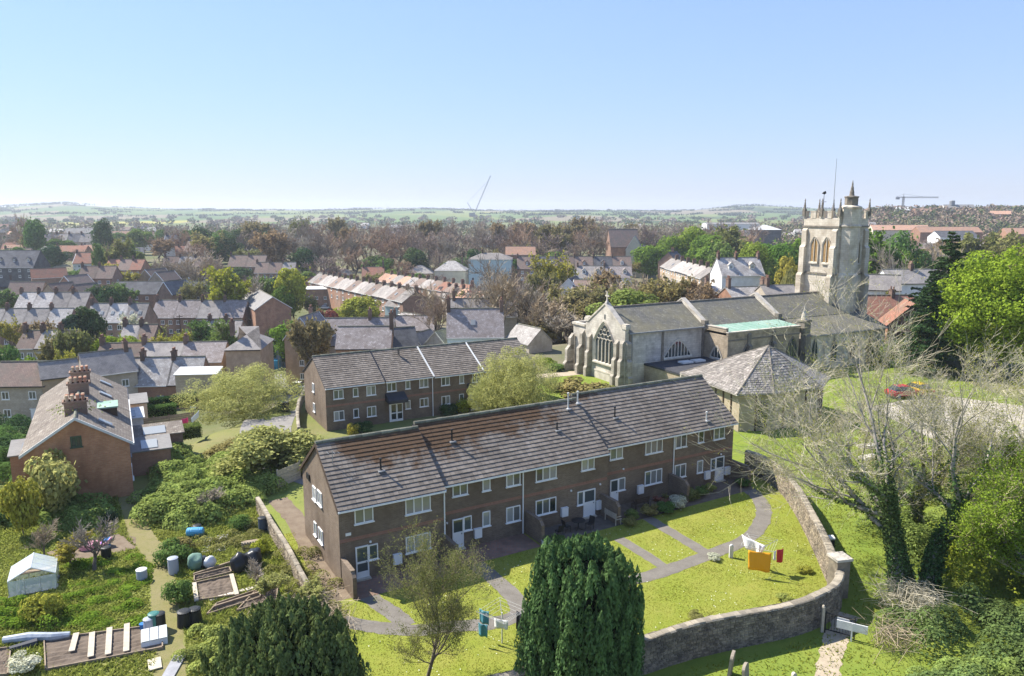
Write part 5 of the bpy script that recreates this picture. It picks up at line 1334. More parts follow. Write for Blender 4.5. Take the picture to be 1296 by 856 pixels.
# scattered far houses between the woods
fr = random.Random(12)
kinds = [("red roofed", tile_red, brick_red), ("grey slated", sg, brick_town), ("dark slated", sd, render_cream), ("brown roofed", sb, brick_buff), ("pale roofed", sp, render_white), ("orange roofed", tile_orange, brick_red)]
DH = []
for i in range(104):
    y = fr.uniform(430, 1150) if i < 64 else fr.uniform(400, 620); u = fr.uniform(-20, 1010) if i < 40 else (fr.uniform(860, 1310) if i < 64 else fr.uniform(-20, 340))
    x = (u - 648) / FPX * y * 1.0
    nm_, rf, wl = kinds[fr.randrange(6)]
    DH.append((u, nm_, house('house', nm_, x, y, fr.uniform(-35, 35), fr.uniform(9, 20), 9, 5, 3.2, wl, rf, chim=((.1, 1.2, 2),) if fr.random() < .5 else (), nwin=3, gw=0, group=f"distant {nm_} houses among the far trees", ridge=False, door=0)))
def order_labels(rows, fmt):
    seen = {}
    for u, ad, o in sorted(rows, key=lambda q: q[0]):
        k = seen.get(ad, 0); seen[ad] = k + 1
        o['label'] = fmt.format(n=ORD[k] if k < len(ORD) else f'{k + 1}th', ad=ad)
order_labels(DH, "{n} distant {ad} house from the left among the far trees")
X = GY(958, 291, 560); house('pavilion', 'dark walled pavilion with a bright white pyramid roof beyond the green trees', X[0], X[1], 6, 19, 17, 5, 3.4, sd, offwhite, ez=X[2], hip=1, nwin=0, gw=0)
X = GY(895, 283.5, 800); house('warehouse', 'long pale flat roofed warehouse on the far skyline', X[0], X[1], 2, 56, 20, 6, 1.2, offwhite, sheet_grey, ez=X[2], nwin=0, gw=0)
for i, (u, v, y, w, wl, rf, lab) in enumerate([(1196, 263, 900, 34, offwhite, sheet_grey, "white works shed on the skyline hill"), (1135, 266, 880, 16, offwhite, offwhite, "small white block on the skyline hill near the crane"), (1160, 268, 860, 26, brick_red, tile_orange, "red brick sheds below the crane"), (1215, 268, 870, 60, brick_town, sb, "long brown roofed barracks along the hill"), (1105, 291, 560, 40, render_cream, tile_orange, "long orange roofed range before the hill"), (1165, 294, 520, 44, brick_red, tile_orange, "second orange roofed range before the hill"), (1190, 300, 470, 26, render_white, sd, "white house with dark roof under the hill"), (1275, 296, 480, 60, brick_red, tile_orange, "brick range with orange roof at the right edge")]):
    X = GY(u, v, y); house('building', lab, X[0], X[1], fr.uniform(-8, 8), w, 12, 6, 3.5, wl, rf, ez=X[2], nwin=int(w / 6), gw=0, cat='building', door=0)
X = GY(1198, 262, 905); 
wt = thing('water_tower', 'dark water tower standing on the skyline hill', 'tower', (X[0] + 6, X[1], h1(X[0], X[1])))
MB().tube([(0, 0, -1), (0, 0, 9)], 1.5, 8).build("shaft", lead_m, wt, (0, 0, 0)); MB().lathe([(3.2, 9), (3.2, 14), (2, 15)], 10).build("tank", lead_m, wt)
# cranes
def lattice(mb, a, b, w, n, ck=1.0):
    a, b = Vector(a), Vector(b); d = (b - a).normalized(); x = d.orthogonal().normalized() * w; y = d.cross(x)
    cs = [x, y, -x, -y]
    for c_ in cs: mb.tube([tuple(a + c_), tuple(b + c_)], .11 * ck, 4)
    for k in range(n):
        p, q = a + (b - a) * k / n, a + (b - a) * (k + 1) / n
        for i in range(4): mb.tube([tuple(p + cs[i]), tuple(q + cs[(i + 1) % 4])], .06 * ck, 3)
    return mb
crane_m = plain("pale crane steel", (.42, .45, .47), .6)
X = GY(600, 276, 640); gz = h1(X[0], X[1])
cr = thing('tower_crane', 'pale luffing tower crane with raised jib above the bare wood', 'crane', (X[0], X[1], gz))
lattice(MB(), (0, 0, 0), (0, 0, 24), .9, 10).build("mast", crane_m, cr)
lattice(MB(), (0, 0, 24), (14, 0, 56), .45, 16).build("jib", crane_m, cr)
MB().box(-4, 1, -1, 1, 23, 25.5).build("cab", offwhite, cr); MB().tube([(0, 0, 25), (-5.5, 0, 34)], .25, 5).tube([(-5.5, 0, 34), (12, 0, 52)], .07, 4).build("stay", crane_m, cr)
X = GY(1142, 268, 900); gz = h1(X[0], X[1])
cr = thing('tower_crane', 'grey hammerhead tower crane with long level jib on the hill', 'crane', (X[0], X[1], gz - 2))
zt = GY(1142, 250, 900)[2] - gz + 2
lattice(MB(), (0, 0, 0), (0, 0, zt + 1), 1.1, 9, 2.6).build("mast", lead_m, cr)
lattice(MB(), (-9, 0, zt), (41, 0, zt), .8, 20, 2.4).build("jib", lead_m, cr)
MB().box(-9, -5, -1, 1, zt - 2.4, zt).build("counterweight", lead_m, cr); MB().tube([(0, 0, zt + 4), (-8, 0, zt + .6)], .12, 4).tube([(0, 0, zt + 4), (24, 0, zt + .6)], .12, 4).tube([(0, 0, zt), (0, 0, zt + 4)], .3, 5).build("tie_rod", lead_m, cr)

# ------------------------------------------------------------------ the trees of the middle distance
make_leafy('willow', 53, 9, 12, 46000, .19, lm='olive', clumps=300, base=-.06, inner=2500, cs_=(.06, .13), rd=(.42, 1.0), asp=.42)
TL = [
 # u, top v, distance, crown px, mesh, leaves, twigs, label
 (26, 268, 430, 26, 'bare1', None, 'russet', "russet bare tree on the skyline near the left edge"),
 (40, 274, 400, 28, 'leafy1', 'mid', None, "round mid green tree beside the russet skyline tree"),
 (128, 276, 420, 24, 'dark0', 'dark', None, "dark round evergreen among the far rooftops"),
 (140, 302, 330, 18, 'bare1', 'red', 'russet', "small copper coloured tree by the red roofed pair"),
 (124, 304, 320, 16, 'leafy1', 'mid', None, "small green tree by the red roofed pair"),
 (152, 303, 315, 30, 'bud2', 'olive', None, "pale olive tree behind the red roofed pair"),
 (168, 306, 330, 26, 'bud2', 'mid', None, "bushy green tree behind the red roofed pair"),
 (145, 334, 280, 42, 'bud2', 'yellow', None, "spreading yellow green tree behind the dark schoolhouse"),
 (118, 360, 222, 26, 'dark0', 'dark', None, "dark evergreen beside the pale slate terrace, the left one of two"),
 (138, 361, 220, 30, 'dark0', 'dark', None, "dark round evergreen at the end of the dark schoolhouse"),
 (218, 322, 300, 44, 'bare2', None, 'grey', "wide grey bare tree behind the schoolhouse roof"),
 (240, 314, 290, 54, 'bare2', None, 'tan', "tall pale twigged bare tree above the schoolhouse wing"),
 (262, 322, 285, 40, 'bare0', None, 'brown', "brown bare tree next to the lime green tree"),
 (283, 338, 215, 48, 'bud2', 'lime', 'tan', "lime green tree in young leaf behind the long brick terrace"),
 (310, 345, 225, 44, 'bare2', None, 'grey', "grey bare tree between the lime tree and the barn"),
 (368, 334, 232, 42, 'leafy1', 'lime', None, "tall pale lime tree behind the barn roof"),
 (360, 352, 228, 30, 'leafy0', 'fresh', None, "green bushy tree in front of the pale lime tree"),
 (334, 350, 240, 34, 'bud1', 'mid', None, "dusky green tree beyond the barn ridge"),
 (455, 367, 205, 52, 'leafy0', 'yellow', None, "round yellow green tree standing before the stepped street"),
 (415, 391, 190, 26, 'bush1', 'red', None, "reddish shrub behind the stone house ridge"),
 (368, 397, 158, 52, 'leafy0', 'fresh', None, "bright green bushy tree at the head of the lane"),
 (352, 412, 160, 30, 'bush0', 'dark', None, "dark bush under the bright green tree at the lane head"),
 (398, 402, 128, 50, 'bud1', 'tawny', 'grey', "grey budding tree in front of the stone house gable"),
 (548, 352, 172, 50, 'bare3', None, 'tan', "tan bare tree with upright limbs before the stepped street"),
 (628, 316, 172, 60, 'bare3', None, 'grey', "tall slender grey bare tree rising past the pale blue house"),
 (660, 334, 158, 56, 'bare0', None, 'brown', "tall dark bare tree above the stone outbuilding"),
 (648, 346, 150, 52, 'bare3', None, 'brown', "thin bare tree between the two tall bare trees"),
 (606, 338, 150, 56, 'bare3', None, 'grey', "grey bare tree rising behind the white walled house's rooflight"),
 (640, 330, 142, 62, 'bare3', None, 'tan', "tall forked bare tree just left of the outbuilding roof"),
 (676, 348, 146, 58, 'bare3', None, 'grey', "grey bare tree over the stone gabled house"),
 (688, 366, 138, 54, 'bare2', None, 'tan', "wide tan bare tree between the outbuilding and the church"),
 (556, 360, 160, 52, 'bare3', None, 'brown', "brown bare tree before the near end of the stepped street"),
 (722, 395, 130, 60, 'bare2', None, 'grey', "low grey bare tree beside the lower church block"),
 (105, 387, 160, 42, 'dark1', 'dark', None, "ragged dark evergreen in the gardens behind the chimney pots"),
 (92, 398, 158, 30, 'dark1', 'blue', None, "lower dark evergreen leaning on the ragged one"),
 (143, 414, 132, 54, 'leafy0', 'lime', None, "dome shaped lime green tree behind the grey roofs"),
 (45, 411, 140, 38, 'bud1', 'tawny', None, "tawny budding tree by the slate terrace at the left edge"),
 (68, 418, 134, 36, 'bud0', 'olive', None, "olive budding tree beside the tawny one in the gardens"),
 (96, 416, 130, 40, 'bud1', 'olive', 'grey', "grey olive tree below the ragged dark evergreen"),
 (30, 452, 118, 36, 'bush1', 'lime', None, "low yellow green bush behind the rusty roofed cottage"),
 (8, 436, 125, 40, 'bush0', 'mid', None, "green bush at the left edge behind the cottage"),
 (82, 440, 120, 30, 'bud0', 'yellow', None, "small yellow green tree just beyond the rusty roof"),
 (165, 397, 165, 30, 'bud2', 'blossom', None, "small tree in pale blossom before the lighter terrace"),
 (248, 404, 195, 13, 'dark1', 'dark', None, "dark ivy clad bush against the long brick terrace"),
 (200, 420, 165, 30, 'bush0', 'mid', None, "green garden shrub in front of the long brick terrace"),
 (232, 423, 160, 40, 'bush1', 'olive', None, "straw coloured garden shrub in front of the long brick terrace"),
 (280, 424, 158, 30, 'bush1', 'lime', None, "yellow green hedge bush by the hipped brick house"),
 (722, 374, 150, 66, 'bud1', 'tawny', 'tan', "tawny budding tree beyond the church gable's left shoulder"),
 (700, 385, 148, 40, 'bare0', None, 'brown', "brown bare tree by the white gabled house"),
 (757, 384, 140, 54, 'bare2', None, 'tan', "tan bare tree immediately beyond the church gable cross"),
 (797, 364, 122, 78, 'dark0', 'mid', None, "broad dark green yew rising behind the chancel roof"),
 (778, 336, 195, 54, 'bare2', None, 'tan', "wide tan bare tree below the white rendered pair"),
 (822, 345, 172, 64, 'bare0', None, 'tan', "bushy tan bare tree behind the chancel ridge"),
 (856, 350, 165, 60, 'bare2', None, 'russet', "russet twigged bare tree before the slate terrace"),
 (890, 358, 158, 46, 'bare0', None, 'brown', "brown bare tree beside the low white cottage"),
 (708, 320, 225, 46, 'bud0', 'yellow', None, "pale yellow green tree in front of the dark brown row"),
 (690, 342, 215, 40, 'bud1', 'olive', None, "olive tree standing under the dark brown row"),
 (745, 362, 180, 46, 'bud0', 'olive', None, "olive budding tree behind the brown slated house"),
 (820, 303, 335, 40, 'leafy0', 'fresh', None, "fresh green tree at the left end of the green wood, beside the hall"),
 (848, 296, 345, 46, 'leafy2', 'fresh', None, "spreading fresh green tree second in the green wood"),
 (878, 284, 350, 56, 'leafy2', 'lime', None, "tallest pale green tree of the green wood"),
 (906, 286, 330, 54, 'leafy0', 'fresh', None, "full green tree directly above the slate terrace end"),
 (932, 287, 325, 54, 'bud2', 'olive', None, "olive green tree between the two fullest green trees"),
 (955, 303, 262, 60, 'leafy2', 'fresh', None, "large green tree behind the tall white house"),
 (985, 294, 270, 56, 'leafy0', 'fresh', None, "green tree close to the tower's shaded belfry height"),
 (918, 302, 290, 36, 'leafy1', 'mid', None, "mid green tree filling the gap over the white house ridge"),
 (1006, 296, 280, 40, 'leafy1', 'fresh', None, "narrow green tree partly hidden by the tower"),
 (1000, 318, 190, 30, 'leafy1', 'yellow', None, "small bright yellow tree just left of the tower shaft"),
 (998, 341, 178, 28, 'bush0', 'olive', None, "dull olive bush below the bright yellow tree"),
 (1112, 291, 215, 60, 'bud2', 'fresh', 'grey', "green tree in young leaf just right of the tower"),
 (1142, 288, 225, 62, 'leafy2', 'mid', None, "dense darker green tree behind the white cottage"),
 (1128, 300, 205, 46, 'bare3', None, 'grey', "bare grey tree with a clear trunk by the tower"),
 (1166, 304, 222, 66, 'bare2', None, 'grey', "wide grey bare tree above the white cottage chimney"),
 (1196, 306, 232, 64, 'bare0', None, 'tan', "tan bare tree between the cottage and the tall conifer"),
 (1250, 292, 262, 70, 'bud1', 'olive', None, "olive budding tree beyond the tall conifer"),
 (1285, 296, 250, 66, 'bud0', 'olive', None, "olive tree behind the bright green tree at the right edge"),
 (1120, 366, 150, 26, 'bush1', 'olive', None, "straw coloured bush in the cottage garden"),
 (1150, 372, 150, 34, 'bush1', 'tawny', None, "pale scrub beneath the white cottage wall"),
 (1140, 424, 112, 50, 'dark0', 'dark', None, "dark green bush at the foot of the brick gabled wing"),
 (1112, 432, 108, 34, 'bush0', 'mid', None, "green bush at the far end of the church aisle"),
 (655, 438, 78, 96, 'willow', 'straw', None, "yellow green budding tree beside the church east wall"),
 (618, 470, 79, 46, 'willow', 'straw', None, "smaller olive tree before the second block's end bay"),
 (738, 482, 86, 66, 'bush1', 'olive', None, "pale straggling shrub at the foot of the church buttresses"),
 (760, 488, 84, 60, 'bush1', 'olive', None, "low olive shrub under the east window"),
 (712, 486, 92, 34, 'bush0', 'olive', None, "olive shrub by the leftmost church buttress"),
 (690, 455, 108, 28, 'bush0', 'fresh', None, "bright green bush beside the stone outbuilding"),
 (706, 462, 104, 26, 'bush0', 'mid', None, "mid green bush between the outbuilding and the church"),
 (725, 418, 135, 22, 'bare2', None, 'tan', "small bare tree alone on the churchyard lawn left of the church"),
]
for u, v, y, w, k, lm, tw, lab in TL:
    tpx("shrub" if k.startswith('bush') else "tree", lab, k, u, v, y, w, lm, twig=tw, cat="shrub" if k.startswith('bush') else "tree")
# the wood belts, tree by tree
bk = random.Random(5)
def belt(n, u0, u1, v0, v1, y0, y1, keys, where, w0=22, w1=44):
    rows = []
    for i in range(n):
        f = (i + bk.random()) / n
        u = u0 + (u1 - u0) * f; y = bk.uniform(y0, y1); v = bk.uniform(v0, v1) + (y1 - y) / (y1 - y0) * 9
        k, lm, tw, ad = bk.choice(keys)
        lab = f"{ad} in {where}"
        rows.append((u, ad, tpx("tree", lab, k, u, v, y, bk.uniform(w0, w1) * 420 / y, lm, group=f"trees of {where}", twig=tw)))
    order_labels(rows, "{n} {ad} from the left in " + where)
BR = [('bare0', None, 'brown', 'brown bare tree'), ('bare1', None, 'purple', 'purplish bare tree'), ('bare1', None, 'russet', 'russet bare tree'), ('bare3', None, 'grey', 'grey bare tree'), ('bare2', None, 'brown', 'spreading brown bare tree'), ('bud1', 'tawny', 'brown', 'tawny budding tree')]
GR = [('leafy1', 'mid', None, 'green tree'), ('dark0', 'dark', None, 'dark evergreen'), ('bud0', 'olive', None, 'olive budding tree')]
belt(46, 320, 830, 271, 281, 400, 500, BR * 2 + GR[2:] , "the tall wood along the skyline")
belt(36, 330, 800, 280, 292, 345, 395, BR * 2 + GR[1:2], "the wood's near edge above the terraces", 24, 40)
belt(18, 380, 700, 306, 318, 330, 345, GR + BR[:3], "the foot of the tall wood", 22, 36)
belt(16, 210, 350, 276, 290, 380, 500, BR + GR * 2, "the copse behind the schoolhouse", 22, 40)
belt(17, -20, 215, 280, 296, 430, 560, BR + GR * 2, "the far trees at the left edge", 20, 36)
belt(8, 0, 330, 318, 332, 310, 350, BR + GR, "the garden trees among the red roofs", 18, 28)
belt(30, 1100, 1310, 296, 312, 330, 460, BR + GR[2:], "the brown wood under the skyline hill", 30, 50)
belt(16, 740, 960, 274, 286, 430, 540, BR + GR[2:], "the trees behind the green wood", 24, 40)
belt(16, 300, 560, 336, 346, 300, 325, GR + BR[:2], "the trees behind the white roofed row", 16, 24)
belt(12, 655, 800, 320, 330, 318, 340, [GR[2], BR[0], ('bud0', 'yellow', None, 'yellow green tree')], "the gardens behind the dark brown row", 20, 32)
belt(16, 690, 900, 338, 362, 150, 200, [('bare2', None, 'tan', 'bushy tan bare tree'), ('bare0', None, 'brown', 'brown bare tree'), ('bud1', 'tawny', 'tan', 'tawny budding tree'), ('bud0', 'olive', 'tan', 'olive budding tree')], "the gardens behind the chancel", 22, 30)
belt(12, 655, 760, 372, 398, 132, 165, [('bare2', None, 'tan', 'tan bare tree'), ('bud1', 'tawny', 'tan', 'tawny budding tree'), ('bud0', 'olive', 'tan', 'olive budding tree')], "the churchyard's far corner", 16, 22)
belt(9, 0, 330, 340, 358, 235, 290, [GR[2], BR[0], BR[3], ('bud2', 'mid', 'grey', 'green budding tree'), ('dark1', 'dark', None, 'dark evergreen')], "the gardens of the gabled close", 14, 22)
belt(10, 0, 300, 396, 424, 140, 175, [GR[2], ('bud1', 'tawny', 'tan', 'tawny budding tree'), ('bud2', 'mid', 'grey', 'green budding tree'), ('bud0', 'yellow', 'tan', 'yellow green tree')], "the gardens before the long brick terrace", 10, 15)
belt(9, 330, 660, 360, 386, 190, 240, [GR[2], ('bud1', 'tawny', 'tan', 'tawny budding tree'), BR[0], ('bud2', 'fresh', 'grey', 'fresh green tree')], "the yards of the stepped street", 10, 16)
belt(20, 1090, 1310, 306, 330, 240, 330, [BR[0], BR[4], GR[2], ('bud2', 'fresh', 'grey', 'fresh green tree')], "the trees behind the white cottage", 30, 44)
belt(12, 0, 330, 296, 312, 360, 430, BR + GR * 2, "the trees around the dark far row", 24, 38)
# town gardens: shrubs and hedges between the houses
def belt2(n, u0, u1, v0, v1, where):
    rows = []
    for i in range(n):
        u = bk.uniform(u0, u1); v = bk.uniform(v0, v1); X = GT(u, v)
        k, lm, ad = bk.choice([('bush0', 'mid', 'green shrub'), ('bush0', 'dark', 'dark shrub'), ('bush1', 'olive', 'olive shrub'), ('bush1', 'lime', 'yellow green shrub'), ('bush2', 'bramble', 'leafy bush'), ('bud1', 'tawny', 'tawny shrub')])
        s_ = bk.uniform(1.6, 3.6)
        rows.append((u, ad, tree("shrub", ad, k, X[0], X[1], s_, s_ * bk.uniform(1.0, 1.6), lm, group=f"shrubs in {where}", cat='shrub', z=X[2] - .1)))
    order_labels(rows, "{n} {ad} from the left in " + where)
belt2(34, 0, 310, 430, 455, "the gardens behind the lichened terrace")
belt2(30, 0, 330, 376, 426, "the gardens of the slate terraces")
belt2(26, 330, 650, 376, 425, "the yards around the stepped streets")
belt2(20, 650, 900, 352, 395, "the gardens beyond the church")
belt2(16, 1090, 1190, 372, 440, "the gardens right of the tower")
belt2(34, 0, 330, 325, 375, "the gardens among the gabled houses")
# far woods that read as one mass, and hedgerows on the hills
def far_wood():
    r = np.random.default_rng(8); Cs, T = [], []
    for i in range(2300):
        y = math.exp(r.uniform(math.log(560), math.log(2300))); a = r.uniform(-.78, .80) if i < 1600 else r.uniform(.34, .80)
        if i >= 1600: y = r.uniform(520, 1150)
        x = a * y
        if y > 1000 and r.uniform() < .35: continue
        s_ = r.uniform(4, 8) * (1 + y / 2600); hh = r.uniform(6, 12) if y < 1300 else r.uniform(5, 9)
        if a > .36 and 600 < y < 1100: hh *= .8
        m = 46
        q = nrm(r.normal(0, 1, (m, 3))) * np.array([s_, s_, hh * .55]) * r.uniform(.6, 1, (m, 1)) + np.array([x, y, h1(x, y) + hh * .5])
        Cs.append(q); T.append(np.clip(np.full(m, r.uniform(0, 1)) + r.uniform(-.15, .15, m), 0, 1))
    C = np.concatenate(Cs); T = np.concatenate(T)
    dist = np.linalg.norm(C[:, :2], axis=1)
    V, F, _ = leaf_quads(r, C, 1.0); 
    k = (C.repeat(4, 0) - V); V = C.repeat(4, 0) - k * (dist / 340).repeat(4)[:, None]
    m, nt, p = newmat("far woodland")
    rr = nt.nodes.new("ShaderNodeValToRGB"); rr.color_ramp.interpolation = 'LINEAR'
    for i, (pp, cc) in enumerate([(0, (.05, .08, .035)), (.22, (.09, .125, .045)), (.4, (.19, .18, .08)), (.55, (.22, .17, .12)), (.78, (.25, .19, .15)), (1, (.26, .175, .13))]):
        el = rr.color_ramp.elements[i] if i < 2 else rr.color_ramp.elements.new(pp)
        el.position = pp; el.color = (*cc, 1)
    L(nt, attr(nt), rr.inputs[0]); L(nt, rr.outputs[0], p.inputs["Base Color"]); p.inputs["Roughness"].default_value = 1; p.inputs["Specular IOR Level"].default_value = 0
    kind(link("far_wood", np_mesh("far_wood", V, F, m, T)), 'stuff')
    Cs = []
    for i in range(150):
        y = r.uniform(2300, 3900); a0 = r.uniform(-.75, .75); L_ = r.uniform(60, 420); dirx = r.uniform(-1, 1); diry = r.uniform(-.5, .5)
        n = int(L_ / 7); t = np.linspace(0, 1, n)[:, None]
        q = np.array([[a0 * y, y]]) + t * np.array([[dirx, diry]]) * L_
        z = hgt(q[:, 0], q[:, 1]) + 2.5
        Cs.append(np.repeat(np.column_stack([q, z]), 3, 0) + r.normal(0, 2.2, (3 * n, 3)) * np.array([1, 1, .7]))
    for a0, y, n in [(-.62, 3800, 70), (-.59, 3820, 60), (-.66, 3700, 30), (-.2, 3750, 40), (.31, 3700, 40)]:
        q = np.array([a0 * y, y]) + r.normal(0, 55, (n * 5, 2)) * np.array([1, .4]); Cs.append(np.column_stack([q, hgt(q[:, 0], q[:, 1]) + r.uniform(1, 10, n * 5)]))
    C = np.concatenate(Cs); V, F, T = leaf_quads(r, C, 8.0)
    kind(link("hedgerows", np_mesh("hedgerows", V, F, plain("distant hedge", (.045, .065, .03), 1, tint=.4, spec=0), T)), 'stuff')
far_wood()
# big trees near the church and the budding thicket by the lane
make_leafy('bigfresh', 51, 18, 17, 60000, .36, lm='lime', clumps=260, base=.04, inner=3000, cs_=(.09, .17), rd=(.5, .95))
tpx("tree", "huge bright yellow green tree in new leaf at the right edge behind the churchyard", 'bigfresh', 1281, 308, 100, 140, 'newlime')
make_conifer('bigcon', 52, 19, 9, lm='blue', n=26000, tiers=34, droop=.25)
tpx("tree", "tall dark conifer with drooping boughs beside the bright yellow green tree", 'bigcon', 1207, 287, 110, 120, 'dark')
tpx("tree", "second dark conifer lower down against the brick house", 'bigcon', 1180, 345, 102, 84, 'dark')
LVN = [(5, .35, .8, .7, .6), (5, .25, .66, .6, .55), (5, .2, .62, .6, .55), (5, .1, .62, .65, .6)]
tpx("tree", "broad yellow olive willow between the gardens and the lane", 'willow', 305, 462, 84, 132, 'straw')
make_bare('scrub', 54, levels=[(6, .1, .8, .7, .6), (5, .2, .7, .6, .55), (5, .2, .62, .6, .55), (5, .1, .62, .65, .6)], h=6, twr=.012, fork=.2, leaf=36000, leaf_s=.13, lm='olive', tw='pale', up=.1)
tpx("tree", "tawny many stemmed scrub tree at the back of the allotments", 'scrub', 345, 538, 64, 122, 'straw')
tpx("tree", "smaller olive scrub tree beside the tawny scrub by the flats' corner", 'scrub', 385, 552, 70, 70, 'olive')
tpx("tree", "low olive scrub behind the bramble bank", 'scrub', 282, 560, 66, 80, 'olive')
tpx("shrub", "pale yellow green shrub against the brick gable wall", 'bush1', 60, 576, 52.6, 66, 'straw', cat='shrub')
tpx("shrub", "thin budding shrub at the left side of the brick gable", 'bush1', 22, 606, 49.5, 40, 'yellow', cat='shrub')

# ------------------------------------------------------------------ foreground trees
def make_yew(name, label, x, y, H, R, seed, nplume, prof):
    r = np.random.default_rng(seed)
    t = thing(name, label, "tree", (x, y, 0))
    Cs, Ts, Vs = [], [], []
    zg = np.linspace(0, 1, 60); rg_ = np.interp(zg, prof[0], prof[1]) * R
    wgt = np.hypot(np.gradient(rg_), np.gradient(zg * H)) * (rg_ + .25); zz = r.choice(zg, nplume, p=wgt / wgt.sum()) + r.uniform(-.009, .009, nplume); az = r.uniform(0, 2 * PI, nplume)
    lump = 1 + .10 * np.sin(az * 5 + seed) + .06 * np.sin(az * 11 + zz * 5) + r.normal(0, .07, nplume)
    pr = np.interp(zz, zg, rg_) * lump * np.where(zz > .97, r.uniform(.1, 1, nplume), 1)
    P = np.stack([np.cos(az) * pr, np.sin(az) * pr, zz * H], 1)
    out = np.stack([np.cos(az), np.sin(az), np.zeros(nplume)], 1)
    ln = r.uniform(1.2, 2.7, nplume) * np.where(zz > .85, .7, 1); rad = r.uniform(.19, .38, nplume)
    dirv = nrm(out * r.uniform(.0, .14, nplume)[:, None] + np.array([0, 0, 1.]) + r.normal(0, .04, (nplume, 3)))
    m = 170
    tt = r.uniform(0, 1, (nplume, m)) ** .8; q = r.uniform(0, 2 * PI, (nplume, m))
    rr = rad[:, None] * np.interp(tt, [0, .25, .6, .85, 1], [.7, 1, .85, .5, .06]) * r.uniform(.82, 1.04, (nplume, m))
    x1 = nrm(np.cross(dirv, np.array([0.3, .2, 1.0]) + r.normal(0, .3, (nplume, 3)))); y1 = np.cross(dirv, x1)
    C = P[:, None] - dirv[:, None] * (ln * .75)[:, None, None] + dirv[:, None] * (tt * ln[:, None])[..., None] + x1[:, None] * (rr * np.cos(q))[..., None] + y1[:, None] * (rr * np.sin(q))[..., None]
    C = C.reshape(-1, 3); tint = np.clip(np.repeat(r.uniform(.2, .8, nplume), m) + r.uniform(-.2, .2, nplume * m), 0, 1)
    er = (x1[:, None] * np.cos(q)[..., None] + y1[:, None] * np.sin(q)[..., None]).reshape(-1, 3); ax_ = np.repeat(dirv, m, 0)
    V, F, _ = leaf_quads(r, C, .17, aspect=.5, N=er + .25 * ax_, nj=.35, A=ax_)
    zs = np.linspace(0, 1, 14)
    MB().lathe([(max(.05, np.interp(z, prof[0], prof[1]) * R * .74), z * H * .93) for z in zs], 20).build("dark_core", plain("dark core shade", (.012, .017, .008), 1, spec=0), t)  # unseen near-black core added inside the crown to block light
    link("crown", np_mesh("crown", V, F, LM['yew'], tint), t)
    MB().tube([(0, 0, -.3), (0, 0, 1.2)], [.4, .3], 10).build("trunk", bark, t)
    return t
make_yew("yew_tree", "dense dark green columnar yew standing in front of the garden wall", 3.15, 32.0, 7.4, 2.42, 3, 700, ([0, .3, .6, .79, .9, .96, 1], [.95, 1, .97, .88, .76, .62, .3]))
make_yew("yew_tree", "broad dark green yew with a crown of upright sprays above the allotment", -9.3, 28.0, 6.3, 2.8, 4, 760, ([0, .3, .6, .8, .9, .96, 1], [1, 1.02, .97, .84, .68, .50, .25]))
make_bare('birch', 61, h=8.6, levels=[(22, .28, .40, .95, .40), (7, .25, .62, .6, .5), (6, .2, .6, .55, .5), (4, .1, .6, .6, .6)], spread=.6, twr=.008, fork=.86, leaf=44000, leaf_s=.095, lm='olive', tw='tan', up=.16)
bt = tree("birch_tree", "slender budding birch with a thin trunk on the lawn before the flats", 'birch', -4.2, 32.6, 8.6, 4.5, 'olive', rz=1.0)
# old ivy clad trees by the churchyard
def old_tree(name, label, base, d0, seed, h, ivy, lv, fork=.42, leaf=0, lm='olive', twr=.0085, spread=.65, up=.06, tw='pale', lsz=.11, r0=None):
    r = np.random.default_rng(seed)
    seg, tips = grow(r, (0, 0, -.4), d0, h * fork, r0 or h * .029, lv, seg=5, up=up, jit=.13)
    seg = [(a, b, np.maximum(c_, twr), np.maximum(d, twr * .7)) for a, b, c_, d in seg]
    t = thing(name, label, "tree", base)
    parts = []
    for li, (a, b, c_, d) in enumerate(seg[:3]):
        v, f = tubes(a, b, c_, d, 9 - 2 * li); parts.append((v, f, np.full(len(f), .5)))
    V, F, T = join(parts); link("trunk", np_mesh("trunk", V, F, bark_pale, T, smooth=True), t)
    parts = []
    for a, b, c_, d in seg[3:]:
        v, f = tubes(a, b, c_, d, 3); parts.append((v, f, np.repeat(r.uniform(0, 1, len(a)), 3)))
    V, F, T = join(parts); link("twigs", np_mesh("twigs", V, F, twig_mats[tw], T), t)
    if leaf:
        tp = tips.reshape(-1, 3); C = tp[r.integers(0, len(tp), leaf)] + r.normal(0, .16, (leaf, 3))
        v, f, tt = leaf_quads(r, C, lsz); link("crown", np_mesh("crown", v, f, LM[lm], tt), t)
    if ivy:
        C = []
        for li, cnt in ((0, ivy), (1, ivy // 3)):
            a, b, c_, d = seg[li]; i = r.integers(0, len(a), cnt); s_ = r.uniform(0, 1, cnt)[:, None]
            if li == 1:
                ok = s_[:, 0] < 1; 
            p = a[i] * (1 - s_) + b[i] * s_; off = nrm(r.normal(0, 1, (cnt, 3))) * (c_[i] * 1.15 + r.gamma(1.6, .055, cnt))[:, None]
            C.append(p + off)
        C = np.concatenate(C); keep = C[:, 2] < h * .52 + r.normal(0, 1.0, len(C)); C = C[keep]
        v, f, tt = leaf_quads(r, C, .17, aspect=.8); link("ivy", np_mesh("ivy", v, f, LM['ivy'], tt), t)
    return t
LO = [(5, .45, .78, .95, .60), (5, .25, .68, .7, .54), (5, .2, .62, .65, .52), (5, .12, .6, .7, .55), (6, .1, .62, .75, .6)]
old_tree("ivy_clad_tree", "leaning bare tree with ivied trunk bending over the churchyard grass nearest the wall", (22.9, 41.0, 0), (-.20, .5, 1), 93, 14, 7000, LO, fork=.58, leaf=5000, lm="yellow", lsz=.08)
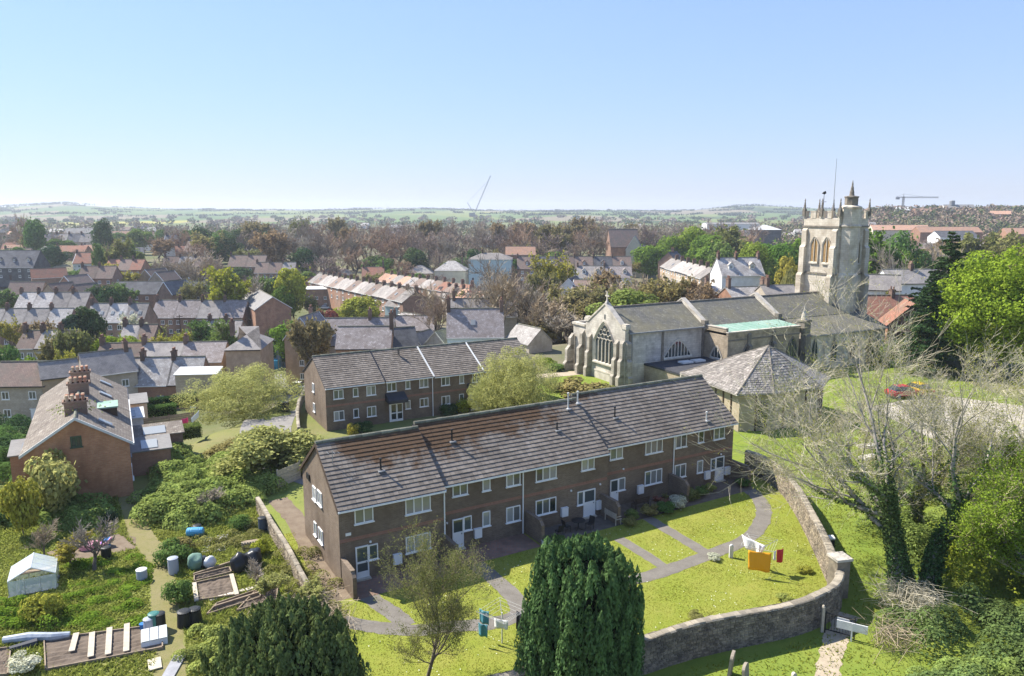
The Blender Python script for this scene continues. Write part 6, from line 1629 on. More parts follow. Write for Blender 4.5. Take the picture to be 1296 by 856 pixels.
old_tree("ivy_clad_tree", "bare tree with thick ivy and a forked pale crown, middle of the old trees", (23.6, 41.6, 0), (.02, .30, 1), 72, 14.5, 9000, LO, fork=.46, leaf=8000, lm="yellow", lsz=.08)
old_tree("ivy_clad_tree", "bare ivied tree leaning away from the wall with wide pale branches", (24.6, 41.2, 0), (.42, .25, 1), 73, 14.5, 8000, LO, fork=.44, leaf=8000, lm="yellow", lsz=.08)
old_tree("tree", "pale bare tree behind the ivy clad ones toward the red car", (33.0, 56.0, 0), (.05, 0, 1), 74, 12.0, 1500, LO, fork=.34)
old_tree("tree", "bare spreading tree close to the church hall corner", (30.0, 63.5, 0), (-.1, .0, 1), 75, 9.0, 0, LO, fork=.28, spread=.9)
old_tree("tree", "grey twigged tree beside the pale gravel yard", (38.5, 62.0, 0), (0, 0, 1), 76, 10.5, 0, LO, fork=.30, leaf=6000, lm='olive')
old_tree("tree", "straggly yellow green tree in the thicket at the right edge", (32.5, 43.0, 0), (.15, .1, 1), 77, 12, 3000, LO, fork=.36, leaf=42000, lm='lime', tw='tan', lsz=.13)
old_tree("tree", "ivied tree with young lime leaves at the corner of the thicket", (29.8, 38.0, 0), (.1, .1, 1), 78, 10, 4000, LO, fork=.36, leaf=42000, lm='lime', tw='tan', lsz=.13)
old_tree("tree", "pale bare tree on the right edge beyond the thicket", (38.0, 50.0, 0), (.1, .1, 1), 79, 13, 2500, LO, fork=.36, leaf=7000, lm='yellow')

old_tree("tree", "wide pale twigged tree between the red car and the ivied trunks", (28.5, 50.5, 0), (.05, .1, 1), 80, 12.5, 2500, LO, fork=.36, leaf=9000, lm='yellow', lsz=.09)
old_tree("tree", "pale bare tree at the right edge above the lime leaves", (36.5, 44.5, 0), (0, .1, 1), 81, 13, 2500, LO, fork=.38, leaf=9000, lm='yellow', lsz=.09)
def mound(name, domes, n, size, lm, kind_='stuff', label=None, seed=1, tint_h=True, cat=None):
    """leaves over a group of low domes (x, y, rx, ry, h)"""
    r = np.random.default_rng(seed)
    ar = np.array([d[2] * d[3] for d in domes], float); k = r.choice(len(domes), n, p=ar / ar.sum())
    D = np.array(domes, float)[k]
    a = r.uniform(0, 2 * PI, n); q = np.sqrt(r.uniform(0, 1, n)); x = D[:, 0] + np.cos(a) * q * D[:, 2]; y = D[:, 1] + np.sin(a) * q * D[:, 3]
    z = D[:, 4] * np.sqrt(np.clip(1 - q ** 2, 0, 1)) * r.uniform(.88, 1.05, n) + .10 * np.sin(x * 3.1) * np.sin(y * 2.7)
    C = np.stack([x, y, hgt(x, y) + np.maximum(z, .03)], 1)
    Nm = np.stack([(x - D[:, 0]) / D[:, 2], (y - D[:, 1]) / D[:, 3], .35 + np.sqrt(np.clip(1 - q ** 2, 0, 1))], 1)
    V, F, T = leaf_quads(r, C, size, aspect=.75, N=Nm, nj=.5)
    lump = np.clip(.5 + .28 * np.sin(x * 1.9 + 1) * np.sin(y * 2.3) + .22 * np.sin(x * 4.1) * np.sin(y * 3.7) + r.uniform(-.25, .25, n), 0, 1)
    o = link(name, np_mesh(name, V, F, LM[lm], lump))
    if kind_: o['kind'] = kind_
    if label: o['label'] = label
    if cat: o['category'] = cat
    return o
def dom(u, v, rx, ry, h): 
    p = G(u, v); return (p[0], p[1], rx, ry, h)
rb = random.Random(3)
br = []
for i in range(60):
    u = rb.uniform(192, 335); v = rb.uniform(582, 664)
    if u > 300 and v > 640: continue
    if v > 650 and (u > 262): continue
    br.append(dom(u, v, rb.uniform(1.0, 2.2), rb.uniform(1.0, 2.0), rb.uniform(.6, 1.7)))
mound("bramble_undergrowth", br, 42000, .20, 'bramble', seed=2)
hg = [dom(rb.uniform(-10, 132), rb.uniform(618, 668), rb.uniform(.7, 1.9), rb.uniform(.7, 1.6), rb.uniform(.5, 1.3)) for i in range(56)]
mound("garden_undergrowth", hg, 30000, .17, 'bramble', seed=3)
ed = [dom(rb.uniform(-20, 40), rb.uniform(520, 610), 1.6, 1.6, rb.uniform(1.5, 3.2)) for i in range(22)]
mound("hedge_undergrowth", ed, 16000, .22, 'mid', seed=4)
mound("hedge_undergrowth", [dom(rb.uniform(-20, 24), rb.uniform(490, 560), 1.8, 1.8, rb.uniform(2, 3.4)) for i in range(14)], 9000, .24, 'dark', seed=14)
iv = [(rb.uniform(19.5, 36), rb.uniform(29, 39.5), rb.uniform(.8, 1.9), rb.uniform(.8, 1.7), rb.uniform(.5, 2.2)) for i in range(60)]
iv = [d for d in iv if not (d[0] < 20.5 and d[1] > 33.5)]
mound("ivy_undergrowth", iv, 42000, .16, 'ivy', seed=5)
mound("bramble_undergrowth", [(rb.uniform(17.9, 24), rb.uniform(28.5, 33), rb.uniform(.5, 1.3), rb.uniform(.5, 1.2), rb.uniform(.4, 1.3)) for i in range(26)], 14000, .13, 'bramble', seed=6)
mound("thicket_leaves", [(rb.uniform(26, 42), rb.uniform(38, 56), rb.uniform(1, 2.2), rb.uniform(1, 2), rb.uniform(.6, 2.0)) for i in range(46)], 26000, .18, 'bramble', seed=7)
mound("thicket_leaves", [(rb.uniform(27, 40), rb.uniform(36, 48), rb.uniform(.8, 1.7), rb.uniform(.8, 1.6), rb.uniform(2.0, 5.5)) for i in range(26)], 15000, .16, 'lime', seed=8)
# dead stems over the trunk foot
def stems(name, x, y, n, rad, h, seed, m):
    r = np.random.default_rng(seed); a = r.uniform(0, 2 * PI, n); q = rad * np.sqrt(r.uniform(0, 1, n))
    P0 = np.stack([x + np.cos(a) * q, y + np.sin(a) * q, np.zeros(n)], 1); P1 = P0 + np.stack([r.normal(0, .5, n), r.normal(0, .5, n), r.uniform(.5, 1, n) * h], 1); P2 = P1 + np.stack([r.normal(0, .7, n), r.normal(0, .7, n), r.uniform(-.3, .3, n)], 1)
    V, F = tubes(np.concatenate([P0, P1]), np.concatenate([P1, P2]), np.full(2 * n, .012), np.full(2 * n, .007), 3)
    kind(link(name, np_mesh(name, V, F, m)), 'stuff')
stems("dead_stems", 22.6, 39.6, 260, 1.5, 1.4, 1, twig_mats['pale'])
stems("dead_stems", 19.9, 36.0, 120, 1.0, 1.2, 2, twig_mats['tan'])
stems("dead_stems", -11.3, 37.5, 500, 2.4, 1.0, 3, twig_mats['tan'])
# rough grass of the allotments
al = [G(0, 640), G(150, 622), G(240, 660), G(330, 640), G(390, 735), G(430, 770), G(400, 870), G(-40, 870), G(-40, 690)]
BEDS = [[(58, 850), (206, 822), (204, 793), (56, 812)], [(-20, 858), (10, 856), (14, 822), (-20, 826)], [(250, 762), (298, 755), (293, 730), (248, 740)], [(246, 738), (293, 726), (290, 720), (246, 731)], [(262, 780), (330, 758), (328, 748), (275, 766)], [(300, 775), (350, 760), (352, 742), (322, 752)], [(58, 700), (150, 676), (172, 694), (92, 712)]]
def off_beds(q):
    ok = np.ones(len(q), bool)
    for bd in BEDS:
        P = np.array([G(*p)[:2] for p in bd]); sg = np.ones(len(q), bool); sg2 = np.ones(len(q), bool)
        for a, b in zip(P, np.roll(P, -1, 0)):
            c_ = (b[0] - a[0]) * (q[:, 1] - a[1]) - (b[1] - a[1]) * (q[:, 0] - a[0]); sg &= c_ > -.05; sg2 &= c_ < .05
        ok &= ~(sg | sg2)
    return ok
rough_b = leafmat("rough grass blades", (.24, .30, .05), (.31, .31, .085), tint=.4, trans=.5, rnd=0)
gpath = [G(*q) for q in [(160, 622), (168, 648), (178, 676), (196, 700), (206, 730), (208, 765), (214, 800), (216, 840), (214, 880)]]
blades("rough_grass", al, 70000, .05, .24, .12, rough_b, 9, inside=lambda q: seg_d(q, gpath, .75) & off_beds(q))
mound("vegetable_growth", [dom(rb.uniform(80, 190), rb.uniform(700, 795), .7, .5, rb.uniform(.12, .35)) for i in range(40)] + [dom(rb.uniform(-10, 75), rb.uniform(765, 800), .7, .5, rb.uniform(.3, .8)) for i in range(14)], 16000, .12, 'lime', seed=11)
mound("vegetable_growth", [dom(rb.uniform(240, 330), rb.uniform(655, 700), .6, .5, rb.uniform(.15, .5)) for i in range(30)] + [dom(rb.uniform(340, 430), rb.uniform(700, 790), .6, .5, rb.uniform(.2, .8)) for i in range(26)], 12000, .11, 'olive', seed=12)
mound("vegetable_growth", [dom(rb.uniform(232, 300), rb.uniform(790, 856), .6, .5, rb.uniform(.2, .7)) for i in range(24)], 7000, .12, 'bramble', seed=13)

# ------------------------------------------------------------------ the curved garden wall
def stone_wall(name, label, pts, h, th, coping=.36, cat='wall', seed=1, stone=None, stones=True, z0=0.0, cm=None):
    r = np.random.default_rng(seed); t = thing(name, label, cat, (0, 0, z0))
    P = [np.array(p[:2], float) for p in pts]
    Q = []
    for i in range(len(P) - 1):
        a, b = P[max(i - 1, 0)], P[min(i + 2, len(P) - 1)]
        for k in range(5):
            u = k / 5; m0 = (P[i + 1] - a) * .5; m1 = (b - P[i]) * .5
            Q.append((2 * u**3 - 3 * u**2 + 1) * P[i] + (u**3 - 2 * u**2 + u) * m0 + (-2 * u**3 + 3 * u**2) * P[i + 1] + (u**3 - u**2) * m1)
    Q.append(P[-1]); Q = np.array(Q)
    seglen = np.linalg.norm(np.diff(Q, axis=0), axis=1); S = np.concatenate([[0], np.cumsum(seglen)]); tot = S[-1]
    def at(s):
        x = np.interp(s, S, Q[:, 0]); y = np.interp(s, S, Q[:, 1]); i = np.clip(np.searchsorted(S, s) - 1, 0, len(seglen) - 1)
        d = (Q[i + 1] - Q[i]) / seglen[i][..., None]; return np.stack([x, y], -1), d
    mb = MB(); n = len(Q); vs, fs = [], []
    for i in range(n):
        d = Q[min(i + 1, n - 1)] - Q[max(i - 1, 0)]; d /= np.linalg.norm(d); nn = np.array([-d[1], d[0]]) * (th / 2 - .03)
        hh = h + .04 * math.sin(S[i] * .8)
        for sg, z in ((1, -.6), (1, hh), (-1, hh), (-1, -.6)): vs.append((Q[i][0] + nn[0] * sg, Q[i][1] + nn[1] * sg, z))
    for i in range(n - 1):
        for k in range(3): fs.append((4 * i + k, 4 * i + k + 1, 4 * i + 5 + k, 4 * i + 4 + k))
    fs += [(0, 1, 2, 3), (4 * n - 1, 4 * n - 2, 4 * n - 3, 4 * n - 4)]
    mb.add(vs, fs); core = mb.build("wall_core", rubble_core, t)
    if stones:
        Vs, Fs, T = [], [], []
        z = -.05
        while z < h - .05:
            ch = r.uniform(.075, .15); s = -r.uniform(0, .3)
            while s < tot - .05:
                w = r.uniform(.12, .34)
                for sg in (1, -1):
                    s0, s1 = max(s + .008, 0), min(s + w - .008, tot); pr = r.uniform(.0, .022)
                    (p0, d0), (p1, d1) = at(np.array([s0])), at(np.array([s1]))
                    n0 = np.array([-d0[0][1], d0[0][0]]) * sg
                    a = p0[0] + n0 * (th / 2 - .03); b = p1[0] + n0 * (th / 2 - .03); o = n0 * (.03 + pr); e = (b - a) * .08
                    zt = min(z + ch - .015, h + .02); bs = len(Vs); j = r.uniform(-.015, .015, 4)
                    Vs += [(*(a), z), (*(b), z), (*(b), zt), (*(a), zt), (*(a + o + e), z + .015 + j[0]), (*(b + o - e), z + .015 + j[1]), (*(b + o - e), zt - .015 + j[2]), (*(a + o + e), zt - .015 + j[3])]
                    Fs += [(bs + 4, bs + 5, bs + 6, bs + 7), (bs, bs + 1, bs + 5, bs + 4), (bs + 1, bs + 2, bs + 6, bs + 5), (bs + 2, bs + 3, bs + 7, bs + 6), (bs + 3, bs, bs + 4, bs + 7)]
                    T += [r.uniform(0, 1)] * 5
                s += w
            z += ch
        o = link("stones", np_mesh("stones", Vs, Fs, stone or rubble, T), t); o['kind'] = 'stuff'
    # coping stones one by one
    k = int(tot / coping)
    cms = []
    for v in range(4):
        b = MB(); hw = th / 2 + .02; j = [r.uniform(-.02, .02) for _ in range(6)]
        b.prism([(-coping * .49, -hw + j[0], 0), (-coping * .49, -hw * .8, .055 + j[1]), (-coping * .49, 0, .085 + j[2]), (-coping * .49, hw * .8, .055 + j[3]), (-coping * .49, hw + j[4], 0)], (coping * .97, 0, 0), tint=v / 3)
        cms.append(b.mesh("coping_stone", cm or coping_m))
    for i in range(k):
        p, d = at(np.array([(i + .5) * tot / k])); s_ = (i + .5) * tot / k
        link("coping_stone", cms[r.integers(0, 4)], t, (p[0][0], p[0][1], h + .04 * math.sin(s_ * .8) - .03), math.atan2(d[0][1], d[0][0]), (tot / k / coping, 1, r.uniform(.85, 1.2)))
    return t
gw = stone_wall("garden_wall", "long curved rubble stone wall with rounded coping that bounds the flats' lawn", WALL + WALL2, 1.85, .46)
px_, py_ = 19.2, 41.15
pr_ = MB().box(-.42, .42, -.42, .42, -.3, 2.35).build("pier", rubble_core, gw, (px_, py_, 0), .2)
MB().box(-.52, .52, -.52, .52, 2.352, 2.5).build("pier_cap", stone_dress, pr_)
stone_wall("garden_wall", "low lichened brick and stone wall between the allotments and the flats' side path", [G(*q) for q in [(327, 648), (343, 676), (360, 704), (376, 734), (392, 764)]], 1.15, .26, .45, seed=5)
stone_wall("garden_wall", "low pale boundary wall in front of the church buttresses", [(2.5, 83), (8.5, 80.5), (14.5, 77.5)], 1.0, .4, .6, seed=6, stones=False)
stone_wall("garden_wall", "pale wall along the lane beside the second block's gable", [(-21.2, 72), (-23.0, 78), (-24.6, 85), (-25.4, 92)], 1.1, .3, .6, seed=7, stones=False)

# ------------------------------------------------------------------ things on the lawn and in the churchyard
cloth_c = {}
def cloth(name, label, cat, p0, p1, drop, m, seed=1, sag=.05, fold=.05, n=10, rows=6, taper=0):
    """a sheet pegged along the line p0-p1 and hanging down, with folds"""
    r = np.random.default_rng(seed); p0, p1 = Vector(p0), Vector(p1); d = p1 - p0; nn = Vector((-d.y, d.x, 0)).normalized()
    V, F = [], []
    for j in range(rows + 1):
        for i in range(n + 1):
            u = i / n; q = p0 + d * (.5 + (u - .5) * (1 - taper * j / rows)) + nn * (fold * (.3 + j / rows) * math.sin(u * 9 + seed)) + Vector((0, 0, -sag * math.sin(PI * u) - drop * j / rows * (1 + .04 * math.sin(u * 7 + seed))))
            V.append(tuple(q))
    for j in range(rows):
        for i in range(n): F.append((j * (n + 1) + i, j * (n + 1) + i + 1, (j + 1) * (n + 1) + i + 1, (j + 1) * (n + 1) + i))
    o = link(name, np_mesh(name, V, F, m, smooth=True)); md = o.modifiers.new("thickness", 'SOLIDIFY'); md.thickness = .012
    return tag(o, label, cat)
def dryer(label, x, y, rz, h=1.75, a=1.35):
    t = thing("rotary_dryer", label, "clothes dryer", (x, y, 0), rz)
    MB().tube([(0, 0, -.1), (0, 0, h)], .035, 8).build("post", offwhite, t)
    for k in range(4):
        q = k * PI / 2
        MB().tube([(0, 0, h - .35), (a * math.cos(q), a * math.sin(q), h + .12)], .016, 6).build("arm", grey_metal, t)
    b = MB()
    for f in (.45, .65, .85, 1.0):
        z = h - .35 + .47 * f
        for k in range(4):
            q0, q1 = k * PI / 2, (k + 1) * PI / 2
            b.tube([(a * f * math.cos(q0), a * f * math.sin(q0), z), (a * f * math.cos(q1), a * f * math.sin(q1), z)], .006, 4)
    b.build("line", offwhite, t)
    return t
orange = plain("orange cloth", (.80, .36, .02), .9); white_c = plain("white cloth", (.78, .78, .76), .9); red_c = plain("red cloth", (.55, .05, .05), .9); navy_c = plain("dark cloth", (.018, .02, .03), .9); teal_c = plain("teal cloth", (.10, .30, .36), .9, (.07, .22, .28), 8)
dx, dy = 15.55, 44.3
dryer("rotary clothes dryer hung with an orange sheet near the path", dx, dy, .3)
def rel(cx, cy, rz, a, f, k, h=1.75):
    q = rz + k * PI / 2; return Vector((cx + a * f * math.cos(q), cy + a * f * math.sin(q), h - .35 + .47 * f))
pa, pb = Vector((14.6, 43.5, 1.75)), Vector((15.95, 43.2, 1.70))
cloth("hanging_sheet", "bright orange sheet hanging on the rotary dryer", "laundry", pa, pb, 1.25, orange, 2, fold=.03, taper=.08)
cloth("hanging_sheet", "white patterned sheet slung over the top of the dryer behind the orange one", "laundry", (14.7, 45.2, 2.0), (15.9, 44.1, 1.75), .75, white_c, 3, fold=.12, taper=.3)
cloth("towel", "red and white towel at the outer end of the dryer", "laundry", (16.45, 43.75, 1.66), (16.95, 43.95, 1.64), .85, red_c, 4)
cloth("towel", "small white towel next to the red one on the dryer", "laundry", (16.2, 43.55, 1.66), (16.42, 43.72, 1.66), .6, white_c, 6)
d2x, d2y = -.52, 36.2
dryer("rotary clothes dryer with dark and teal garments beside the big yew", d2x, d2y, .1)
cloth("garment", "dark coat hanging at the yew side of the second dryer", "laundry", (.25, 36.35, 1.78), (.62, 36.0, 1.76), 1.05, navy_c, 5)
cloth("garment", "teal shirt hanging on the outer line of the second dryer", "laundry", (-1.72, 36.5, 1.82), (-1.2, 36.2, 1.80), .75, teal_c, 7)
cloth("garment", "pale teal trousers hanging lower on the second dryer", "laundry", (-1.75, 36.0, 1.3), (-1.25, 35.8, 1.3), .7, teal_c, 8)
cloth("garment", "white shirt across the middle of the second dryer", "laundry", (-.9, 35.7, 1.72), (-.2, 35.5, 1.72), .5, white_c, 9)
MB().box(-.12, .12, -.08, .08, -.05, .85).lathe([(.11, .85), (.08, .92), (0, .95)], 8).build("line_post", offwhite, None, G(925, 706))
tag(bpy.data.objects["line_post"], "short white post standing in the grass near the orange sheet", "post")
# benches, table, planters on the patios
def bench(label, s, t, rz, m, wdt=1.4):
    b = thing("garden_bench", label, "bench", FP(s, t, .02), FR + rz)
    for k in range(4): MB().box(-wdt / 2, wdt / 2, -.24 + k * .12, -.15 + k * .12, .42, .45).build("slat", m, b)
    for k in range(3): MB().box(-wdt / 2, wdt / 2, .25, .28, .52 + k * .13, .62 + k * .13).build("back_slat", m, b)
    for x in (-wdt / 2 + .05, wdt / 2 - .11):
        for y, h in ((-.22, .62), (.22, .9)): MB().box(x, x + .06, y, y + .06, 0, .419 if h < .7 else h).build("leg", m, b)
        MB().box(x, x + .06, -.24, .22, .6, .64).build("armrest", m, b)
    return b
bench("pale garden bench against the screen wall beside the third door", 20.0, -.9, PI / 2, wood_pale)
bench("brown wooden bench facing a box planter under the lower window", 23.4, .2, PI, wood_dark)
def patio_table(label, s, t, m, r=.5):
    b = thing("patio_table", label, "table", FP(s, t, .02))
    MB().lathe([(r, .70), (r, .73), (0, .735)], 16).build("tabletop", m, b); MB().tube([(0, 0, .08), (0, 0, .70)], .035, 8).build("stem", black_paint, b)
    for k in range(3): MB().tube([(0, 0, .12), (.32 * math.cos(k * 2.1), .32 * math.sin(k * 2.1), .02)], .02, 6).build("foot", black_paint, b)
def patio_chair(label, s, t, rz, m):
    b = thing("patio_chair", label, "chair", FP(s, t, .02), FR + rz)
    MB().box(-.23, .23, -.22, .22, .42, .46).build("seat", m, b); MB().prism([(-.23, .2, .46), (-.23, .30, .92), (-.23, .33, .92), (-.23, .23, .46)], (.46, 0, 0)).build("backrest", m, b)
    for x in (-.2, .2):
        for y in (-.19, .19): MB().tube([(x, y, 0), (x, y, .42)], .018, 6).build("leg", m, b)
patio_table("small round black table before the ground floor windows", 17.0, -.75, black_paint)
patio_chair("black patio chair drawn up left of the round table", 16.1, -.6, PI / 2, black_paint)
patio_chair("black patio chair on the door side of the round table", 17.75, -1.1, -PI / 2.5, black_paint)
patio_chair("black patio chair with its back to the lawn", 15.2, -1.0, PI, black_paint)
def planter(label, s, t, w, d, h, m, lm, seed, rz=0):
    b = thing("planter", label, "planter", FP(s, t, .02), FR + rz)
    MB().box(-w / 2, w / 2, -d / 2, d / 2, 0, h).box(-w / 2 - .03, w / 2 + .03, -d / 2 - .03, d / 2 + .03, h - .06, h).build("trough", m, b)
    r = np.random.default_rng(seed); C = np.stack([r.uniform(-w / 2, w / 2, 160), r.uniform(-d / 2, d / 2, 160), h + r.uniform(0, .3, 160)], 1)
    v, f, t_ = leaf_quads(r, C, .1); link("foliage", np_mesh("foliage", v, f, LM[lm], t_), b)
planter("long white trough planter at the foot of the downpipe", 13.9, -1.75, .95, .4, .38, offwhite, 'mid', 1)
planter("brown box planter beside the wooden bench", 24.6, -.3, .6, .6, .5, wood_m, 'red', 2)
planter("terracotta coloured planter with olive leaves by the lower windows", 25.7, -.1, .5, .5, .45, terracotta, 'olive', 3)
for i, (s, t, w, lm) in enumerate([(21.6, -1.1, .9, 'mid'), (23.0, -1.3, 1.1, 'olive'), (24.6, -1.5, 1.2, 'mid'), (26.0, -1.2, 1.2, 'blossom'), (27.9, -.6, 1.3, 'olive'), (29.2, -.3, 1.0, 'mid'), (30.6, .2, .8, 'bramble'), (14.6, -2.0, .8, 'mid'), (20.7, -1.9, .9, 'olive'), (33.6, -.5, .9, 'mid')]):
    p = FP(s, t); tree("shrub", ["rounded green", "loose olive", "broad green", "pale flowered", "grey olive", "small green", "low leafy", "neat green", "olive", "dark green"][i] + " shrub in the bed below the flats, " + ["by the fourth door", "before the brown bench", "beyond the brown bench", "at the third screen wall", "past the third screen wall", "under the narrow window", "near the last door", "by the white trough", "at the pale bench's screen wall", "by the last door"][i], ['bush0', 'bush1'][i % 2], p[0], p[1], w * .75, w * 1.2, lm, cat='shrub', group=None)
for u, v, w in [(452, 541, .75), (462, 537, 1.1)]: pass
p = G(446, 551); tree("shrub", "clipped yellow ball shrub at the corner of the second block", 'bush0', p[0], p[1], 1.25, 1.4, 'yellow', cat='shrub')
p = G(462, 548); tree("shrub", "dark loose shrub next to the clipped yellow ball", 'bush0', p[0], p[1], 1.3, 2.0, 'dark', cat='shrub')
p = G(585, 522); tree("shrub", "lime green dome shrub by the second block's porch", 'bush0', p[0], p[1], 1.7, 2.3, 'lime', cat='shrub')
p = G(566, 526); tree("shrub", "dark green shrub beside the lime dome", 'bush0', p[0], p[1], 1.3, 2.2, 'dark', cat='shrub')
for i, (x, y) in enumerate([(18.4, 44.0), (13.2, 45.8), (10.2, 38.6), (15.9, 40.6)]):
    tree("shrub", ["small dry tuft beside the curved wall", "clump of narcissus leaves by the white post", "spreading low tuft against the front wall", "grey green clump at the bend of the wall"][i], 'bush1', x, y, .35, .9, ['yellow', 'blossom', 'olive', 'bramble'][i], cat='shrub')
# churchyard
grave_m = plain("lichened gravestone", (.34, .29, .22), .95, (.24, .21, .16), 3, bmp=.4)
def headstone(label, x, y, rz, w, h, tilt=0, m=None):
    pts = [(-w / 2, -.07, -.3), (w / 2, -.07, -.3), (w / 2, -.07, h * .82)] + [(w / 2 * math.cos(q), -.07, h * .82 + h * .18 * math.sin(q)) for q in np.linspace(.3, PI - .3, 7)] + [(-w / 2, -.07, h * .82)]
    o = MB().prism(pts, (0, .14, 0)).build("gravestone", m or grave_m, None, (x, y, 0), rz); o.rotation_euler.x = tilt
    return tag(o, label, "gravestone")
p = G(923, 856); headstone("tall leaning brown gravestone in front of the curved wall", p[0], p[1], 1.1, .75, 1.35, .1)
p = G(944, 866); headstone("shorter gravestone beside the tall leaning one", p[0], p[1], 1.0, .7, 1.05, -.08)
p = G(1004, 868); headstone("low pale stone marker near the sandy path", p[0], p[1], .3, .22, .7, 0, stone_dress)
for i, (u, v) in enumerate([(1098, 566), (1100, 580), (1120, 588)]):
    p = G(u, v); o = MB().box(-.45, .45, -.95, .95, -.05, .16).box(-.38, .38, -.88, .88, .16, .24).build("ledger_tomb", plain("pale tomb slab", (.56, .53, .46), .9, (.42, .39, .33), 2) if 'pale tomb slab' not in MATS else MATS['pale tomb slab'], None, p, 1.9 + i * .1)
    tag(o, ["flat pale tomb slab farthest from the wall", "flat pale tomb slab in the middle of the three", "small flat tomb slab nearest the old trees"][i], "tomb", "tomb slabs in the grass")
# kissing gate and its boards
g = thing("metal_gate", "black metal gate with a pale notice board at the head of the sandy path", "gate", G(1062, 806))
g.rotation_euler.z = -.55
MB().box(-.75, -.69, -.03, .03, 0, 1.25).box(.69, .75, -.03, .03, 0, 1.25).box(-.69, .69, -.02, .02, 1.15, 1.2).box(-.69, .69, -.02, .02, .2, .25).build("gate_frame", black_paint, g)
for k in range(9): MB().tube([(-.55 + k * .138, 0, .25), (-.55 + k * .138, 0, 1.15)], .012, 5).build("bar", black_paint, g)
MB().box(-.15, .45, -.045, -.02, .75, 1.12).build("notice_board", offwhite, g)
o = MB().box(-.07, .07, -.07, .07, -.2, 1.45).lathe([(.1, 1.45), (.05, 1.56), (0, 1.58)], 6).build("gate_post", wood_pale, None, G(1040, 800)); tag(o, "pale square post at the wall side of the black gate", "post")
o = MB().box(-.04, .04, -.04, .04, 0, 1.0).box(-.75, .75, -.03, .03, .6, 1.05).build("sign_board", offwhite, None, G(1077, 812), -.5); tag(o, "white sign board facing the path beside the gate", "sign")
o = thing("litter_bin", "small dark litter bin with a white lid outside the curved wall", "bin", G(1050, 700)); MB().box(-.2, .2, -.18, .18, .35, 1.0).tube([(0, 0, 0), (0, 0, .35)], .05, 6).build("body", black_paint, o); MB().prism([(-.22, -.2, 1.0), (.22, -.2, 1.0), (.22, -.2, 1.12), (-.22, -.2, 1.12)], (0, .4, .06)).build("lid", white_paint, o)

# ------------------------------------------------------------------ cars
tyre_m = plain("tyre rubber", (.02, .02, .02), .9); car_glass = glassmat("car glass", (.03, .035, .04), 1, 1)
def car(label, x, y, z, rz, paint, van=False, group=None, name="parked_car"):
    t = thing(name, label, "van" if van else "car", (x, y, z), rz, group)
    b = MB()
    if van: prof = [(-2.3, .35), (2.3, .35), (2.35, .9), (1.9, 1.15), (1.25, 1.95), (-2.25, 2.0), (-2.35, .8)]
    else: prof = [(-2.0, .32), (2.05, .32), (2.1, .68), (1.95, .80), (1.0, .95), (-1.75, .98), (-2.05, .85)]
    bm = bmesh.new(); vs = [bm.verts.new((px, -.86, pz)) for px, pz in prof]; f = bm.faces.new(vs); ex = bmesh.ops.extrude_face_region(bm, geom=[f]); bmesh.ops.translate(bm, vec=(0, 1.72, 0), verts=[v for v in ex['geom'] if isinstance(v, bmesh.types.BMVert)])
    bmesh.ops.recalc_face_normals(bm, faces=bm.faces); bmesh.ops.bevel(bm, geom=bm.edges[:], offset=.09, segments=2, affect='EDGES')
    me = bpy.data.meshes.new("body"); bm.to_mesh(me); bm.free(); me.materials.append(paint); link("body", me, t)
    if not van:
        bm = bmesh.new(); pr = [(-1.7, .95), (1.05, .93), (.35, 1.42), (-1.15, 1.45)]; vs = [bm.verts.new((px, -.74, pz)) for px, pz in pr]; f = bm.faces.new(vs); ex = bmesh.ops.extrude_face_region(bm, geom=[f]); bmesh.ops.translate(bm, vec=(0, 1.48, 0), verts=[v for v in ex['geom'] if isinstance(v, bmesh.types.BMVert)])
        for v in bm.verts:
            if v.co.z > 1.2: v.co.y *= .86
        bmesh.ops.recalc_face_normals(bm, faces=bm.faces); bmesh.ops.bevel(bm, geom=bm.edges[:], offset=.04, segments=2, affect='EDGES')
        me = bpy.data.meshes.new("cabin"); bm.to_mesh(me); bm.free(); me.materials.append(car_glass); c_ = link("cabin", me, t)
        MB().box(-1.12, .32, -.6, .6, 1.425, 1.475).build("car_roof", paint, c_)
    else: MB().prism([(1.3, -.74, 1.9), (1.85, -.74, 1.2), (1.92, -.74, 1.18), (1.38, -.74, 1.93)], (0, 1.48, 0)).build("windscreen", car_glass, t)
    for px in (-1.3, 1.35):
        for sy in (-.8, .8):
            w = MB().tube([(0, -.11, 0), (0, .11, 0)], .32, 14).build("wheel", tyre_m, t, (px, sy, .32)); MB().tube([(0, -.125, 0), (0, .125, 0)], .19, 10).build("rim", grey_metal, w)
    for sy in (-.6, .6):
        MB().box(-.03, .03, -.17, .17, -.08, .08).build("headlight", offwhite, t, (2.09, sy, .66)); MB().box(-.03, .03, -.13, .13, -.1, .1).build("tail_light", red_c, t, (-2.05 if not van else -2.34, sy, .72))
    return t
def carpaint(n, c): return plain(n, c, .25, spec=.6)
silver, blue_p, navy_p, red_p, white_p, yel_p = carpaint("silver paint", (.5, .5, .5)), carpaint("blue paint", (.08, .19, .42)), carpaint("navy paint", (.03, .05, .13)), carpaint("red paint", (.45, .02, .03)), carpaint("white car paint", (.75, .75, .75)), carpaint("yellow paint", (.6, .42, .03))
def car_at(u, v, label, rz, paint, van=False, name="parked_car"):
    X = GT(u, v); return car(label, X[0], X[1], X[2] + .03, rz, paint, van, name=name)
car_at(340, 471, "silver car parked in front of the blue painted house", -1.3, silver)
car_at(379, 466, "light blue car parked on the lane by the brown gable", -1.2, blue_p)
car_at(372, 500, "navy car parked beyond the wheelie bins at the lane bend", -.1, navy_p)
car_at(379, 494, "white car behind the navy one at the lane bend", -.1, white_p)
car_at(387, 381, "white van parked beyond the cream barn", 1.9, white_p, True, "parked_van")
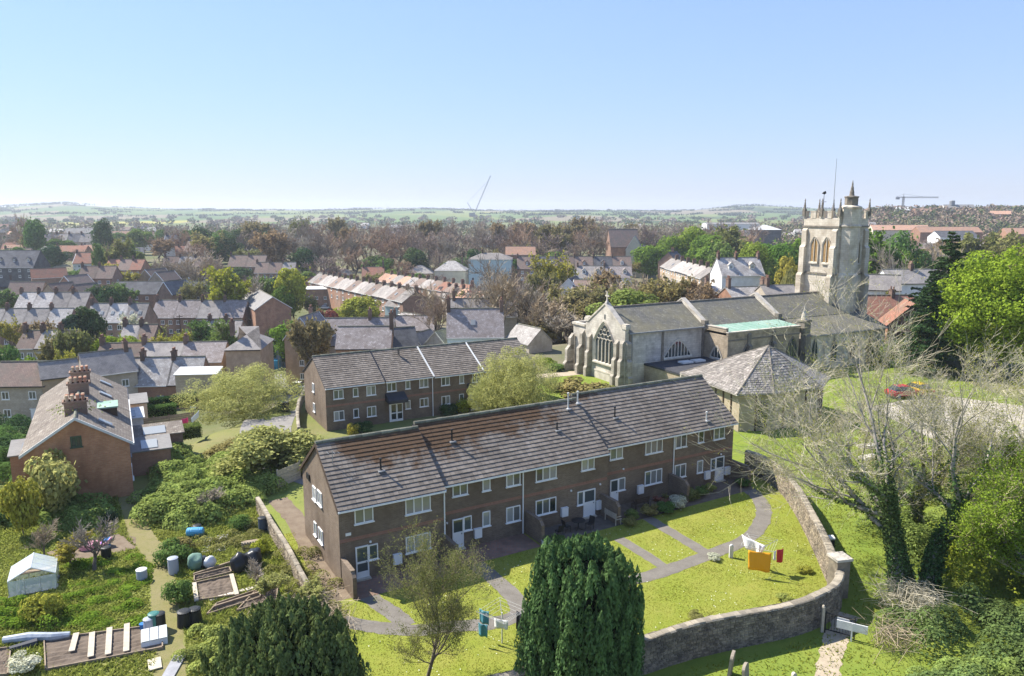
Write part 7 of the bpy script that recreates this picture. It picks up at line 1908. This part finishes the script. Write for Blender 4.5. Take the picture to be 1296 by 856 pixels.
car_at(412, 392, "white car in the yard below the stepped street", .2, white_p)
car_at(330, 415, "white camper van in the gardens behind the hipped house", .1, white_p, True, "parked_van")
for u, v, rz, c_, lab in [(428, 400, .2, navy_p, "navy car at the roadside below the stepped street"), (441, 404, .2, silver, "silver car parked behind the navy one below the stepped street"), (468, 412, -.5, red_p, "red car by the yellow green tree below the stepped street"), (318, 428, .1, blue_p, "blue car on the drive beside the camper van"), (214, 446, .1, silver, "silver car in the gardens behind the lichened terrace"), (676, 402, .5, white_p, "white car on the churchyard lane under the stone gable"), (150, 428, .1, silver, "silver car beside the lime dome tree"), (1172, 384, .1, silver, "silver car below the long white cottage")]:
    car_at(u, v, lab, rz, c_)
p = G(1143, 503); car("bright red car seen through the bare trees on the gravel yard", p[0], p[1], .03, .2, red_p)
p = G(1159, 499); car("red car with open yellow tail beside the bright red one", p[0], p[1], .03, 1.9, yel_p)
car_at(655, 428, "dark car under the tall bare tree by the outbuilding", .4, navy_p)
for i, (u, v, c_, lab) in enumerate([(362, 522, black_paint, "black wheelie bin at the lane bend, nearer the second block"), (357, 520, plain("green bin", (.03, .09, .05), .6), "green wheelie bin at the lane bend")]):
    X = GT(u, v); b = thing("wheelie_bin", lab, "bin", X); MB().prism([(-.27, -.3, .08), (.27, -.3, .08), (.3, -.34, 1.0), (-.3, -.34, 1.0)], (0, .62, 0)).build("body", c_, b); MB().box(-.32, .32, -.38, .34, 1.0, 1.07).build("lid", c_, b)
    for sx in (-.2, .2): MB().tube([(sx - .03, .3, .1), (sx + .03, .3, .1)], .1, 8).build("wheel", tyre_m, b)
for u, v, lab in [(230, 440, "wooden telegraph pole in the gardens before the long brick terrace"), (95, 452, "wooden telegraph pole behind the rusty roofed cottage"), (470, 405, "wooden telegraph pole below the stepped street"), (316, 445, "wooden telegraph pole beside the hipped house")]:
    X = GT(u, v); t = thing("telegraph_pole", lab, "telegraph pole", X); MB().tube([(0, 0, -.5), (0, 0, 8.5)], [.14, .09], 8).build("post", wood_dark, t); MB().box(-.8, .8, -.06, .06, 7.9, 8.05).build("crossarm", wood_dark, t)
X = GT(353, 470); t = thing("lamp_post", "grey lamp post at the head of the lane by the blue house", "lamp post", X); MB().tube([(0, 0, 0), (0, 0, 6.4)], [.09, .05], 8).build("post", grey_metal, t); MB().tube([(0, 0, 6.4), (-1.0, 0, 6.6)], .04, 6).build("arm", grey_metal, t); MB().box(-1.5, -.9, -.12, .12, 6.52, 6.66).build("lamp_head", offwhite, t)
sheet("verge_grass", [GT(*q) for q in [(363, 489), (386, 478), (392, 494), (366, 497)]], GT(378, 490)[2] + .25, lawn_m)

# ------------------------------------------------------------------ the brick terrace with many chimney pots, at the west
ta = Vector((-30.2, 57.0, 0)); trot = 118; td = Vector((math.cos(R_(trot)), math.sin(R_(trot)), 0))
old_tile = slatemat("old grey brown tiles", (.185, .155, .125), (.25, .215, .175), dirt=(.145, .12, .10), dsc=.8, rnd=.06, lich=(.34, .31, .26))
gable_brick = brickmat("orange brown gable brick", (.46, .195, .085), (.54, .27, .125), (.33, .26, .20), dirt=(.30, .145, .075), dsc=.5, rnd=0)
for i in range(4):
    q = ta + td * 5.2 * i
    hh = house('terraced_house', ["end terrace brick house with a broad windowed gable facing the allotments", "second house of the many pot terrace, with a dark box dormer", "third house of the many pot terrace, with a pale rear roof", "far end house of the many pot terrace beyond the last stack"][i], q.x, q.y, trot, 5.19, 7.1, 4.5, 2.3, gable_brick, old_tile, base=-.1 - .6 * i if i else 0, ez=4.5, nwin=2, gw=0, verge=None, group="many pot brick terrace", sky_=1 if i != 1 else 0, oh=.25)
    if i == 3: continue
    st = MB().box(-.42, .42, -.78, .78, -1.6, .75).box(-.5, .5, -.9, .9, .58, .75).build("chimney", brick_town, hh, (3.1 if i == 0 else 5.0, 3.55, hh.children[0].bound_box[6][2] if False else 6.8 - (0 if i == 0 else (-.1 - .6 * i))))
    for a in (-.22, .22):
        for b in (-.56, -.19, .19, .56): link("chimney_pot", MB().lathe([(.12, 0), (.1, .34), (.135, .36), (.135, .44), (.08, .46)], 10).mesh("chimney_pot", terracotta if (a * b > 0) else pot_buff), st, (a, b, .75))
    if i == 0:
        v, f, t_ = leaf_quads(np.random.default_rng(3), np.random.default_rng(3).normal(0, 1, (260, 3)) * np.array([.45, .8, .22]) + np.array([0, 0, .15]), .16); link("moss", np_mesh("moss", v, f, LM['bramble'], t_), st)
        link("window", far_window(.75, .85, glass_green, 1, plain("green window paint", (.06, .09, .05), .6)), hh, (-.003, 3.6, 4.55), -PI / 2)
        for ya, yb in ((-.25, 3.55), (7.35, 3.55)):
            MB().prism([(-.22, ya, 4.2), (-.22, ya, 4.42), (-.22, yb, 6.9), (-.22, yb, 6.68)], (.1, 0, 0)).build("bargeboard", offwhite, hh)
    if i == 1:
        MB().box(1.2, 3.4, .7, 2.6, 4.6, 6.5).build("dormer", wood_dark, hh); MB().box(1.1, 3.5, .6, 2.7, 6.5, 6.62).build("dormer_roof", copper_m, hh)
def lean_to(label, u, v, w, d, h, rz, wall, roof, name="lean_to", glassy=0):
    p = G(u, v); t = thing(name, label, "outhouse", p, rz)
    MB().box(0, w, 0, d, -.5, h).build("wall", wall, t)
    MB().prism([(-.15, -.2, h + .0), (w + .15, -.2, h), (w + .15, -.2, h + .1), (-.15, -.2, h + .1)], (0, d + .3, .45)).build("roof", roof, t)
    if glassy: MB().prism([(w * .3, .15, h + .16), (w * .7, .15, h + .16), (w * .7, .15, h + .22), (w * .3, .15, h + .22)], (0, d * .6, .3)).build("skylight", glass_net, t)
    return t
lean_to("low grey roofed lean-to joined to the garden side of the brick gable house", 166, 604, 3.2, 2.6, 2.1, R_(118) - PI / 2 + .0, brick_red, sheet_grey, glassy=1)
lean_to("slate lean-to with a rooflight behind the grey one", 163, 588, 4.6, 2.4, 2.3, R_(28), brick_town, old_tile, glassy=1)
lean_to("glazed white porch on the terrace's garden front", 152, 560, 2.2, 2.4, 2.2, R_(28), render_white, offwhite, glassy=1)
lean_to("pale roofed kitchen outshut farther along the terrace's gardens", 148, 540, 3.0, 2.6, 2.2, R_(28), render_cream, sheet_grey)
lean_to("white roofed shed outside the lichened terrace", 223, 497, 5.0, 2.4, 2.2, R_(5), stone_town, offwhite, "garden_shed")
lean_to("brick outhouse with pale slate roof at the far wall of the gable house", 16, 612, 2.6, 3.2, 2.3, R_(28), brick_red, sheet_grey, glassy=1)
def hedge(label, u0, v0, u1, v1, h, w, lm, seed, n=3000):
    a, b = Vector(G(u0, v0)), Vector(G(u1, v1)); d = b - a; Ln = d.length; r = np.random.default_rng(seed); t = thing("hedge", label, "hedge", tuple(a), math.atan2(d.y, d.x))
    MB().box(.1, Ln - .1, -w / 2 + .12, w / 2 - .12, 0, h - .12).build("stems", MATS["dark core shade"], t)  # solid dark filler box; the hedge's inner shade is put into its colour
    k = r.integers(0, 3, n); x = r.uniform(0, Ln, n); y = np.where(k == 0, r.uniform(-w / 2, w / 2, n), np.where(k == 1, -w / 2, w / 2)); z = np.where(k == 0, h, r.uniform(0, h, n))
    C = np.stack([x, y, z], 1) + r.normal(0, .06, (n, 3)); v, f, tt = leaf_quads(r, C, .15, flat=.5); link("foliage", np_mesh("foliage", v, f, LM[lm], tt), t)
hedge("dark clipped hedge across the gardens below the lichened terrace", 186, 520, 250, 512, 1.3, 1.0, 'dark', 1)
hedge("green clipped hedge with a flat top in the middle garden", 183, 532, 224, 527, 1.4, 1.1, 'mid', 2)
hedge("dark green box hedge beside the pink washing", 222, 556, 254, 551, 1.2, 1.5, 'mid', 3)
hedge("bright green hedge on the allotment edge of the gardens", 200, 563, 215, 560, 1.2, .9, 'fresh', 4)
hedge("green hedge along the lower garden fence", 200, 578, 240, 580, 1.0, 1.1, 'bramble', 5)
cloth("garment", "bright pink garment on a washing line in the terrace gardens", "laundry", (*G(231, 549)[:2], 1.55), (*G(239, 547)[:2], 1.55), .95, plain("pink cloth", (.75, .05, .16), .9), 3)
cloth("hanging_sheet", "white sheet on the washing line next to the pink garment", "laundry", (*G(243, 548)[:2], 1.55), (*G(253, 538)[:2], 1.6), .6, white_c, 4)
cloth("garment", "dark garment on the washing line left of the pink one", "laundry", (*G(222, 552)[:2], 1.55), (*G(229, 550)[:2], 1.55), .9, navy_c, 5)
def fence(label, pts, h, m, n=None):
    t = thing("garden_fence", label, "fence", (0, 0, 0))
    for a, b in zip(pts[:-1], pts[1:]):
        a, b = Vector(a), Vector(b); d = b - a; rz = math.atan2(d.y, d.x); k = max(1, round(d.length / 1.8))
        for i in range(k + 1): MB().box(-.05, .05, -.05, .05, -.2, h + .1).build("post", m, t, tuple(a + d * i / k), rz)
        for i in range(k):
            for j in range(6): MB().box(.05, d.length / k - .05, -.02 - .012 * (j % 2), .0 - .012 * (j % 2), j * h / 6 + .02, (j + 1) * h / 6 - .005).build("board", m, t, tuple(a + d * i / k), rz)
    return t
fence("weathered board fence between the terrace gardens", [G(176, 545), G(215, 540), G(246, 535)], 1.2, wood_m)
fence("brown board fence beyond the middle hedge", [G(188, 560), G(205, 575)], 1.2, wood_m)
fence("dark close boarded fence behind the flats' gable end", [G(352, 618), G(380, 606)], 1.5, wood_pale)
o = thing("garden_table", "white garden table among the terrace gardens", "table", G(152, 503)); MB().box(-.7, .7, -.45, .45, .7, .75).build("tabletop", offwhite, o)
for x in (-.6, .6):
    for y in (-.38, .38): MB().tube([(x, y, 0), (x, y, .7)], .03, 6).build("leg", offwhite, o)
# ------------------------------------------------------------------ allotments
def frame_xy(u0, v0, u1, v1):
    a, b = Vector(G(u0, v0)), Vector(G(u1, v1)); d = b - a; return a, d.length, math.atan2(d.y, d.x)
strip("grass_path", [G(*q) for q in [(160, 622), (168, 648), (178, 676), (196, 700), (206, 730), (208, 765), (214, 800), (216, 840), (214, 880)]], 1.5, .008, grassmat("worn pale grass", (.20, .185, .07), (.23, .20, .10), (.15, .16, .045)), .15)
sheet("dry_clearing", [G(*q) for q in [(58, 700), (100, 684), (150, 676), (172, 680), (172, 694), (130, 706), (92, 712), (60, 716)]], .010, dirt_m)
def bed(label, pts, seed=0, edge=True, m=None, name="raised_bed"):
    P = [Vector(G(*q)) for q in pts]; t = thing(name, label, "vegetable bed", tuple(P[0]))
    b = MB(); n = 14; V, F = [], []; r = np.random.default_rng(seed)
    for j in range(n + 1):
        for i in range(n + 1):
            u, v = i / n, j / n; q = (P[0] * (1 - u) + P[1] * u) * (1 - v) + (P[3] * (1 - u) + P[2] * u) * v - P[0]
            V.append((q.x, q.y, .06 + .05 * math.sin(v * 40) * .6 + r.uniform(-.03, .03)))
    for j in range(n):
        for i in range(n): F.append((j * (n + 1) + i, j * (n + 1) + i + 1, (j + 1) * (n + 1) + i + 1, (j + 1) * (n + 1) + i))
    link("soil", np_mesh("soil", V, F, m or soil_m), t)
    if edge:
        for a, c_ in zip(P, P[1:] + P[:1]):
            d = c_ - a; MB().box(-.03, d.length + .03, -.03, .03, -.1, .17).build("edging_board", wood_m, t, tuple(a - P[0]), math.atan2(d.y, d.x))
    return t
B1 = [(12, 835), (52, 852), (205, 822), (205, 792)]
bed("long dug soil bed with timber edging and pale planks laid across", [(58, 850), (206, 822), (204, 793), (56, 812)], 1)
bed("small dug bed at the southwest corner of the allotments", [(-20, 858), (10, 856), (14, 822), (-20, 826)], 2)
bed("square dug soil bed with timber planks beside the round bush", [(250, 762), (298, 755), (293, 730), (248, 740)], 3)
bed("narrow soil bed along the upper edge of the square one", [(246, 738), (293, 726), (290, 720), (246, 731)], 4)
bed("strip of dug soil by the stepping stones", [(262, 780), (330, 758), (328, 748), (275, 766)], 5)
bed("dark soil bed at the wall side of the lower allotment", [(300, 775), (350, 760), (352, 742), (322, 752)], 6)
sheet("allotment_turf", [G(*q) for q in [(300, 745), (332, 736), (330, 720), (302, 724)]], .018, lawn_m)
for i, (u0, v0, u1, v1) in enumerate([(91, 828, 97, 805), (115, 835, 117, 804), (137, 832, 139, 798), (160, 828, 161, 793)]):
    a, ln, rz = frame_xy(u0, v0, u1, v1); o = MB().box(0, ln, -.14, .14, .14, .19).build("plank", wood_pale, None, tuple(a), rz)
    tag(o, ["pale plank lying across the long dug bed, nearest its left end", "second pale plank across the long dug bed", "third pale plank across the long dug bed", "last pale plank across the long dug bed, beside the white cloche"][i], "plank", "planks across the dug bed")
for i, (u0, v0, u1, v1) in enumerate([(293, 730, 300, 756), (246, 741, 249, 764)]):
    a, ln, rz = frame_xy(u0, v0, u1, v1); o = MB().box(0, ln, -.12, .12, .13, .2).build("plank", wood_pale, None, tuple(a), rz); tag(o, ["pale plank on edge between the square bed and the turf", "thin pale plank on the round bush side of the square bed"][i], "plank")
for i in range(7):
    p = G(270 + i * 11.5, 759 - i * 3.3); o = MB().box(-.22, .22, -.16, .16, -.02, .07).build("stepping_stone", stone_dress, None, p, .4 + .1 * i); tag(o, f"square pale stepping stone, {ORD[i]} from the round bush", "stepping stone", "stepping stones by the soil beds")
# greenhouse
gh = thing("greenhouse", "small aluminium greenhouse with milky glass roof in the rough grass", "greenhouse", G(12, 757), R_(28))
alu = plain("aluminium frame", (.62, .64, .64), .4, metal=.4)
gwid, glen, ge, gr_ = 2.4, 2.2, 1.0, 1.62
for x in np.linspace(0, gwid, 4):
    for y in (0, glen): MB().tube([(x, y, 0), (x, y, ge if x not in (gwid / 2,) else gr_)], .022, 5).build("post", alu, gh)
for y in np.linspace(0, glen, 4):
    for a, b in (((0, y, ge), (gwid / 2, y, gr_)), ((gwid, y, ge), (gwid / 2, y, gr_))): MB().tube([a, b], .022, 5).build("rafter", alu, gh)
MB().tube([(gwid / 2, -.05, gr_), (gwid / 2, glen + .05, gr_)], .035, 6).build("ridge_bar", alu, gh)
for x in (0, gwid): MB().tube([(x, 0, ge), (x, glen, ge)], .03, 6).build("eave_bar", alu, gh)
for k in range(3):
    y0, y1 = glen * k / 3 + .02, glen * (k + 1) / 3 - .02
    for sx in (0, 1):
        xa, xb = (0, gwid / 2) if sx == 0 else (gwid, gwid / 2)
        MB().prism([(xa, y0, ge + .02), (xa, y1, ge + .02), (xb, y1, gr_ + .02), (xb, y0, gr_ + .02)], (0, 0, .01)).build("roof_pane", glass_clear, gh)
        MB().box(xa - .005, xa + .005, y0, y1, .05, ge).build("pane", glass_clear, gh)
    x0, x1 = gwid * k / 3 + .02, gwid * (k + 1) / 3 - .02
    for y in (0, glen): MB().box(x0, x1, y - .005, y + .005, .05, ge - .02).build("pane", glass_clear, gh)
MB().box(-.05, gwid + .05, -.05, glen + .05, -.1, .05).build("base", lead_m, gh)
MB().box(.1, gwid - .1, glen - .6, glen - .1, .6, .66).build("staging", wood_m, gh)
def cyl(name, label, cat, u, v, r_, h, m, prof=None, lid=None, tilt=None):
    k_ = .86; r_ *= k_; h *= k_; prof = [(a * k_, b * k_) for a, b in prof] if prof else None
    t = thing(name, label, cat, G(u, v)); MB().lathe(prof or [(r_ * .9, 0), (r_, h * .1), (r_ * 1.02, h * .5), (r_, h * .92), (r_ * .94, h)], 16).build("body", m, t)
    if lid: MB().lathe([(r_ * 1.05, h + .002), (r_ * 1.05, h + .05), (r_ * .7, h + .09), (0, h + .1)], 16).build("lid", lid, t)
    if tilt: t.rotation_euler = tilt
    return t
gplast = plain("grey plastic", (.33, .36, .42), .5); bplast = plain("black plastic", (.018, .02, .02), .5); blue_pl = plain("blue plastic", (.03, .16, .42), .45); lblue = plain("light blue plastic", (.09, .34, .56), .4); teal_pl = plain("green teal plastic", (.04, .16, .14), .5)
cyl("water_butt", "tall grey water butt beside the pale path, by the grey bush", "water butt", 220, 726, .36, 1.15, gplast, lid=gplast)
cyl("water_butt", "short grey water butt standing in the vegetable rows", "water butt", 180, 734, .36, .75, gplast, lid=offwhite)
cyl("compost_bin", "black compost bin by the grass path, with a red bucket", "bin", 234, 792, .40, .95, bplast, [(.46, 0), (.40, .9), (.36, .92)], bplast)
cyl("compost_bin", "second black compost bin behind the first", "bin", 247, 788, .38, .90, bplast, [(.44, 0), (.38, .85), (.34, .87)], bplast)
cyl("bucket", "small red bucket in front of the black compost bins", "bucket", 230, 791, .13, .28, plain("red plastic", (.45, .03, .05), .5), [(.09, 0), (.13, .28), (.115, .28)])
cyl("compost_bin", "dark grey bin at the corner of the long bed", "bin", 203, 796, .34, 1.0, bplast, lid=bplast)
cyl("compost_bin", "green topped bin between the two bins by the long bed", "bin", 196, 797, .33, 1.05, teal_pl, lid=teal_pl)
cyl("compost_bin", "pale grey bin at the near side of the green topped one", "bin", 189, 800, .30, .85, gplast, lid=gplast)
cyl("bucket", "blue bucket beside the pale grey bin", "bucket", 181, 797, .2, .42, blue_pl, [(.15, 0), (.2, .42), (.18, .42)])
cyl("bin", "black bin next to the blue tub in the dry clearing", "bin", 135, 706, .36, .8, bplast, lid=bplast)
cyl("tub", "bright blue tub standing on the black bin's side of the clearing", "tub", 135, 691, .36, .6, blue_pl, [(.28, 0), (.36, .6), (.33, .6)])
cyl("bin", "black bin beside the light blue barrel", "bin", 250, 676, .33, .7, bplast, lid=bplast)
cyl("water_butt", "dark water butt against the low boundary wall", "water butt", 333, 672, .36, 1.1, plain("slate plastic", (.06, .08, .11), .5), lid=bplast)
b = cyl("barrel", "light blue barrel lying on its side by the paved strips", "barrel", 237, 680, .36, 1.3, lblue, [(.28, 0), (.34, .05), (.36, .3), (.34, .34), (.36, .4), (.36, .95), (.34, 1.0), (.36, 1.05), (.33, 1.25), (.26, 1.3)])
b.rotation_euler = (0, PI / 2, .12); b.location.z = .37
# child's pink boat
p = G(118, 694); bo = thing("toy_boat", "pink and purple plastic play boat in the dry clearing", "toy", p, .3)
MB().prism([(-1.1, 0, .32), (-.6, -.42, .05), (.7, -.42, .05), (1.2, 0, .38), (.7, .42, .05), (-.6, .42, .05)], (0, 0, .28)).build("hull", plain("pink plastic", (.62, .28, .36), .5), bo)
MB().box(-.5, .6, -.28, .28, .335, .36).build("seat_well", plain("violet plastic", (.25, .12, .5), .5), bo)
# sheets, cold frames, crates
def loose(name, label, cat, u, v, build, rz=0, m=None, z=0):
    return tag(build.build(name, m, None, G(u, v, 0)[:2] + (z,), rz), label, cat)
roll = MB().tube([(0, 0, .2), (1.2, .1, .24), (2.4, .05, .2), (3.2, .2, .18)], [.2, .26, .23, .16], 10)
loose("plastic_roll", "long crumpled silver roll of plastic sheeting on the bed's far edge", "sheeting", 5, 815, roll, .12, plain("silver sheeting", (.42, .46, .50), .35, (.3, .33, .36), 4))
loose("tarpaulin", "folded dark blue tarpaulin next to the silver roll", "tarpaulin", 30, 822, MB().tube([(-.6, 0, .12), (.6, .2, .14)], [.18, .24], 8), .4, plain("dark tarpaulin", (.03, .035, .05), .5))
cf = thing("cold_frame", "white plastic cloche cold frame at the end of the long bed", "cold frame", G(179, 822), R_(25))
MB().prism([(0, 0, 0), (0, .9, 0), (0, .9, .55), (0, .1, .3)], (1.25, 0, 0)).build("box", offwhite, cf)
for k in range(3): MB().prism([(k * .42 + .02, .08, .32), (k * .42 + .40, .08, .32), (k * .42 + .40, .92, .58), (k * .42 + .02, .92, .58)], (0, 0, .03)).build("lid", plain("milky plastic", (.62, .64, .62), .3) if 'milky plastic' not in MATS else MATS['milky plastic'], cf)
loose("board", "pale plywood board lying in the grass below the cold frame", "board", 196, 842, MB().box(-.3, .3, -.5, .5, .05, .1), .5, plain("pale ply", (.55, .50, .38), .8, (.45, .4, .3), 3))
loose("paving_slab", "long grey concrete slab path at the foot of the grass path", "paving", 220, 845, MB().box(-.3, .3, -1.1, 1.1, 0, .08), .1, plain("grey concrete", (.33, .33, .34), .9, (.26, .26, .27), 2))
loose("paving_slab", "pale concrete paver strip between the vegetable rows", "paving", 262, 690, MB().box(-.25, .25, -1.2, 1.2, 0, .06), .3, MATS["grey concrete"])
loose("paving_slab", "wider grey paver strip under the leafy rows", "paving", 280, 688, MB().box(-.35, .35, -1.3, 1.3, 0, .06), .3, MATS["grey concrete"])
cr_ = thing("crate_planter", "slatted timber crate planter at the top of the lower allotment", "planter", G(306, 697), R_(20))
for k in range(9): MB().box(k * .17, k * .17 + .12, -.02, .02, 0, .55).build("slat", wood_pale, cr_)
MB().box(0, 1.5, .02, .62, 0, .4).build("box", wood_m, cr_); MB().box(-.02, 1.52, -.045, -.021, .1, .16).box(-.02, 1.52, -.045, -.021, .4, .46).build("rail", wood_m, cr_)
def sack(label, u, v, s_, m, seed):
    bm = bmesh.new(); bmesh.ops.create_icosphere(bm, subdivisions=3, radius=.5); r = random.Random(seed)
    from mathutils import noise as mn
    for vv in bm.verts:
        n_ = mn.noise(vv.co * 3 + Vector((seed, 0, 0))); vv.co *= 1 + .3 * n_; vv.co.z = max(vv.co.z * 1.0, -.42)
    me = bpy.data.meshes.new("sack"); bm.to_mesh(me); bm.free(); me.materials.append(m); me.polygons.foreach_set("use_smooth", [True] * len(me.polygons))
    p = G(u, v); o = link("sack", me, None, (p[0], p[1], .42 * s_), seed, (s_, s_ * .8, s_)); return tag(o, label, "sack")
blk = plain("black polythene", (.025, .027, .03), .35)
sack("big black polythene sack by the turf patch", 304, 722, 1.25, blk, 1); sack("second big black sack nearer the low wall", 322, 716, 1.3, blk, 2)
sack("green netting bundle behind the tall water butt", 248, 720, 1.1, plain("green netting", (.16, .26, .2), .8), 3); sack("white sack beside the green bundle", 266, 718, .8, plain("white sack", (.6, .62, .62), .6), 4); sack("dark sack between the green bundle and the white sack", 258, 718, .8, blk, 5)
def edge_rail(label, u0, v0, u1, v1):
    a, ln, rz = frame_xy(u0, v0, u1, v1); o = MB().box(0, ln, -.05, .05, .02, .22).build("timber_rail", wood_m, None, tuple(a), rz); tag(o, label, "rail")
edge_rail("weathered timber rail along the upper edge of the soil beds", 245, 730, 300, 712)
edge_rail("timber rail at the lower edge of the stepping stones", 272, 771, 332, 752)
for i, (u, v, k, hh, w, lm, lab) in enumerate([
    (61, 783, 'bush0', 1.5, 2.1, 'yellow', "round pale green bush in front of the greenhouse"), (230, 762, 'bush0', 1.4, 1.7, 'mid', "clipped round green bush beside the grass path"), (217, 712, 'bush0', 1.5, 2.2, 'mid', "big grey green bush by the tall water butt"),
    (232, 702, 'bush1', 1.1, 1.6, 'olive', "olive bush beside the grey green one"), (120, 722, 'bare2', 3.4, 2.6, None, "small leafless fruit tree leaning over the pink boat"), (90, 718, 'bud0', 2.0, 2.0, 'yellow', "small yellow green fruit bush at the clearing"),
    (140, 660, 'bush0', .9, 1.1, 'blue', "blue green cabbage like shrub at the clearing's edge"), (55, 705, 'bare3', 2.4, 1.8, None, "thin bare sapling behind the greenhouse"), (345, 760, 'bud0', 1.7, 1.5, 'straw', "straggly pale sapling by the low boundary wall"),
    (395, 770, 'bud0', 1.5, 1.7, 'straw', "straggly sapling between the low wall and the yew"), (330, 745, 'bare2', 1.9, 1.6, None, "young bare tree at the stepping stones"), (262, 650, 'bare2', 2.2, 2.4, None, "leafless shrub at the edge of the bramble bank"),
    (30, 850, 'bush1', .8, 1.5, 'blossom', "white flowered low shrub at the corner of the long bed"), (330, 700, 'bush0', 1.0, 1.3, 'lime', "bright leafy plant at the crate planter"), (305, 668, 'bush2', 1.0, 1.5, 'mid', "leafy clump among the paver strips"), (20, 660, 'bush0', 1.8, 2.6, 'dark', "dark shrub at the left edge of the rough grass"), (60, 640, 'bud0', 2.6, 2.6, 'olive', "loose olive shrub among the brambles before the gable")]):
    p = G(u, v); tree("tree" if k.startswith('ba') else "shrub", lab, k, p[0], p[1], hh, w, lm, cat='tree' if k.startswith('ba') else 'shrub')

# ------------------------------------------------------------------ haze
hz, nt, p = newmat("haze")
nt.nodes.remove(p); pv = nt.nodes.new("ShaderNodeVolumePrincipled")
pv.inputs["Color"].default_value = (.86, .93, 1, 1); pv.inputs["Density"].default_value = .00016; pv.inputs["Anisotropy"].default_value = .2
L(nt, pv.outputs[0], nt.nodes["Material Output"].inputs["Volume"])
hb = MB().box(-7200, 7200, -7200, 7200, -17.5, 84).build("haze", hz); kind(hb, 'stuff')
